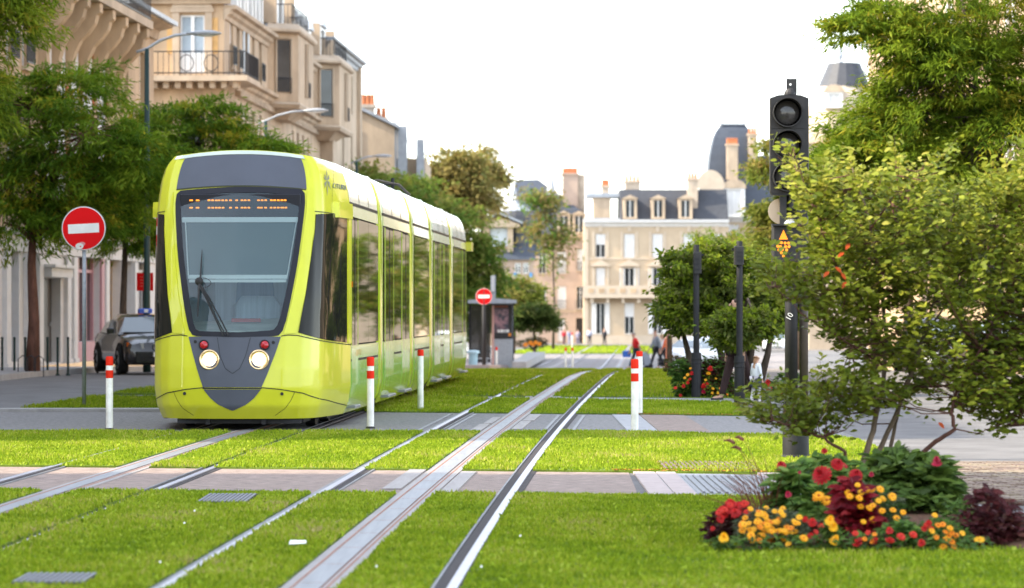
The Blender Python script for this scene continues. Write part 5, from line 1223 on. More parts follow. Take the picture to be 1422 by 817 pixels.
# left street trees
X, Y = X_at(45, 75.8), 75.8
Bl = [pxb(40, 150, Y, 95, 60, X, 0), pxb(-60, 190, Y, 110, 80, X, .6), pxb(120, 190, Y, 90, 62, X, -.5), pxb(60, 250, Y, 110, 60, X, .3, 1.2), pxb(150, 265, Y, 75, 50, X, 1.0), pxb(10, 310, Y, 70, 45, X, -.4, .8), pxb(90, 120, Y, 80, 40, X, .8, .8), pxb(200, 220, Y, 60, 45, X, -.2, .7), pxb(110, 300, Y, 60, 30, X, 0, .6)]
tree('street_tree', 'feathery green street tree with a rusty brown trunk beside the dark shop door', X, Y, [(0,0,0), (.03,0,1.2), (-.02,0,2.4), (.02,.1,3.6)], Bl, 62, 84, .20, .034, PAL_L, .72, .34, .15, .15, 'bark_red', flat=.2)
X, Y = X_at(172, 88.0), 88.0
Bl = [pxb(200, 200, Y, 80, 60, X, 0), pxb(270, 200, Y, 80, 55, X, .5), pxb(330, 225, Y, 70, 40, X, 0, .9), pxb(215, 265, Y, 85, 50, X, .2, 1.1), pxb(150, 290, Y, 70, 45, X, -.3, .8), pxb(265, 160, Y, 70, 30, X, .6, .7), pxb(360, 210, Y, 45, 25, X, .3, .6), pxb(180, 330, Y, 60, 26, X, 0, .6), pxb(250, 300, Y, 70, 40, X, .4, .7)]
tree('street_tree', 'feathery green street tree with a slim dark trunk above the parked dark car', X, Y, [(0,0,0), (-.02,0,1.6), (.03,0,3.0), (.05,.1,4.2)], Bl, 60, 80, .21, .038, PAL_L, .72, .34, .16, .11, flat=.2)
X, Y = -10.6, 62.0
Bl = [pxb(-90, 20, Y, 110, 60, X), pxb(15, 25, Y, 62, 32, X, 0, .55), pxb(-60, 120, Y, 90, 60, X, 0, .7), pxb(-160, 60, Y, 120, 90, X, .5), pxb(-10, -30, Y, 100, 40, X, 0, .8)]
tree('street_tree', 'branch of a nearer street tree hanging into the upper left corner', X, Y, [(0,0,0), (0,0,2), (.1,0,4), (.3,0,5.4)], Bl, 80, 65, .18, .032, PAL_R, .66, .36, .13, .13, flat=.25)
# middle distance
def far_tree(name, label, pxc, Y, blobs, nb, per, ln, pal, **k):
    X = X_at(pxc, Y); zc = np.mean([b_[1] for b_ in blobs]); Bl = [pxb(px, py, Y, rx, rz, X, random.uniform(-1, 1)) for px, py, rx, rz in blobs]
    top = max(b_[2] for b_ in Bl)
    return tree(name, label, X, Y, [(0,0,0), (.1,0,top*.3), (0,.1,top*.55), (.1,0,top*.8)], Bl, nb, per, ln, ln*.42, pal, rt=k.pop('rt', .16), **k)
far_tree('lime_tree', 'dense green street tree rising just behind the rear of the tram', 640, 185, [(635, 330, 50, 45), (668, 375, 34, 45), (600, 290, 50, 40), (660, 440, 46, 40), (560, 270, 50, 30), (620, 400, 50, 50)], 60, 45, .34, PAL_M, spread=.3, group='mid street trees')
far_tree('lime_tree', 'brownish yellow topped tall street tree, left of the two above the tram roof', 612, 215, [(600, 240, 40, 32), (635, 235, 38, 30), (575, 260, 30, 25), (620, 280, 55, 30), (650, 270, 40, 30)], 55, 40, .36, PAL_B, spread=.36, group='mid street trees')
far_tree('lime_tree', 'brownish street tree with thin top twigs, right of the two above the tram roof', 668, 225, [(668, 226, 20, 26), (684, 250, 18, 18), (655, 275, 34, 24), (635, 300, 34, 30)], 40, 34, .36, PAL_B, spread=.36, blen=.8, group='mid street trees')
far_tree('lime_tree', 'olive loose tree with hanging branches in front of the slate mansard', 768, 262, [(765, 298, 20, 22), (752, 322, 14, 18), (778, 330, 15, 18), (766, 355, 16, 22), (762, 278, 9, 12), (738, 272, 8, 10)], 20, 26, .36, PAL_M[:3] + PAL_B[:3], spread=.45, blen=.8, rt=.1, group='mid street trees')
far_tree('young_tree', 'yellow green young tree behind the bus shelter', 712, 232, [(705, 420, 34, 30), (730, 405, 26, 22), (690, 395, 24, 18), (740, 430, 20, 24)], 40, 36, .32, PAL_Y, spread=.32)
far_tree('bush_tree', 'small round dark green tree in a flower bed right of the bus shelter', 741, 205, [(740, 440, 26, 16), (722, 446, 18, 13), (760, 446, 17, 13), (742, 430, 22, 12)], 50, 30, .24, PAL_D, spread=.18, rt=.1)
far_tree('lime_tree', 'pale green thin street tree beside the grey flues on the left', 545, 172, [(535, 265, 40, 25), (560, 285, 40, 25), (510, 250, 26, 18), (575, 310, 30, 25)], 34, 32, .32, PAL_M, spread=.34, blen=.7, group='mid street trees')
# right side
X, Y = 8.4, 62.0
Bl = [pxb(1335, 110, Y, 120, 75, X), pxb(1272, 150, Y, 84, 55, X, .4), pxb(1400, 170, Y, 100, 80, X, -.3), pxb(1300, 235, Y, 110, 50, X, .2), pxb(1205, 215, Y, 75, 45, X, .5, .9), pxb(1390, 40, Y, 110, 55, X, .3), pxb(1285, 62, Y, 74, 38, X, 0, .8), pxb(1160, 240, Y, 50, 35, X, .8, .6), pxb(1400, 290, Y, 90, 60, X, 0), pxb(1190, 40, Y, 45, 16, X, .2, .35), pxb(1225, 20, Y, 55, 18, X, .2, .4), pxb(1330, -40, Y, 150, 50, X, .2, .8), pxb(1270, 330, Y, 80, 45, X, .6, .7), pxb(1480, 120, Y, 120, 120, X, 0, 1.2), pxb(1390, 385, Y, 80, 45, X, .5, .6)]
tree('street_tree', 'large feathery bright green tree filling the upper right corner', X, Y, [(0,0,0), (.1,0,1.5), (-.05,0,2.8), (0,.1,4.4)], Bl, 84, 96, .17, .028, PAL_R, .70, .32, .13, .16, flat=.2)
b = MB(); sp = [P(1140, 128, 61), P(1122, 108, 61), P(1110, 85, 61), P(1101, 73, 61)]
X, Y = X_at(1112, 108), 108.0
Bl = [pxb(1105, 300, Y, 44, 40, X), pxb(1080, 345, Y, 36, 36, X, .5), pxb(1058, 240, Y, 13, 18, X, 0, .3), pxb(1120, 260, Y, 36, 36, X), pxb(1125, 350, Y, 55, 50, X, .3), pxb(1066, 205, Y, 10, 10, X, 0, .2), pxb(1060, 300, Y, 16, 14, X, 0, .35), pxb(1150, 300, Y, 50, 60, X, .3)]
tree('street_tree', 'pale yellow green tree behind the traffic light', X, Y, [(0,0,0), (0,0,2), (.1,0,3.4), (0,0,4.6)], Bl, 60, 46, .20, .075, PAL_Y, .65, .15, .17, .13)
X, Y = X_at(1008, 59.0), 59.0
Bl = [pxb(1000, 400, Y, 62, 42, X), pxb(955, 405, Y, 44, 36, X, .2), pxb(1050, 405, Y, 52, 44, X, 0), pxb(985, 360, Y, 45, 26, X, .1, .8), pxb(940, 370, Y, 22, 20, X, 0, .4), pxb(1030, 370, Y, 45, 32, X, .3), pxb(1085, 420, Y, 42, 42, X, .2), pxb(960, 445, Y, 42, 24, X, -.1, .8), pxb(1020, 445, Y, 55, 26, X, 0, .9), pxb(930, 430, Y, 22, 22, X, 0, .5), pxb(1022, 452, 55.4, 34, 24, X, -3.7, 1.3, .7), pxb(1020, 474, 55.4, 24, 10, X, -3.7, .7, .6), pxb(1052, 450, 55.4, 24, 24, X, -3.6, .7, .6)]
tree('magnolia_tree', 'broad leafy green tree behind the two black posts', X, Y, None, Bl, 120, 36, .088, .05, PAL_D[2:] + PAL_R[2:5] + PAL_Y[1:3], .5, .12, .06, .075, 'bark', trunks=[[(.22,0,0), (.26,0,.7), (.2,0,1.3)], [(.35,.1,0), (.42,.1,.6), (.5,0,1.2)], [(.1,.1,0), (-.05,.1,.6), (-.2,.1,1.1)], [(-.5,.1,0), (-.62,.1,.7), (-.72,.1,1.1)], [(.5,0,0), (.7,0,.7), (.78,0,1.2)]])

# lower round trees along the right side beyond the crossing
for px, Y, lab in ((1035, 134, 'low round green tree beyond the leafy tree, nearest of the four at the right side'), (1010, 160, 'low round green tree at the right side, second of the four'), (985, 188, 'low round green tree at the right side, third of the four'), (968, 222, 'low round green tree at the right side, farthest of the four')):
    X = X_at(px, Y); h = (428-319)*Y/F + H - gz(Y)
    Bl = [(0, 0, h*.62, 1.9, 1.9, h*.30, 1), (-1.0, .3, h*.5, 1.3, 1.4, h*.26, .7), (1.1, -.2, h*.52, 1.4, 1.4, h*.26, .7), (.2, .2, h*.82, 1.2, 1.2, h*.18, .6), (1.9, .8, h*.45, 1.5, 1.5, h*.25, .7)]
    tree('round_tree', lab, X, Y, [(0,0,0), (.04,0,h*.25), (0,.05,h*.55)], Bl, 60, 34, .20, .10, PAL_M + PAL_R[1:4], .5, .1, .14, .12, group='low round trees along the right side')
for px, Y, lab in ((1262, 86, 'street tree second in the right row, behind the large bright green one'), (1215, 104, 'street tree third in the right row, behind the large bright green one')):
    X = X_at(px, Y); Bl = [pxb(px, 210, Y, 75, 60, X), pxb(px-40, 260, Y, 60, 50, X), pxb(px+60, 250, Y, 80, 60, X), pxb(px+10, 320, Y, 90, 50, X), pxb(px+110, 200, Y, 80, 60, X), pxb(px+120, 320, Y, 90, 60, X)]
    tree('street_tree', lab, X, Y, [(0,0,0), (0,0,1.8), (.1,0,3.2), (0,.1,4.6)], Bl, 50, 60, .24, .05, PAL_R, .66, .3, .16, .14, flat=.25, group='right street tree row')
# ------------------------------------------------------------------ street furniture
def no_entry(name, label, X, Y, r, zc, tilt=0.0, pole_top=None, yaw=0.0, sticker=False, rp=.03):
    t = thing(name, label, 'road sign', (X, Y, gz(Y)), yaw)
    b = MB(); b.tube([(0, .03, 0), (0, .03, zc + r*.8)], rp, 10); b.build('pole', M['galv'], t, smooth=True)
    b = MB(); b.lathe([(r, -.012), (r, .012), (r*.955, .016), (r*.955, -.0121)], n=40); b.xform(Matrix.Translation((0, -.02, zc)) @ Matrix.Rotation(R(90), 4, 'X')); b.build('rim', M['galv'], t)
    b = MB(); b.disc((0, -.036, zc), r*.95, 1, 40, .006); f = b.build('sign_face', M['red'], t)
    b = MB(); b.disc((0, -.0335, zc), r*.985, 1, 40, .004); b.build('white_border', M['white'], t)
    b = MB(); b.box(-r*.70, r*.70, -.043, -.0395, zc - r*.21, zc + r*.21); br = b.build('white_bar', M['white'], t)
    c = Matrix.Translation((0, 0, zc)) @ Matrix.Rotation(tilt, 4, 'Y') @ Matrix.Translation((0, 0, -zc)); br.data.transform(c)
    if sticker:
        st = MB(); st.loft([[(-.06+.05*math.cos(a)*1.2, y, zc-r*.80+.045*math.sin(a)) for a in [2*math.pi*k/14 for k in range(14)]] for y in (-.0405, -.042)]); st.build('sticker', M['dirty_white'], t)
        st = MB(); st.loft([[(-.02+.045*math.cos(a), y, zc-r*.70+.03*math.sin(a)) for a in [2*math.pi*k/10 for k in range(10)]] for y in (-.0405, -.0415)]); st.build('sticker', mat('sticker_pink', (.62, .25, .25), .5), t)
        st = MB(); st.disc((-.045, -.044, zc-r*.82), .012, 1, 8, .002); st.build('sticker_dot', M['redorange'], t)
    for z in (zc - r*.4, zc + r*.4):
        b = MB(); b.box(-.05, .05, -.008, .065, z-.02, z+.02); b.build('clamp', M['galv'], t)
    return t
Y = 52.0; no_entry('no_entry_sign', 'round red no entry sign with stickers on a galvanised pole on the left lawn', X_at(116.5, Y), Y, .325, Z_at(317.5, Y), R(-3.0), sticker=True)
Y = 128.0; t2 = no_entry('no_entry_sign', 'smaller blurred no entry sign on a dark pole in front of the bus shelter', X_at(672, Y), Y, .30, Z_at(412, Y) - gz(Y), rp=.075)
[c for c in COL.objects if c.parent == t2 and c.name.startswith('pole')][0].data.materials[0] = M['black_paint']
Y = 240.0; no_entry('no_entry_sign', 'tiny faded no entry sign above the small round tree', X_at(747, Y), Y, .30, Z_at(421, Y) - gz(Y))
# white posts with red bands
def post(label, px, pyb, pyt, bands, Y=None, rad=.043, grp='white marker posts with red bands'):
    Y = Y or D_of(pyb); X = X_at(px, Y); h = (pyb-pyt)*Y/F
    t = thing('marker_post', label, 'marker post', (X, Y, gz(Y)), 0, grp)
    b = MB(); b.lathe([(rad*.9, 0), (rad*.9, h*.03), (rad, h*.035), (rad, h-.012), (rad*.8, h), (.001, h)], n=14); b.build('post', M['dirty_white'], t, angle=40)
    b = MB(); b.lathe([(rad*1.35, 0), (rad*1.35, .02), (rad*.95, .035)], n=14); b.build('base', M['black_plastic'], t)
    for (a, c) in bands:
        top = a <= 0.001
        b = MB(); b.lathe([(rad+.002, h*(1-c)), (rad+.002, h*(1-a) - (.012 if top else 0))] + ([(rad*.82, h+.002), (.001, h+.002)] if top else []), n=14); b.build('red_band', M['redorange'], t, angle=40)
two = [(0, .125), (.19, .30)]
post('white post with two red bands on the path, leftmost, beside the left lawn', 152, 597, 494, [(0, .12), (.185, .29)], 42.3)
post('white post with two red bands in front of the first tram door', 514.5, 596, 496, two)
post('white post with one red cap at the second tram door', 584, 571, 486, [(0, .10)])
post('white post with two red bands, nearer of the pair right of the tracks', 881.5, 602, 499, two)
post('white post with one red cap, farther of the pair right of the tracks', 888, 577, 488, [(0, .08)])
for px, yb_, yt, lab in ((672, 513, 481, 'distant white post with red cap under the far no entry sign'), (689.5, 513, 482, 'distant white post with red cap in front of the bus shelter'), (785.5, 513.5, 483, 'distant white post, left of the pair beyond the lawn'), (795, 513.5, 483, 'distant white post, right of the pair beyond the lawn'), (794.5, 480, 462, 'farthest white post with red cap before the pinkish house')):
    Yp = 140.0 if yb_ > 500 else 262.0
    post(lab, px, 428 + (H-gz(Yp))*F/Yp, yt, [(0, .16)], Yp)
# slim dark green pavement posts by the left shops
for px, lab in ((3, 'slim dark green pavement post at the left picture edge'), (20, 'slim dark green pavement post, second from the left'), (35, 'slim dark green pavement post just left of the rusty tree trunk'), (66, 'slim dark green pavement post just right of the rusty tree trunk'), (80, 'slim dark green pavement post before the dark shop door'), (94.5, 'slim dark green pavement post, rightmost, beside the sign pole')):
    Y = 77.2; t = thing('pavement_post', lab, 'bollard', (X_at(px, Y), Y, gz(Y)), 0, 'slim green posts along the left pavement')
    b = MB(); b.lathe([(.034, 0), (.030, .02), (.026, .04), (.026, .80), (.030, .80), (.030, .84), (.001, .85)], n=10); b.build('shaft', M['dark_green_paint'], t)
    b = MB(); b.lathe([(.05, 0), (.045, .03), (.034, .045)], n=10); b.build('foot', M['dark_green_paint'], t)
# tree guard hoops at the rusty trunk
Y = 75.6; t = thing('tree_guard', 'low dark hoop guard around the rusty tree trunk', 'tree guard', (X_at(45, Y), Y, 0))
for dx_ in (-.17, .0, .17):
    b = MB(); b.tube([(dx_-.1, -.25, 0), (dx_-.1, -.25, .38), (dx_, -.25, .46), (dx_+.1, -.25, .38), (dx_+.1, -.25, 0)], .012, 5); b.build('hoop', M['iron'], t)
# black signal posts on the right lawn
def signal_post(label, px, pyb, pyt, pbase, pbox, side):
    Y = D_of(pyb); k = Y/F; t = thing('signal_post', label, 'signal post', (X_at(px, Y), Y, gz(Y)), 0, 'black signal posts on the far lawn')
    h = (pyb-pyt)*k; hb = (pyb-pbase)*k
    b = MB(); b.lathe([(.082, 0), (.082, .02), (.080, hb-.02), (.074, hb)], n=16); b.build('base_sleeve', M['black_paint'], t, angle=40)
    for z in (hb-.10, hb-.17):
        b = MB(); b.lathe([(.084, z-.012), (.088, z), (.084, z+.012)], n=16); b.build('collar', M['black_paint'], t)
    b = MB(); b.lathe([(.050, hb), (.048, h-.02), (.040, h), (.001, h)], n=14); b.build('pole', M['black_paint'], t, angle=40)
    z0, z1 = (pyb-pbox[1])*k, (pyb-pbox[0])*k
    b = MB(); b.bbox(-.085 if side < 0 else -.05, .06 if side < 0 else .08, -.09, .07, z0, z1, .012); bo = b.build('signal_box', M['black_plastic'], t)
    for q in range(3):
        b = MB(); b.box(-.05, .04, -.097, -.0905, z0+.05+q*(z1-z0-.1)/3, z0+.08+q*(z1-z0-.1)/3); b.build('louvre', M['black_paint'], bo)
    b = MB(); b.box(*sorted((side*.06, side*.12)), -.02, .02, z1-.07, z1-.03); b.build('bracket', M['black_paint'], t)
signal_post('shorter black signal post, left of the two before the leafy tree', 967, 553.5, 340, 490, (350, 380), 1)
signal_post('taller black signal post, right of the two, beside the walking child', 1027, 562, 335, 494, (342, 368), -1)
# traffic light
Y = 34.0; k = Y/F; TX = X_at(1105, Y); TL = thing('traffic_light', 'dark grey traffic light with three unlit lenses and a lit amber arrow', 'traffic light', (TX, Y, gz(Y)))
zz = lambda py: Z_at(py, Y); xx = lambda px: X_at(px, Y) - TX
b = MB(); b.lathe([(.15, 0), (.15, .04), (.128, .06), (.126, zz(567)), (.10, zz(560))], n=20); b.build('base_sleeve', M['black_paint'], TL, angle=40)
b = MB(); b.tube([(xx(1099), .02, zz(562)), (xx(1099), .02, zz(300))], .062, 14); b.tube([(xx(1099), .02, zz(300)), (xx(1099), .02, zz(112))], .045, 12); b.build('pole', M['black_paint'], TL, smooth=True)
b = MB(); b.tube([(xx(1117), .06, zz(562)), (xx(1117), .06, zz(300))], .042, 12); b.build('conduit', mat('brown_pipe', (.075, .06, .05), .5, var=.2, scale=5), TL, smooth=True)
b = MB(); b.box(xx(1092), xx(1106), -.05, .0, zz(131), zz(110)); tb = b.build('top_bracket', M['black_plastic'], TL)
b = MB(); b.lathe([(.06, 0), (.058, .02), (.04, .05), (.03, .06)], (xx(1097), -.03, zz(132)), 12); b.build('cap', M['black_plastic'], tb)
b = MB(); b.disc((xx(1097), -.054, zz(118)), .012, 1, 10, .006); b.build('bolt', M['white'], tb)
x0, x1 = xx(1068.5), xx(1122.5)
def head_ring(y, s): 
    xm = (x0+x1)/2; hw = (x1-x0)/2*s; zt, zb_ = zz(137), zz(271.5)
    return [(xm-hw, y, zb_+.03), (xm-hw*.92, y, zb_), (xm+hw*.92, y, zb_), (xm+hw, y, zb_+.03), (xm+hw, y, zt), (xm+hw*.6, y, zt+.028), (xm, y, zt+.036), (xm-hw*.6, y, zt+.028), (xm-hw, y, zt)]
b = MB(); b.loft([head_ring(.10, .9), head_ring(.06, .98), head_ring(-.06, 1.0), head_ring(-.08, .97)]); hd = b.build('signal_head', M['black_plastic'], TL)
for py, bd in ((157.5, 1), (202, 1), (246.5, 1)):
    xm = xx(1092); zc = zz(py); r = .140
    b = MB(); b.box(xm-.155, xx(1117), -.088, -.0805, zc-.150, zc+.150); b.build('lens_door', M['black_plastic'], hd)
    # hood: open tube, longer at the top
    b = MB(); n = 24; fr = []; bk = []; fi = []; bi = []
    for j in range(n):
        a = 2*math.pi*j/n; L_ = .10 + .09*max(0, math.sin(a))
        for lst, rr, yy in ((bk, r, -.0885), (fr, r, -.0885-L_), (fi, r-.008, -.0885-L_), (bi, r-.008, -.0886)): lst.append((xm+rr*math.cos(a), yy, zc+rr*math.sin(a)))
    b.loft([bk, fr, fi, bi], cap=False); b.build('hood', M['black_plastic'], hd, angle=40)
    b = MB(); b.lathe([(r-.009, 0), (r*.75, .018), (r*.4, .03), (.001, .034)], n=24); b.xform(Matrix.Translation((xm, -.0887, zc)) @ Matrix.Rotation(R(90), 4, 'X')); b.build('lens', M['lens_dark'], hd, smooth=True)
b = MB(); b.box(xx(1083), xx(1092), -.03, .05, zz(312), zz(273)); b.box(xx(1107), xx(1121), -.02, .06, zz(304), zz(273)); b.tube([(xx(1099), -.03, zz(290)), (xx(1099), -.03, zz(272))], .03, 8); b.build('mounting', M['black_plastic'], TL)
b = MB(); b.disc((xx(1086), .12, zz(293)), .125, 1, 24, .02); b.build('round_plate', M['cream_trim'], TL)
b = MB(); b.lathe([(.07, 0), (.065, .02), (.04, .045), (.03, .05)], (xx(1098), -.04, zz(312)), 12); b.build('lower_cap', M['zinc'], TL)
b = MB(); b.bbox(xx(1072), xx(1121), -.09, .09, zz(364), zz(312.5), .015); lb = b.build('arrow_box', M['black_plastic'], TL)
b = MB(); b.box(xx(1072)-.01, xx(1121)+.01, -.17, -.05, zz(314), zz(311.5)); b.build('visor', M['black_plastic'], lb)
am = []
for row, (py, hw) in enumerate(((320.5, .5), (323.5, 1.6), (326.5, 2.9), (329.5, 4.2), (332.5, 5.2))):
    pass
ai = 0
b = MB(); b.loft([[(xx(1087)+sx, y, zz(py)) for sx, py in ((-.042, 333), (.042, 333), (0, 319.5))] for y in (-.091, -.0975)]); b.build('arrow_tip', M['amber'], lb)
for sx, py in ((-.05, 338), (-.02, 337.5), (.015, 338), (.048, 338), (-.056, 342.5), (-.03, 343), (.02, 343), (.052, 343), (-.045, 347.5), (-.01, 347), (.03, 347.5), (-.02, 351.5), (.012, 352), (0, 356)):
    b = MB(); b.disc((xx(1087)+sx, -.093, zz(py)), .0145, 1, 10, .008); b.build('amber_dot', M['amber'], lb)
text_mb('10', .075, 'pole_number', M['white'], TL, (xx(1096), -.046, zz(440)), (R(90), R(-62), 0), .002)
# street lamps on the left
def lamp(label, px, py_head, zl, reach, top_px):
    Y = (zl-H)*F/(428-py_head); X = X_at(px, Y); t = thing('street_lamp', label, 'street lamp', (X, Y, gz(Y)), 0, 'curved arm street lamps on the left')
    zt = zl - gz(Y); zk = H - (top_px-428)*Y/F - gz(Y)
    b = MB(); b.tube([(0, 0, 0), (0, 0, 1.2), (0, 0, zk)], [.10, .085, .055], 10); b.build('post', M['dark_green_paint'], t, smooth=True)
    b = MB(); b.tube([(-.25, 0, zk-.08), (0, 0, zk), (reach*.3, 0, zk+(zt-zk)*.55), (reach*.65, 0, zk+(zt-zk)*.9), (reach, 0, zt)], .035, 8); b.build('arm', M['galv'], t, smooth=True)
    b = MB(); b.loft([[(reach+x*.85, .15*w_*math.cos(a), zt + .055*w_*math.sin(a) + (.03*w_ if math.sin(a) > 0 else 0)) for a in [2*math.pi*k/10 for k in range(10)]] for x, w_ in ((-.12, .3), (.1, .75), (.4, 1.0), (.65, .9), (.85, .3))]); hd = b.build('lamp_head', M['galv'], t, smooth=True)
    b = MB(); b.ball((reach+.36, 0, zt-.035), (.26, .11, .035), 10, 5); b.build('lamp_glass', M['white'], hd)
lamp('curved arm street lamp on the left above the tree, nearest of three', 204, 47, 8.0, 1.05, 68)
lamp('curved arm street lamp before the oriel house, middle of three', 369, 154, 8.0, 1.35, 168)
lamp('curved arm street lamp above the tram roof, farthest of three', 495, 217, 8.0, .8, 224)
# red sign board behind the dark car
Y = 92.0; t = thing('sign_board', 'red rectangular sign board on a dark post behind the parked dark car', 'sign board', (X_at(200, Y), Y, 0))
b = MB(); b.box(X_at(198, Y)-t.location.x, X_at(205, Y)-t.location.x, 0, .12, 0, Z_at(378, Y)); b.build('post', M['black_paint'], t)
b = MB(); b.box(X_at(190, Y)-t.location.x, X_at(213, Y)-t.location.x, -.05, -.001, Z_at(404, Y), Z_at(379, Y)); bd = b.build('board', M['red'], t)
for q in range(4):
    b = MB(); b.box(-.10, .16, -.053, -.0505, Z_at(398-q*4.2, Y), Z_at(397-q*4.2, Y)); b.build('faint_line', mat('pale_red', (.62, .12, .10), .5), bd)
b = MB(); b.box(.02, .09, -.054, -.0505, Z_at(383.5, Y), Z_at(380.5, Y)); b.build('blue_mark', mat('blue_mark', (.06, .10, .45), .5), bd)
# bus shelter, poster, bin, platform
Y = 158.0; k = Y/F; SX = X_at(684, Y); sh = thing('bus_shelter', 'grey bus shelter with a flat roof and a dark poster panel beyond the lawn', 'bus shelter', (SX, Y, gz(Y)))
zs_ = lambda py: Z_at(py, Y) - gz(Y); xs_ = lambda px: X_at(px, Y) - SX
b = MB(); b.loft([[(xs_(650), y, zs_(417)), (xs_(690), y, zs_(414.5)), (xs_(717.5), y, zs_(417)), (xs_(717.5), y, zs_(421.5)), (xs_(650), y, zs_(421.5))] for y in (-.9, 1.2)]); b.build('roof', M['zinc'], sh)
for px in (652, 684, 712):
    b = MB(); b.box(xs_(px)-.05, xs_(px)+.05, .9, 1.0, 0, zs_(421.6)); b.build('post', M['black_paint'], sh)
b = MB(); b.box(xs_(653), xs_(681), .97, .99, .25, zs_(424)); b.build('glass_panel', mat('smoked', (.05, .05, .05), .08, alpha=.8), sh)
b = MB(); b.bbox(xs_(683.5), xs_(712), .55, .75, 0.0, zs_(421.7), .02); pp = b.build('poster_case', M['galv'], sh)
b = MB(); b.box(xs_(684), xs_(711.7), .538, .5495, zs_(471), zs_(423)); b.build('poster_frame', M['black_plastic'], pp)
pm = mat('poster', (.05, .05, .07), .25, col2=(.42, .22, .24), scale=2.2, lo=.42, hi=.66, detail=3)
b = MB(); b.box(xs_(686), xs_(706), .53, .5379, zs_(462), zs_(429)); ps = b.build('poster', pm, pp)
b = MB(); b.box(xs_(684.5), xs_(705), .529, .5378, zs_(427.5), zs_(424.5)); b.build('header_strip', M['rust'], pp)
for q, (a, c) in enumerate(((691, 694), (695, 699), (700, 702), (703, 707))):
    b = MB(); b.box(xs_(a), xs_(c), .5275, .5299, zs_(462), zs_(458)); b.build('lettering', M['white'], ps)
b = MB(); b.box(xs_(706), xs_(709.5), .529, .5378, zs_(467), zs_(463)); b.build('yellow_mark', M['amber_lens'], pp)
b = MB(); b.box(xs_(683), xs_(686), .4, .52, 0, zs_(424)); b.build('pink_post', mat('salmon', (.62, .36, .30), .5), sh)
b = MB(); b.box(xs_(655), xs_(680), .45, .8, .42, .47); b.box(xs_(658), xs_(660), .5, .75, 0, .42); b.box(xs_(675), xs_(677), .5, .75, 0, .42); b.build('bench', M['galv'], sh)
b = MB(); b.box(xs_(683), xs_(688), 1.4, 1.55, 0, zs_(382)); b.build('tall_post', M['galv'], sh)
b = MB(); b.box(xs_(681.5), xs_(686.5), 1.2, 1.38, zs_(405), zs_(383)); b.build('stop_flag', M['shutter'], sh)
t = thing('litter_bin', 'pale blue litter bin beside the rear of the tram', 'litter bin', (X_at(657, 150), 150, gz(150)))
b = MB(); b.lathe([(.17, 0), (.19, .6), (.20, .66)], n=12); b.build('drum', mat('pale_blue', (.36, .55, .62), .5), t); b = MB(); b.lathe([(.27, .661), (.27, .74), (.2, .78), (.001, .79)], n=12); b.build('lid', mat('pale_blue_lid', (.45, .62, .68), .5), t)
strip('stop_platform', lin((108, -3.2), (200, -2.4)), lin((108, -.72), (150, -.25), (200, .1)), 109, 190, .16, M['pink_slab'], th=.16, step=4, label='pale raised platform of the stop beside the tracks')
# angular grey kerb block at the platform edge
Y0_, Y1_ = 135.0, 205.0
b = MB(); A0 = (X_at(711, Y0_), Y0_); A1 = (X_at(722, Y0_), Y0_); B0 = (X_at(733, Y1_), Y1_); B1 = (X_at(757, Y1_), Y1_)
b.loft([[(A0[0], A0[1], gz(Y0_)), (A1[0]+.25, A1[1], gz(Y0_)), (A1[0]+.25, A1[1], gz(Y0_)+.28), (A0[0], A0[1], gz(Y0_)+.28)], [(B0[0], B0[1], gz(Y1_)), (B1[0], B1[1], gz(Y1_)), (B1[0], B1[1], gz(Y1_)+.4), (B0[0], B0[1], gz(Y1_)+.4)]])
structure(b.build('platform_kerb', M['kerb']), 'long grey stone kerb block beside the platform')

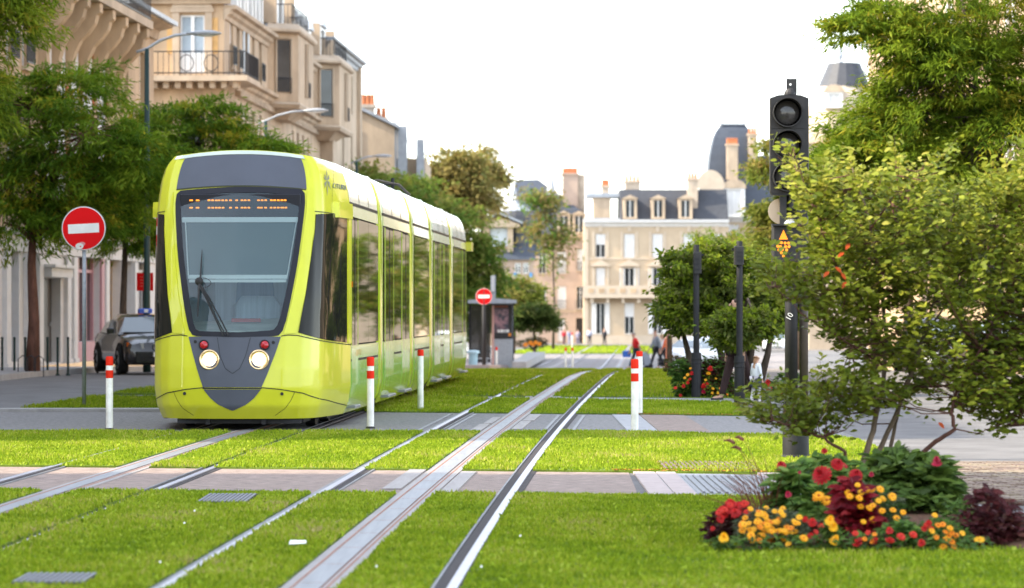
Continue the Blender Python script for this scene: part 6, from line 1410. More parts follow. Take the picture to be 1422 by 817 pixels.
# ------------------------------------------------------------------ cars
def car(label, X, Y, rz, paint, Lc=4.35, Wc=1.72, Hc=1.34, z0=None, lights=True, grp=None, taxi=False):
    t = thing('parked_car', label, 'car', (X, Y, gz(Y) if z0 is None else z0), rz, grp)      # nose towards local -y
    hw = Wc/2; pm_ = paint
    st = [(-2.17, .55, .30, .52, .55), (-2.10, .76, .22, .66, .70), (-1.85, .83, .20, .74, .79), (-1.2, .86, .20, .82, .88), (-.75, .86, .19, .86, .93), (.6, .86, .19, .87, .93), (1.35, .86, .20, .89, .95), (1.85, .83, .24, .88, .97), (2.1, .76, .30, .82, .92), (2.18, .62, .36, .74, .80)]
    b = MB(); rings = []
    for y, w_, zl, zs2, zt in st:
        w_ *= Wc/1.72
        rings.append([(-w_*.9, y, zl), (-w_, y, zl+.12), (-w_*1.0, y, zs2-.14), (-w_*.94, y, zs2), (-w_*.72, y, zt-.01), (0, y, zt+.015), (w_*.72, y, zt-.01), (w_*.94, y, zs2), (w_*1.0, y, zs2-.14), (w_, y, zl+.12), (w_*.9, y, zl)])
    b.loft(rings); bd = b.build('body', pm_, t, angle=45)
    cab_ = [(-.98, .78, .88, 0), (-.35, .70, 1.24, .02), (-.05, .66, Hc-.03, .05), (.6, .65, Hc, .06), (1.05, .66, Hc-.09, .04), (1.62, .74, .95, 0)]
    b = MB(); rings = []
    for y, w_, zt, q in cab_:
        w_ *= Wc/1.72; rings.append([(-w_*1.06, y, .86), (-w_*(1.0 if zt > 1 else 1.05), y, max(.87, zt-.12)), (-w_*.78, y, zt), (0, y, zt+.02), (w_*.78, y, zt), (w_*(1.0 if zt > 1 else 1.05), y, max(.87, zt-.12)), (w_*1.06, y, .86)])
    b.loft(rings); b.build('cabin', pm_, t, angle=40)
    gm = M['car_glass']
    k_ = Wc/1.72
    b = MB(); b.poly([(-.74*k_, -.955, .905), (.74*k_, -.955, .905), (.565*k_, -.40, 1.235), (-.565*k_, -.40, 1.235)]); b.xform(Matrix.Translation((0, -.03, .025))); b.build('windscreen', gm, t, fix=False)
    b = MB(); b.poly([(-.62*k_, 1.50, 1.0), (.62*k_, 1.50, 1.0), (.52*k_, 1.12, 1.22), (-.52*k_, 1.12, 1.22)]); b.xform(Matrix.Translation((0, .03, .02))); b.build('rear_window', gm, t, fix=False)
    for sg in (-1, 1):
        b = MB(); xo = lambda v: sg*v*k_
        b.poly([(xo(.815), -.72, .90), (xo(.815), .38, .90), (xo(.715), .38, Hc-.13), (xo(.72), -.22, Hc-.16)]); b.build('side_window', gm, t, fix=False)
        b = MB(); b.poly([(xo(.815), .45, .90), (xo(.80), 1.32, .92), (xo(.715), .98, Hc-.19), (xo(.715), .45, Hc-.13)]); b.build('side_window', gm, t, fix=False)
        b = MB(); b.bbox(*sorted((xo(.86), xo(1.02))), -.72, -.60, .90, 1.02, .02); b.build('wing_mirror', pm_, t)
        for yy in (-1.32, 1.34):
            b = MB(); b.disc((xo(.80), yy, .31), .31, 0, 22, .20); wh = b.build('wheel', M['rubber'], t); b = MB(); b.disc((xo(.905), yy, .31), .20, 0, 16, .012); b.build('rim', M['galv'], wh)
            b = MB(); b.disc((xo(.862), yy, .33), .37, 0, 22, .012); b.build('wheel_arch', M['rubber'], t)
            for s5 in range(5):
                a = 2*math.pi*s5/5; b = MB(); b.tube([(xo(.914), yy, .31), (xo(.914), yy+.19*math.cos(a), .31+.19*math.sin(a))], .022, 4); b.build('spoke', M['rubber'], wh)
        b = MB(); b.loft([[(xo(.46), -2.17, .56), (xo(.71), -2.06, .57), (xo(.72), -2.02, .69), (xo(.46), -2.13, .69)], [(xo(.46), -2.05, .56), (xo(.71), -1.95, .57), (xo(.72), -1.9, .70), (xo(.46), -2.0, .70)]]); b.build('headlight', M['head_glass'], t)
        b = MB(); b.loft([[(xo(.735), -2.04, .57), (xo(.80), -1.93, .58), (xo(.80), -1.9, .70), (xo(.735), -2.0, .695)], [(xo(.70), -1.9, .57), (xo(.77), -1.8, .58), (xo(.77), -1.8, .70), (xo(.70), -1.9, .695)]]); b.build('indicator', M['indicator'], t)
        b = MB(); b.bbox(*sorted((xo(.5), xo(.78))), 2.02, 2.16, .66, .80, .02); b.build('tail_lamp', M['red_lens'], t)
    for x in (-.14, .14):
        b = MB(); b.bbox(x-.115, x+.115, -2.21, -2.12, .55, .68, .025); gr = b.build('grille', M['rubber'], t)
        b = MB(); b.tube([(x-.11, -2.215, .56), (x+.11, -2.215, .56), (x+.11, -2.20, .675), (x-.11, -2.20, .675), (x-.11, -2.215, .56)], .012, 4); b.build('surround', M['galv'], gr)
    b = MB(); b.loft([[(-.84*k_, -1.95, z), (-.62*k_, -2.16, z), (0, -2.235, z), (.62*k_, -2.16, z), (.84*k_, -1.95, z), (.6, -1.9, z), (-.6, -1.9, z)] for z in (.26, .34, .50)]); bp = b.build('bumper', pm_, t)
    b = MB(); b.box(-.5, .5, -2.238, -2.20, .29, .36); b.build('air_intake', M['rubber'], bp)
    b = MB(); b.box(-.26, .26, -2.246, -2.2355, .385, .485); b.build('number_plate', M['white'], bp)
    b = MB(); b.box(-.04, .03, -2.249, -2.2465, .405, .465); b.build('plate_mark', M['shop_grey'], bp)
    if taxi:
        b = MB(); b.bbox(-.16, .16, .0, .14, Hc+.02, Hc+.13, .02); b.build('roof_sign', mat('blue_sign', (.06, .12, .5), .4), t)
        b = MB(); b.box(-.03, .06, -.004, .0, Hc+.04, Hc+.11); b.build('sign_mark', M['white'], t)
    return t
M['car_dark'] = mat('car_dark', (.018, .016, .017), .25, 0, coat=.7); M['car_white'] = mat('car_white', (.72, .72, .72), .3, coat=.8); M['car_grey'] = mat('car_grey', (.13, .14, .15), .25, .4, coat=1.0)
M['car_glass'] = mat('car_glass', (.10, .135, .15), .04, spec=.9, coat=.6); M['head_glass'] = mat('head_glass', (.45, .47, .48), .08, .3, coat=1.0); M['indicator'] = mat('indicator', (.8, .16, .02), .25, coat=.6)
Yc = 80.5; car('dark parked car with an orange indicator and a small blue roof sign behind the tram', X_at(196, Yc) + .10, Yc, R(17), M['car_dark'], Hc=1.33, z0=-.10 if False else 0.0, taxi=True)
car('white car far away between the leafy tree and the traffic light', X_at(1077, 250), 250, R(-6), M['car_white'], Hc=1.45)
car('dark grey car standing behind the shrub on the right road', 10.4, 72.0, R(-62), M['car_grey'], Hc=1.42, grp='cars on the right road behind the shrub')
car('black car farther back behind the shrub on the right road', 11.2, 92.0, R(-20), M['car_dark'], Hc=1.42, grp='cars on the right road behind the shrub')
# ------------------------------------------------------------------ shrub beside the traffic light
def leaf_mesh(name, col, m='leafgloss', w=.58, droop=.12, fold=.1):
    V = np.array([(0,0,0), (.32*1.0,-w*.42,fold*.5), (.68,-w*.36,fold*.3-droop*.4), (1,0,-droop), (.68,w*.36,fold*.3-droop*.4), (.32,w*.42,fold*.5), (.5,0,-.02)], float)
    Fq = np.array([(0,1,2,6), (6,2,3,3), (0,6,4,5), (6,3,3,4)])
    me = bpy.data.meshes.new(name); me.from_pydata(V.tolist(), [], [(0,1,2,6), (6,2,3), (6,3,4), (0,6,4,5)]); me.materials.append(M[m])
    a = me.color_attributes.new('tint', 'FLOAT_COLOR', 'POINT'); a.data.foreach_set('color', np.tile(np.array(list(col)+[1.0], np.float32), len(V))); return me
def leaf_joined(name, P0, D, N, ln, wr, cols, m, parent, droop=.12, fold=.1):
    base = np.array([(0,0,0), (.32,-.42,fold*.5), (.68,-.36,fold*.3-droop*.4), (1,0,-droop), (.68,.36,fold*.3-droop*.4), (.32,.42,fold*.5)])
    S_ = np.cross(N, D); S_ /= np.linalg.norm(S_, axis=1)[:,None]+1e-9; N2 = np.cross(D, S_)
    n = len(P0); V = P0[:,None,:] + ln[:,None,None]*(base[None,:,0:1]*D[:,None,:] + base[None,:,1:2]*wr*S_[:,None,:] + base[None,:,2:3]*N2[:,None,:])
    idx = np.arange(n)[:,None]*6; Fq = np.concatenate([idx+[0,1,2,3], idx+[0,3,4,5]], 0)
    me = mesh_np(name, V.reshape(-1,3), Fq, M[m], np.repeat(cols, 6, 0)); o = bpy.data.objects.new(name, me); COL.objects.link(o)
    if parent: o.parent = parent
    return o
def mat_from(d, n_, p, s):
    d = d.normalized(); sd_ = n_.cross(d); sd_ = sd_.normalized() if sd_.length > 1e-6 else Vector((0, 1, 0)); n2 = d.cross(sd_)
    return Matrix(((d.x*s, sd_.x*s, n2.x*s, p.x), (d.y*s, sd_.y*s, n2.y*s, p.y), (d.z*s, sd_.z*s, n2.z*s, p.z), (0, 0, 0, 1)))
Y = 25.0; kx = Y/F; SX0 = X_at(1197, Y)
shrub = thing('shrub', 'large light green shrub with many thin stems in the flower bed beside the traffic light', 'shrub', (SX0, Y, 0))
def sp(px, py, d=0.0): return Vector((X_at(px, Y)-SX0, d, Z_at(py, Y)))
stems = [[(1192,714,0),(1197,650,0),(1212,600,.02),(1226,540,.05),(1232,470,.05),(1222,380,0),(1200,290,-.1),(1180,226,-.1)],
 [(1200,714,.05),(1222,630,.1),(1250,570,.12),(1275,500,.1),(1300,420,.15),(1320,330,.1),(1330,262,.1)],
 [(1190,690,-.05),(1170,628,-.1),(1140,606,-.2),(1105,592,-.25),(1070,582,-.3)],
 [(1205,706,-.05),(1235,662,-.2),(1290,612,-.35),(1316,594,-.4),(1311,572,-.4),(1318,548,-.35),(1335,515,-.3),(1378,450,-.2),(1412,380,-.1)],
 [(1202,712,.1),(1237,650,.25),(1250,590,.3),(1262,540,.3),(1290,470,.35),(1350,380,.3),(1392,285,.25)],
 [(1228,480,.05),(1185,420,-.1),(1145,340,-.2),(1118,270,-.25),(1097,208,-.3)],
 [(1229,510,.05),(1180,478,-.2),(1115,440,-.35),(1070,398,-.4)],
 [(1275,500,.1),(1340,468,.2),(1400,420,.3),(1460,360,.3)],
 [(1262,540,.3),(1320,536,.1),(1370,556,-.1),(1388,592,-.15)],
 [(1300,420,.15),(1370,340,.0),(1425,230,-.1)], [(1222,380,0),(1255,300,.2),(1288,225,.2)], [(1206,320,-.1),(1240,270,-.2),(1240,222,-.25)]]
SN = []
for k, st in enumerate(stems):
    pts = [sp(*p) for p in st]; r0 = (.026, .022, .016, .020, .018, .011, .010, .012, .010, .009, .009, .008)[k]
    fine = []
    for a, c in zip(pts[:-1], pts[1:]):
        for j in range(4): fine.append(a.lerp(c, j/4) + Vector((random.uniform(-.008, .008),)*3))
    fine.append(pts[-1]); n = len(fine); b = MB(); b.tube(fine, [r0*(1-.78*j/(n-1)) for j in range(n)], 8); b.build('stem', M['bark_light'] if k in (0, 1, 4) else M['twig'], shrub, smooth=True)
    SN += [q for q in fine[n//3:]]
poly_s = [(1085,215),(1098,196),(1125,262),(1150,240),(1180,224),(1212,262),(1240,218),(1272,256),(1290,212),(1310,238),(1330,270),(1370,252),(1400,222),(1440,195),(1530,250),(1530,560),(1400,572),(1385,604),(1350,562),(1300,538),(1260,546),(1220,556),(1180,574),(1130,594),(1090,590),(1042,568),(1052,545),(1104,538),(1150,520),(1150,470),(1128,430),(1090,418),(1050,395),(1064,360),(1110,365),(1122,330),(1102,280)]
cent = []
while len(cent) < 960:
    px, py = random.uniform(1040, 1530), random.uniform(190, 612)
    if inside((px, py), poly_s): cent.append((px, py))
PALS = np.array([(.085,.12,.012), (.125,.165,.015), (.17,.21,.018), (.22,.255,.024), (.29,.305,.036), (.37,.355,.055)])
LP_, LD_, LN_, LC_, LL_ = [], [], [], [], []
tb_ = MB()
for (px, py) in cent:
    edge = 1.0 - min(1, abs(px-1300)/260)*.6
    c = sp(px, py, random.uniform(-.72, .72)*edge)
    s = min(SN, key=lambda q: (q-c).length + .6*max(0, q.z-c.z))
    m_ = s.lerp(c, .5) + Vector((0, 0, -.05)); 
    L_ = (c-s).length
    if L_ > .9: s = s.lerp(c, .35); m_ = s.lerp(c, .5)
    tb_.tube([s, m_, c], [.0055, .004, .002], 4)
    out = (c - sp(1240, 470)).normalized(); dirn = ((c-s).normalized()*.6 + out*.5 + Vector((0, 0, .25))).normalized()
    tone = random.random(); n = random.randint(20, 34)
    tip = c + dirn*random.uniform(.10, .22); tb_.tube([c, tip], [.002, .0012], 3)
    for j in range(n):
        t = (j+random.random())/n; p = (m_.lerp(c, t*2) if t < .5 else c.lerp(tip, t*2-1)) + Vector((random.gauss(0, .035), random.gauss(0, .035), random.gauss(0, .03)))
        az = random.uniform(0, 2*math.pi); dd = (dirn*.55 + Vector((math.cos(az), math.sin(az), random.uniform(-.35, .35)))*.9).normalized()
        LP_.append(p); LD_.append(dd); LN_.append(Vector((random.gauss(0, .5), -.55 + random.gauss(0, .45), .85)).normalized())
        v = .55*tone + .3*random.random() + .25*max(0, (420-py)/230) - .22*max(0, (px-1290)/150)*(py > 380)  # light and shade put into the leaf tint: paler upwards, darker at lower right
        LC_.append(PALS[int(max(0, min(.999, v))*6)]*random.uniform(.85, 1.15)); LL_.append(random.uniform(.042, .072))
b = tb_; b.build('twigs', M['twig'], shrub)['kind'] = 'stuff'
order = sorted(range(len(LP_)), key=lambda i: LP_[i].y - .5*LL_[i]/.06 + (2 if X_at(711, 25) and LP_[i].x + SX0 > 3.7 else 0))
lm = [leaf_mesh('leaf', PALS[k]*f) for k in range(6) for f in (.9, 1.1)]
big = set(order[:300])
for i in order[:300]:
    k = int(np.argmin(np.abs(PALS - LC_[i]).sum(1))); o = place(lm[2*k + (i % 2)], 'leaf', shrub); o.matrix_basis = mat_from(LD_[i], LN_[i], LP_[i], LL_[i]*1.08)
ii = [i for i in range(len(LP_)) if i not in big]
A_ = lambda L: np.array([tuple(L[i]) for i in ii])
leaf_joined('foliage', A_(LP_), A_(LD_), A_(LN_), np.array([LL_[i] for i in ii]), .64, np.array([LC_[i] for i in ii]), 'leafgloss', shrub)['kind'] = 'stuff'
red_leaf = leaf_mesh('leaf', (.42, .07, .015))
for px, py in ((1162, 352), (1150, 372), (1158, 380), (1142, 378), (1170, 340), (1165, 392), (1290, 583)):
    place(red_leaf, 'red_leaf', shrub).matrix_basis = mat_from(Vector((random.uniform(-1, 1), -.4, -.5)), Vector((0, -.6, .8)), sp(px, py, -.55), .065)

# ------------------------------------------------------------------ flower bed
bedp = [(982, 742), (1008, 760), (1100, 766), (1250, 768), (1400, 772), (1480, 778), (1480, 735), (1380, 712), (1320, 700), (1240, 694), (1130, 694), (1050, 705)]
b = MB(); pts = [G(*p) for p in bedp]; c0 = sum(pts, Vector())/len(pts); n = len(pts); ctr = b.vert((c0.x, c0.y, .16)); o_ = [b.vert((p.x, p.y, .0)) for p in pts]; m_ = [b.vert((p.x*.75+c0.x*.25, p.y*.75+c0.y*.25, .09)) for p in pts]
for k in range(n): b.face(o_[k], o_[(k+1)%n], m_[(k+1)%n], m_[k]); b.face(m_[k], m_[(k+1)%n], ctr)
structure(b.build('flower_bed_soil', M['soil'], smooth=True), 'brown mulched soil mound of the flower bed')
def petal_flower(name, col, ctr, r, layers=2, npet=9, ball=0.0, cr=.3):
    cm = mat('petal_'+name+str(len(bpy.data.materials)), col, .55, spec=.25, var=.12, scale=30); cc = mat('eye_'+name+str(len(bpy.data.materials)), ctr, .8)
    b = MB()
    for l in range(layers):
        rr = r*(1-.24*l); z = .16*r*l + ball*r*.35*l; tilt = .12 + (.30 + ball*.5)*l
        for k in range(npet):
            a = 2*math.pi*(k + .5*(l % 2))/npet; w_ = math.pi/npet*1.15
            p0 = (0, 0, z); e = [(rr*.6*math.cos(a-w_), rr*.6*math.sin(a-w_), z + rr*.6*tilt), (rr*math.cos(a-w_*.5), rr*math.sin(a-w_*.5), z+rr*tilt*.85), (rr*math.cos(a+w_*.5), rr*math.sin(a+w_*.5), z+rr*tilt*.85), (rr*.6*math.cos(a+w_), rr*.6*math.sin(a+w_), z + rr*.6*tilt)]
            i = [b.vert(p) for p in [p0] + e]; b.face(*i)
    b.m = 1; b.lathe([(r*cr, .16*r*(layers-1)+.05*r), (r*cr*.7, .2*r*layers), (.001, .24*r*layers)], n=8); 
    return b.mesh('flower', [cm, cc], fix=False)
YEL, ORA, RED, DRED, CRIM = (.82,.36,.008), (.80,.26,.012), (.46,.010,.008), (.30,.008,.014), (.38,.008,.04)
FL = dict(yel=[petal_flower('yel', YEL, (.45,.12,.01), .024), petal_flower('yel', (.84,.42,.015), (.5,.2,.02), .021)], ora=[petal_flower('ora', ORA, (.35,.05,.01), .021)], red=[petal_flower('red', RED, (.3,.02,.01), .027, 3, 8, .5), petal_flower('red', (.55,.025,.012), (.3,.02,.01), .024, 2, 8)],
          dahlia=[petal_flower('dahlia', (.40,.006,.010), (.25,.01,.01), .060, 6, 14, .22, .15)], mari=[petal_flower('mari', (.85,.45,.012), (.8,.38,.01), .034, 5, 12, .8, .2)], crim=[petal_flower('crim', CRIM, (.25,.01,.02), .046, 5, 12, .55, .2)])
def at_bed(px, py, Yp): return P(px, py, Yp)
def plant(name, label, px, py, Yp, cat='flowers'):
    Yp -= .55*(Yp < 30)
    p = P(px, py, Yp); t = thing(name, label, cat, (p.x, Yp, 0.03)); return t
def put_flower(t, kind, px, py, Yp, s=1.0, face=-.75, nm='flower'):
    Yp -= .55*(Yp < 30)
    p = P(px, py, Yp) - t.location; me = random.choice(FL[kind])
    d = Vector((random.uniform(-.45, .45), face, random.uniform(.45, 1.0))).normalized()
    o = place(me, nm, t, p, d.to_track_quat('Z', 'Y').to_euler(), (s*random.uniform(.85, 1.15),)*3); return p
def stems_to(t, pts, m, r=.003, root=.08):
    b = MB()
    for p in pts:
        q = Vector((p.x*.45 + random.gauss(0, root*.3), p.y*.3+.02, 0)); b.tube([q, q.lerp(p, .55) + Vector((0, .03, .03)), p + Vector((0, .012, -.008))], [r, r, r*.7], 4)
    b.build('stems', m, t)['kind'] = 'stuff'
SH = 0.55
def leafy(t, cells, n, ln, wr, pal, m='leafgloss', part='leaf', npart=0, up=.4, droop=.18, face=-.35):
    """leaves scattered through pixel ellipses (px, py, rx, ry, Y); the nearest npart are parts of their own, the rest one part"""
    Ps, Ds, Ns, Cs, Ls = [], [], [], [], []
    ar = [c[2]*c[3] for c in cells]
    for _ in range(n):
        px, py, rx, ry, Yp = random.choices(cells, ar)[0]; Yp -= .55*(Yp < 30)
        a = random.uniform(0, 2*math.pi); r = random.random()**.5; dep = math.sqrt(max(0, 1-r*r))*rx*Yp/F
        p = P(px + rx*1.08*r*math.cos(a), py + ry*1.05*r*math.sin(a), Yp) + Vector((0, random.uniform(-1, .5)*dep, 0)) - t.location
        if p.z < .01: p.z = .01 + random.random()*.04
        az = random.uniform(0, 2*math.pi); d = (Vector((math.cos(a)*.5, -.25, -math.sin(a)*.4)) + Vector((math.cos(az), math.sin(az)*.8, random.uniform(-.4, .5)))).normalized()
        Ps.append(p); Ds.append(d); Ns.append(Vector((random.gauss(0, .4), face + random.gauss(0, .3), 1)).normalized()); Ls.append(random.uniform(.7, 1.3)*ln)
        Cs.append(np.array(random.choice(pal))*random.uniform(.85, 1.15))
    order = sorted(range(n), key=lambda i: Ps[i].y); front = order[:npart]; rest = order[npart:]
    if npart:
        ms = [leaf_mesh('leaf', np.array(c)*f, m, wr, droop) for c in pal for f in (.9, 1.12)]
        for i in front: place(random.choice(ms), part, t).matrix_basis = mat_from(Ds[i], Ns[i], Ps[i], Ls[i])
    A = lambda L: np.array([tuple(L[i]) for i in rest])
    if rest: leaf_joined('foliage', A(Ps), A(Ds), A(Ns), np.array([Ls[i] for i in rest]), wr, np.array([Cs[i] for i in rest]), m, t, droop)['kind'] = 'stuff'
GRN = [(.055,.115,.022), (.075,.15,.026), (.10,.19,.032), (.14,.235,.04), (.18,.26,.06)]
DGR = [(.045,.08,.016), (.065,.115,.02), (.09,.15,.026), (.13,.20,.036)]
GRY = [(.10,.13,.07), (.14,.165,.09), (.17,.19,.12), (.09,.12,.05)]
MAR = [(.05,.012,.014), (.075,.016,.018), (.10,.022,.022), (.065,.03,.02)]
COL_ = [(.22,.008,.014), (.16,.006,.012), (.28,.02,.022), (.12,.006,.012)]
# dahlias
t = plant('dahlia', 'leafy green dahlia with large red blooms left of the shrub stems', 1128, 700, 23.6)
leafy(t, [(1128, 682, 46, 36, 23.6), (1100, 692, 28, 34, 23.4), (1160, 670, 30, 30, 23.8), (1135, 652, 24, 14, 23.9), (1150, 705, 40, 28, 23.2)], 1612, .105, .52, GRN, npart=190, droop=.22)
fp = [put_flower(t, 'dahlia', *q) for q in ((1142, 661, 23.0, 1.0), (1085, 647.5, 23.5, .62), (1162, 646, 23.5, .7), (1170, 650, 23.6, .6), (1145, 627, 23.9, .45), (1188, 661, 23.0, .85))]
fp += [put_flower(t, 'crim', 1095, 688, 23.0, .55), put_flower(t, 'crim', 1110, 657, 23.2, .3)]; stems_to(t, fp, M['dark_green_paint'] if False else M['stem_green'] if 'stem_green' in M else M.setdefault('stem_green', mat('stem_green', (.08,.13,.03), .6)), .006)
t = plant('dahlia', 'dark leafy dahlia with one crimson bloom right of the shrub stems', 1262, 705, 24.0)
leafy(t, [(1262, 672, 52, 36, 24.0), (1290, 690, 34, 40, 23.8), (1235, 660, 32, 30, 24.2), (1300, 665, 22, 26, 24.0), (1250, 645, 30, 16, 24.3), (1275, 715, 44, 24, 23.6)], 1664, .115, .50, DGR, npart=190, droop=.25)
stems_to(t, [put_flower(t, 'crim', 1301, 645, 23.7, .85, -.3), put_flower(t, 'crim', 1210, 660, 23.7, .45)], M['stem_green'], .006)
# left red plant
t = plant('red_bedding_plant', 'dark leaved plant topped with bright red flowers at the left end of the bed', 1012, 745, 22.2)
leafy(t, [(1010, 735, 26, 24, 22.2), (1025, 722, 24, 20, 22.4), (995, 745, 12, 14, 22.1)], 1092, .055, .42, MAR, npart=60)
fp = [put_flower(t, 'red', random.gauss(1020, 14), random.gauss(708, 7), 21.95 + random.uniform(0, .3), 1.1) for _ in range(22)] + [put_flower(t, 'red', *q) for q in ((999, 712, 21.9, 1.1), (1000, 722, 21.9, 1.0), (1036, 700, 22.1, 1.1), (1012, 700, 22.2, 1.1), (990, 735, 21.9, .6))]
stems_to(t, fp, M['twig'])
# yellow orange clump
t = plant('gazania_clump', 'dense clump of small golden yellow flowers at the front left of the bed', 1072, 752, 21.9)
leafy(t, [(1070, 735, 46, 26, 21.9), (1095, 745, 26, 18, 21.8), (1050, 748, 26, 14, 21.8)], 1976, .045, .20, GRY, npart=40, up=.8)
fp = []
for _ in range(88):
    a = random.uniform(0, 2*math.pi); r = random.random()**.6; fp.append(put_flower(t, 'yel' if random.random() < .8 else 'ora', 1068 + 42*r*math.cos(a), 731 + 22*r*math.sin(a), 21.6 + random.uniform(-.1, .25), .88))
fp += [put_flower(t, 'yel', *q) for q in ((1064, 706, 21.9), (1087, 707, 21.9), (1034, 729, 21.5), (1043, 744, 21.4), (1110, 719, 21.7), (1042, 707, 21.8), (1095, 756, 21.4), (1044, 750, 21.4), (1116, 748, 21.4))]
stems_to(t, fp, M['stem_green'], .002, .2)
# small red clump to its right
t = plant('red_bedding_plant', 'small clump of red flowers between the golden clump and the coleus', 1132, 745, 21.9)
leafy(t, [(1132, 742, 16, 14, 21.9)], 364, .05, .42, MAR + DGR[:1], npart=30)
stems_to(t, [put_flower(t, 'red', *q) for q in ((1118, 722, 21.8, .9), (1128, 727, 21.7, 1.0), (1141, 732, 21.7, 1.0), (1133, 739, 21.6, .8), (1125, 745, 21.6, .7), (1136, 750, 21.6, .8))], M['twig'])
# orange pair and marigolds
t = plant('marigold', 'green plant with two orange yellow blooms before the left dahlia', 1145, 715, 22.6)
leafy(t, [(1150, 722, 22, 16, 22.6)], 416, .06, .16, GRN, npart=30)
stems_to(t, [put_flower(t, 'yel', 1137, 690, 22.4, 1.5), put_flower(t, 'yel', 1148, 696, 22.4, 1.4), put_flower(t, 'ora', 1133, 693, 22.42, 1.2)], M['stem_green'])
for px, py, lab in ((1005, 748.5, 'single round yellow marigold at the lower left edge of the bed'), (1152, 725, 'yellow marigold, upper of the two beside the coleus'), (1157, 733.5, 'yellow marigold, lower of the two beside the coleus'), (1157, 753, 'yellow marigold with pale leaves at the front edge of the bed')):
    t = plant('marigold', lab, px, py+12, 21.5, 'marigold'); leafy(t, [(px, py+12, 9, 7, 21.5)], 156, .035, .4, DGR + GRN[2:], npart=20)
    stems_to(t, [put_flower(t, 'mari', px, py, 21.42, 1.0 if 'single' in lab else .8)], M['stem_green'], .004)
# coleus
t = plant('coleus', 'deep crimson coleus with large hanging leaves in the middle of the bed', 1185, 735, 22.3)
leafy(t, [(1184, 718, 20, 42, 21.9), (1198, 738, 24, 24, 21.9), (1178, 700, 15, 28, 22.0)], 560, .085, .62, COL_, npart=110, droop=.35, face=-.8)
# gaillardia
t = plant('gaillardia', 'grey green plant with scattered golden flowers in front of the right dahlia', 1222, 735, 22.1)
leafy(t, [(1215, 705, 32, 26, 22.1), (1230, 725, 26, 20, 22.1), (1200, 690, 18, 18, 22.2)], 936, .065, .14, GRY + GRN[:2], npart=50)
c = [(1178,685),(1184,679),(1190,681),(1191,674),(1196,684),(1203,681),(1210,680),(1193,692),(1183,695),(1200,680),(1222,680),(1225,692),(1227,694),(1220,696),(1241,693),(1212,703),(1207,706),(1195,704),(1202,707),(1199,725),(1225,710),(1240,709),(1254,712),(1245,720),(1213,722),(1190,689),(1180,690),(1239,690)]
stems_to(t, [put_flower(t, 'yel', x_, y_, 21.85 + random.uniform(-.1, .1), 1.0) for x_, y_ in c], M['stem_green'], .002, .15)
# low red and orange plants
t = plant('red_zinnia', 'low green plant with three red flowers at the front middle of the bed', 1265, 755, 21.6)
leafy(t, [(1250, 742, 24, 14, 21.7), (1275, 752, 20, 12, 21.6)], 624, .055, .45, GRN[:4], npart=50)
stems_to(t, [put_flower(t, 'red', *q) for q in ((1251, 746, 21.4, 1.1), (1268, 743, 21.4, 1.2), (1280, 755, 21.35, .9))], M['stem_green'])
t = plant('marigold', 'clump of small orange flowers beside the dark maroon plant', 1318, 755, 21.7)
leafy(t, [(1315, 745, 26, 18, 21.7), (1300, 735, 18, 14, 21.8)], 780, .04, .25, GRN[:4], npart=40)
c = [(1298,716),(1302,730),(1309,729),(1319,734),(1313,739),(1322,741),(1316,747),(1312,750),(1328,744),(1336,741),(1322,753),(1325,760),(1310,760),(1318,745),(1300,747),(1294,738)]
fp = [put_flower(t, 'ora' if k % 3 else 'yel', x_, y_, 21.45, .95) for k, (x_, y_) in enumerate(c)] + [put_flower(t, 'red', *q) for q in ((1287, 729, 21.5, .9), (1293, 735, 21.5, .9), (1283, 735, 21.5, .8), (1290, 727, 21.5, .7))]
stems_to(t, fp, M['stem_green'], .002, .12)
# maroon plant at the right
t = plant('maroon_plant', 'dark maroon leafy plant at the right end of the bed', 1385, 755, 22.0, 'plant')
leafy(t, [(1375, 735, 46, 30, 22.0), (1395, 748, 40, 22, 21.9), (1358, 748, 30, 20, 21.9), (1425, 750, 30, 20, 21.9), (1372, 700, 16, 20, 22.2), (1395, 712, 14, 16, 22.1)], 1976, .062, .48, MAR + [(.11,.04,.028), (.07,.02,.022)], npart=150)
b = MB()
for px, py in ((1366, 684), (1372, 686), (1385, 694), (1404, 712), (1412, 730)): b.tube([P(1380, 750, 21.45) - t.location, P((px+1380)/2, (py+740)/2 - 6, 21.45) - t.location, P(px, py, 21.45) - t.location], .005, 5)
b.build('stems', M['twig'], t)['kind'] = 'stuff'
lm3 = [leaf_mesh('leaf', c_, 'leafgloss', .55, .3) for c_ in MAR + [(.09,.02,.02)]]
for px, py in ((1350, 683), (1358, 682), (1366, 682), (1376, 684), (1362, 694), (1370, 694), (1384, 690), (1392, 698), (1352, 688), (1398, 704), (1408, 714), (1412, 724), (1414, 734), (1376, 702)):
    for q in range(2): place(random.choice(lm3), 'leaf', t).matrix_basis = mat_from(Vector((random.uniform(-1, 1), -.3, random.uniform(-.6, .2))), Vector((random.uniform(-.3, .3), -.6, .7)), P(px, py, 21.4) - t.location, .09)
place(random.choice(FL['yel']), 'pale_leaf', t, P(1360, 750, 20.95) - t.location, (R(70), 0, 0), (1.6, 1.0, 1))
t = plant('ground_cover', 'low mixed green leaves filling the gaps between the bed flowers', 1200, 750, 21.8, 'ground cover')
leafy(t, [(1060, 752, 70, 8, 21.6), (1180, 752, 70, 9, 21.6), (1300, 755, 70, 9, 21.6), (1230, 738, 80, 12, 22.2), (1330, 735, 40, 14, 22.4), (1120, 735, 50, 12, 22.2), (1165, 745, 30, 14, 21.9), (1340, 715, 24, 18, 23.2)], 2300, .055, .42, GRN[:4] + DGR + [(.09,.06,.03)])
t = plant('red_bedding_plant', 'scattered small red and rusty flowers in front of the coleus', 1200, 752, 21.5)
leafy(t, [(1200, 752, 40, 8, 21.5)], 120, .05, .4, GRN[:3] + MAR[:2])
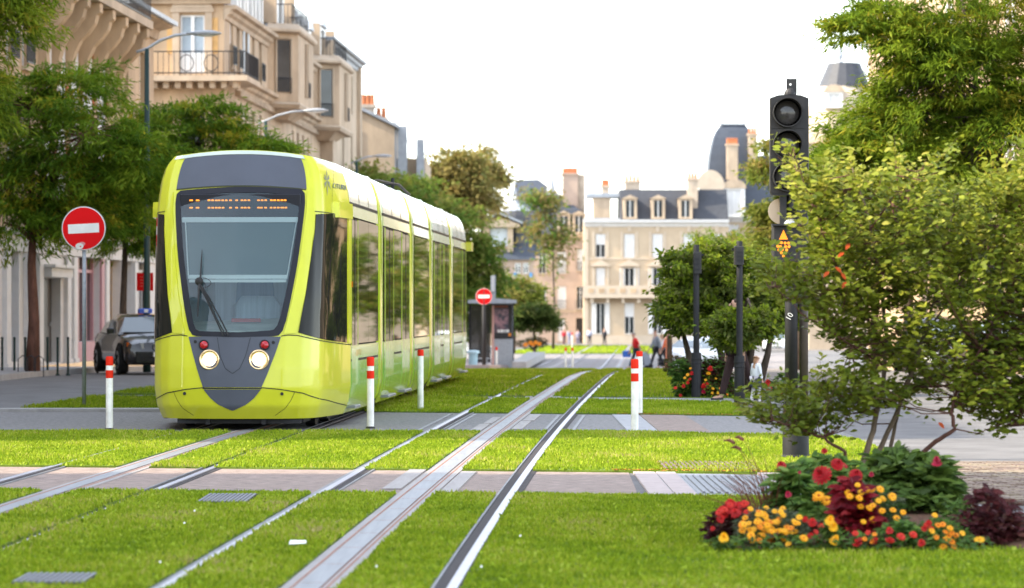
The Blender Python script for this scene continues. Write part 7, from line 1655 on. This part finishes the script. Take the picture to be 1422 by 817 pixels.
stems_to(t, [put_flower(t, random.choice(('red', 'ora', 'red')), random.uniform(1170, 1245), random.uniform(738, 756), 21.4, .8) for _ in range(14)], M['stem_green'], .002)
# reddish ornamental grass at the left
t = plant('fountain_grass', 'reddish brown fountain grass arching out of the left side of the bed', 1068, 715, 23.4, 'ornamental grass')
b = MB(); arcs = [(1005, 612), (1020, 608), (1015, 622), (1040, 640), (1055, 655), (1010, 690), (1030, 680), (1025, 660), (1045, 665), (1062, 640), (1035, 700), (1050, 690), (1070, 650), (1020, 668), (1000, 700), (1058, 672)]
for k, (px, py) in enumerate(arcs):
    e = P(px, py, 23.3 + random.uniform(-.25, .1)) - t.location; r_ = Vector((random.uniform(-.05, .05), random.uniform(-.05, .05), 0)); top = Vector((e.x*.55, e.y*.5, e.z + random.uniform(.03, .10)))
    pts = [(r_*(1-s)**2 + top*2*s*(1-s) + e*s*s) for s in [q/8 for q in range(9)]]; b.tube(pts, [.004*(1-.7*q/8) for q in range(9)], 3)
    if k < 3: b.tube(pts[6:], [.012, .012, .003], 5)
for _ in range(60):
    e = Vector((random.gauss(-.12, .16), random.gauss(0, .1), random.uniform(.15, .42))); b.tube([(e.x*.2, e.y*.2, 0), (e.x*.6, e.y*.6, e.z*.75), tuple(e)], [.004, .003, .001], 3)
b.build('blades', mat('fountain', (.16,.055,.03), .7, var=.3, scale=9), t)['kind'] = 'stuff'
# orange fallen leaves along the lawn edges
fl = [leaf_mesh('fallen_leaf', c_, 'leafgloss', .6, .1) for c_ in ((.45,.16,.03), (.5,.22,.05), (.35,.10,.03))]
V_, F_, base = [], [], 0
b = MB()
for _ in range(420):
    x = random.uniform(.9, 3.3); y = 31.72 - .2*x + random.gauss(0, .05)
    if random.random() < .25: x = random.uniform(1.4, 3.3); y = 48.9 - .35*x + random.gauss(0, .06)
    a = random.uniform(0, 6.28); s = random.uniform(.018, .035); b.poly([(x+s*math.cos(a), y+s*math.sin(a), .026), (x+s*.5*math.cos(a+1.6), y+s*.5*math.sin(a+1.6), .034), (x-s*math.cos(a), y-s*math.sin(a), .028), (x+s*.5*math.cos(a-1.6), y+s*.5*math.sin(a-1.6), .032)])
o = b.build('fallen_leaves', mat('fallen', (.50,.19,.04), .8, var=.3, scale=20), fix=False); o['kind'] = 'stuff'; o['label'] = 'orange fallen leaves along the lawn edges'
# small white daisies in the near lawn
b = MB()
for _ in range(8):
    q = random.uniform(0, 1); yy = 16.5 + 11*q; x = random.uniform(-yy*.145, yy*.06)
    r = .007; b.poly([(x+r*math.cos(2*math.pi*j/6), yy+r*.8*math.sin(2*math.pi*j/6), .062 + .006*math.sin(2*math.pi*j/6)) for j in range(6)])
o = b.build('daisies', M['white'], fix=False); o['kind'] = 'stuff'; o['label'] = 'tiny white daisies in the near lawn'
# ------------------------------------------------------------------ second flower bed under the leafy tree
def bed_plant(label, cells, flowers, Yp, pal, n=260, ln=.09, px=None):
    t = plant('bedding_plant', label, px or cells[0][0], cells[0][1], Yp); t.location.z = 0.0
    leafy(t, cells, n*3, ln, .45, pal, npart=0)
    for k, (x_, y_, kd, s) in enumerate(flowers): put_flower(t, kd, x_, y_, Yp - .25, s*.6)
Yp = 57.6
bed_plant('green plant with red and orange flowers left of the shorter black post', [(952, 530, 16, 22, Yp), (945, 515, 12, 14, Yp), (958, 545, 14, 10, Yp)], [(958,527,'red',2.2),(955,521,'yel',2),(951,525,'yel',1.8),(961,519,'red',2),(949,537,'red',2.2),(938,539,'red',2.4),(945,550,'red',1.6),(959,512,'yel',1.6),(955,532,'red',1.8)], Yp, GRN[:3], 320)
bed_plant('dark bushy plant with red, yellow and orange flowers between the black posts', [(992, 530, 22, 26, Yp), (1005, 545, 18, 14, Yp), (985, 515, 16, 16, Yp), (1000, 515, 16, 18, Yp)], [(986,513,'red',3.2),(984,519,'yel',2.4),(980,528,'yel',1.8),(977,537,'red',2.8),(990,540,'yel',2.4),(989,546,'yel',2.2),(1000,540,'ora',2),(997,546,'yel',2),(977,545,'crim',1.2),(994,526,'yel',1.4),(1010,548,'ora',1.6),(982,533,'red',1.8)], Yp, MAR[:2] + GRN[:3] + [(.10,.06,.03)], 480)
bed_plant('reddish brown shrubby plant at the left edge of the far flower bed', [(940, 508, 16, 12, 66)], [(938,512,'ora',1.8)], 66, [(.14,.08,.04), (.10,.09,.03), (.07,.08,.03)], 160)
bed_plant('green bedding with red flowers beside the walking child', [(1075, 545, 24, 12, 56), (1095, 535, 22, 16, 56)], [(1066,532,'red',3),(1068,540,'red',3),(1090,538,'red',3),(1078,535,'red',2.6),(1096,530,'red',2.4),(1084,545,'red',2)], 56, GRN[:4], 260)
t = plant('bedding_plant', 'low dark bed with orange flowers under the small round tree', 740, 478, 204); t.location.z = gz(204)
leafy(t, [(738, 478, 20, 6, 204), (745, 474, 14, 5, 204)], 676, .18, .4, [(.05,.05,.02), (.08,.06,.02), (.05,.07,.02)])
for x_, y_ in ((737, 477), (744, 476), (730, 479), (749, 478), (741, 479)): put_flower(t, 'ora', x_, y_, 203, 7)
# ------------------------------------------------------------------ people
SKIN = mat('skin', (.52,.31,.22), .6)
def skin_obj(name, verts, edges, rad, m, parent, sub=1, root=0):
    me = bpy.data.meshes.new(name); me.from_pydata([tuple(v) for v in verts], edges, []); me.materials.append(m)
    o = bpy.data.objects.new(name, me); COL.objects.link(o); o.parent = parent
    sk = o.modifiers.new('skin', 'SKIN'); sk.use_smooth_shade = True
    for k, r in enumerate(rad): me.skin_vertices[0].data[k].radius = (r, r) if not hasattr(r, '__len__') else r
    me.skin_vertices[0].data[root].use_root = True
    s = o.modifiers.new('sub', 'SUBSURF'); s.levels = sub; s.render_levels = sub
    return o
def person(label, X, Y, rz, h, top, bottom, hair, stride=.0, arms=(.25, -.25), bend=(.3, .3), lean=0.0, sleeves=True, shoe=(.04,.04,.045), skirt=None, legcol=None, z0=None, seated=False, hairlen=.0, grp=None):
    t = thing('person', label, 'person', (X, Y, gz(Y) if z0 is None else z0), rz, grp); u = h/1.75
    mk = lambda c, n_: mat(n_, c, .75, var=.1, scale=8)
    hip, chest, neck = .93*u, 1.28*u, 1.46*u
    ly = -math.sin(lean)
    pel = Vector((0, 0, hip)); ch = Vector((0, ly*.35*u, chest)); nk = Vector((0, ly*.5*u, neck)); hd = Vector((0, ly*.58*u - .03*u, 1.60*u)); ht = hd + Vector((0, -.005, .10*u))
    V = [pel, ch, nk, hd, ht]; E = [(0,1), (1,2), (2,3), (3,4)]; Rr = [(.15*u,.11*u), (.165*u,.115*u), .055*u, .088*u, .070*u]
    sh = []; lg = []
    for sg, a, bd in ((-1, arms[0], bend[0]), (1, arms[1], bend[1])):
        s = Vector((sg*.185*u, ch.y, 1.40*u)); e = s + Vector((sg*.04*u, -math.sin(a)*.29*u, -math.cos(a)*.29*u)); w_ = e + Vector((-sg*.01*u, -math.sin(a+bd)*.25*u, -math.cos(a+bd)*.25*u)); f = w_ + Vector((0, -math.sin(a+bd)*.15*u, -math.cos(a+bd)*.15*u))
        i = len(V); V += [s, e, w_, f]; E += [(1, i), (i, i+1), (i+1, i+2), (i+2, i+3)]; Rr += [.062*u, .045*u, .030*u, (.018*u, .038*u)]; sh.append((s, e, w_))
        q = w_
        # fingers and thumb, short chains rooted in the palm
        pal = w_.lerp(f, .55)
        for dx_, l_ in ((-.026, .055), (-.009, .065), (.009, .06), (.026, .048)):
            j = len(V); d = (f-w_).normalized(); V += [f + Vector((0, dx_*u, 0)), f + Vector((0, dx_*u, 0)) + d*l_*u + Vector((-sg*.014*u, 0, 0))]; E += [(i+3, j), (j, j+1)]; Rr += [.010*u, .007*u]
        j = len(V); V += [pal + Vector((-sg*.012*u, -.045*u, -.01*u))]; E += [(i+2, j)]; Rr += [.010*u]
    for sg, a in ((-1, stride), (1, -stride)):
        k_ = abs(stride)*.5 if a < 0 else .08
        hp = Vector((sg*.095*u, 0, .90*u)); 
        if seated: kn = hp + Vector((sg*.02, -.42*u, -.02)); an = kn + Vector((0, .03, -.42*u))
        else: kn = hp + Vector((0, -math.sin(a)*.43*u, -math.cos(a)*.43*u)); an = kn + Vector((0, -math.sin(a-k_)*.42*u, -math.cos(a-k_)*.42*u))
        toe = an + Vector((0, -.17*u, -.035*u)) if not (a < 0 and abs(stride) > .3) else an + Vector((0, -.12*u, -.075*u))
        i = len(V); V += [hp, kn, an, toe]; E += [(0, i), (i, i+1), (i+1, i+2), (i+2, i+3)]; Rr += [.080*u, .055*u, .038*u, .034*u]; lg.append((hp, kn, an, toe))
    mz = min(l[2].z for l in lg) - .055*u
    body_ = skin_obj('body', V, E, Rr, SKIN, t)
    if seated: pass
    # clothes follow the same skeleton, a little larger
    V2 = [pel + Vector((0, 0, -.02*u)), ch, nk + Vector((0, 0, -.07*u))]; E2 = [(0,1), (1,2)]; R2 = [(.175*u,.135*u), (.19*u,.14*u), .075*u]
    for s, e, w_ in sh:
        i = len(V2); V2 += [s, e] + ([w_.lerp(e, .1)] if sleeves else []); E2 += [(1, i), (i, i+1)] + ([(i+1, i+2)] if sleeves else []); R2 += [.078*u, .060*u] + ([.045*u] if sleeves else [])
    skin_obj('shirt', V2, E2, R2, mk(top, 'cloth_top'), t)
    V3 = [pel + Vector((0, 0, .0))]; E3 = []; R3 = [(.165*u, .13*u)]
    for hp, kn, an, toe in lg:
        i = len(V3); V3 += [hp, kn, an + Vector((0, 0, .02*u))]; E3 += [(0, i), (i, i+1), (i+1, i+2)]; R3 += [.098*u, .072*u, .058*u]
    skin_obj('trousers' if skirt is None else 'leggings', V3, E3, R3, mk(bottom, 'cloth_bottom'), t)
    if skirt is not None:
        b = MB(); n = 16; b.loft([[(w_*u*math.cos(2*math.pi*k/n)*(1+.06*math.cos(4*k)), w_*.8*u*math.sin(2*math.pi*k/n)*(1+.06*math.cos(4*k)), z*u) for k in range(n)] for w_, z in ((.17, 1.0), (.21, .85), (.26, .66), (.27, .62))]); b.build('skirt', mk(skirt, 'cloth_skirt'), t, smooth=True)
    for hp, kn, an, toe in lg:
        skin_obj('shoe', [an + Vector((0, .035*u, -.035*u)), an + Vector((0, -.06*u, -.04*u)), toe + Vector((0, -.02*u, -.005))], [(0,1), (1,2)], [.046*u, .046*u, .036*u], mk(shoe, 'shoe'), t)
    hv = [hd + Vector((0, .03*u, -.02*u)), hd + Vector((0, .022*u, .055*u)), hd + Vector((0, .0, .105*u))]; hr = [.078*u, .094*u, .082*u]; he = [(0,1), (1,2)]
    if hairlen > 0: hv += [hd + Vector((0, .09*u, -.10*u)), hd + Vector((0, .12*u, -.10*u-hairlen*u))]; he += [(0,3), (3,4)]; hr += [.055*u, .022*u]
    skin_obj('hair', hv, he, hr, mk(hair, 'hair'), t)
    # face: nose, eyes, mouth, ears
    b = MB(); b.tube([hd + Vector((0, -.085*u, .02*u)), hd + Vector((0, -.108*u, -.018*u))], [.010*u, .016*u], 6); b.build('nose', SKIN, t)
    for sg in (-1, 1):
        b = MB(); b.ball(hd + Vector((sg*.032*u, -.080*u, .018*u)), .011*u, 8, 4); b.build('eye', M['rubber'], t); b = MB(); b.ball(hd + Vector((sg*.088*u, .0, .0)), (.012*u, .022*u, .03*u), 6, 4); b.build('ear', SKIN, t)
    b = MB(); b.box(-.024*u, .024*u, -.090*u + hd.y, -.080*u + hd.y, hd.z - .052*u, hd.z - .044*u); b.build('mouth', M['red_dull'], t)
    t.location.z -= mz
    if seated: t.location.z = (gz(Y) if z0 is None else z0)
    return t, sh
WALKG = 'people walking on the far crossing'
Y = 160.0
t, sh = person('man in a red shirt and dark trousers striding left with a blue bag', X_at(884, Y), Y, R(-80), 1.72, (.62,.02,.02), (.035,.05,.06), (.22,.20,.19), .42, (.15, -.5), (.35, .2), .22, False, grp=WALKG)
hand = sh[0][2]; b = MB(); b.bbox(-.05, .05, -.19, .19, -.34, -.04, .02); b.tube([(0, -.1, -.05), (0, 0, .08), (0, .1, -.05)], .012, 4); bag = b.build('bag', mat('blue_bag', (.05,.16,.55), .5))
bag.location = t.matrix_basis @ (hand + Vector((-.08, -.16, .02))); bag.rotation_euler = (0, 0, R(-80)); tag(bag, 'blue bag carried by the man in the red shirt', 'bag')
Y = 161.0; person('man in a grey shirt and dark trousers striding right of the red shirted man', X_at(912, Y), Y, R(-70), 1.80, (.20,.23,.26), (.025,.025,.03), (.25,.13,.07), .36, (.3, -.3), (.3, .3), .08, grp=WALKG)
Y = 163.0; person('person in a white top between the grey shirted man and the orange top', X_at(920.5, Y), Y, R(-60), 1.62, (.72,.70,.68), (.03,.03,.035), (.45,.30,.16), .26, (.2, -.2), (.4, .3), .05, hairlen=.12, grp=WALKG)
Y = 159.0; person('person in an orange top and dark trousers behind the brown post', X_at(927.5, Y), Y, R(-60), 1.64, (.68,.13,.03), (.025,.025,.03), (.30,.12,.05), .18, (.2, -.2), (.3, .3), .03, grp=WALKG)
Y = 158.0; t = thing('wheeled_bag', 'grey wheeled bag with dark frame between the two striding men', 'wheeled bag', (X_at(898, Y), Y, gz(Y)), R(-70))
b = MB(); b.loft([[(-.17, -.16, .14), (.17, -.16, .14), (.17, .16, .14), (-.17, .16, .14)], [(-.18, -.22, .45), (.18, -.22, .45), (.18, .10, .5), (-.18, .10, .5)], [(-.15, -.32, .66), (.15, -.32, .66), (.15, -.10, .74), (-.15, -.10, .74)]]); b.build('bag_body', mat('bag_grey', (.22,.24,.28), .7), t)
for sg in (-.16, .16):
    b = MB(); b.tube([(sg, .14, .1), (sg, .05, .6), (sg, -.25, .95)], .018, 5); b.build('frame', M['rubber'], t); b = MB(); b.disc((sg*1.2, .12, .11), .11, 0, 14, .04); b.build('wheel', M['rubber'], t)
Y = 104.0; t = thing('brown_post', 'short brown wooden post with a red side strip beside the orange topped person', 'post', (X_at(930, Y), Y, gz(Y)))
b = MB(); b.lathe([(.085, 0), (.08, .5), (.075, 1.02), (.05, 1.05), (.001, 1.05)], n=10); b.build('shaft', M['bark'], t); b = MB(); b.box(-.12, -.085, -.03, .03, .0, 1.0); b.build('strip', mat('salmon_strip', (.6,.22,.14), .6), t)
FG = 'people in front of the far houses'
for px, Y, h, c, cb, lab, se in ((783, 306, 1.42, (.6,.03,.05), (.10,.05,.06), 'small far person in red before the pinkish house', False), (790.5, 307, 1.40, (.32,.36,.48), (.3,.32,.42), 'small far person in pale blue beside the person in red', False), (802.5, 306, 1.38, (.20,.20,.28), (.22,.2,.26), 'small far person in grey before the dark gate', False), (818.5, 304, 1.5, (.36,.40,.52), (.03,.03,.04), 'small far person in blue grey at the left corner of the cream house', False), (839.5, 304, 1.55, (.03,.03,.04), (.02,.02,.02), 'small far person in black before the cream house', False)):
    person(lab, X_at(px, Y), Y, R(random.uniform(-60, 60)), h, c, cb, (.06,.04,.03), .12, grp=FG)
# adult and child beside the taller black post
Y = 56.2; person('adult in dark brown clothes, only the legs showing behind the taller black post', X_at(1024, Y), Y, R(-75), 1.70, (.06,.028,.024), (.035,.018,.018), (.05,.03,.02), .33, (.1, -.1), (.1, .1), .0)
Y = 53.6; person('small child in a white shirt, dark blue skirt and pale leggings walking with the adult', X_at(1050, Y), Y, R(120), .76, (.70,.72,.76), (.62,.58,.62), (.33,.18,.10), .14, (.1, -.1), (.2, .2), 0, True, (.62,.36,.32), (.025,.03,.06), hairlen=.22)
car('pale car under the leafy tree beyond the people', X_at(962, 176), 176, R(-40), M['car_white'], Hc=1.45)
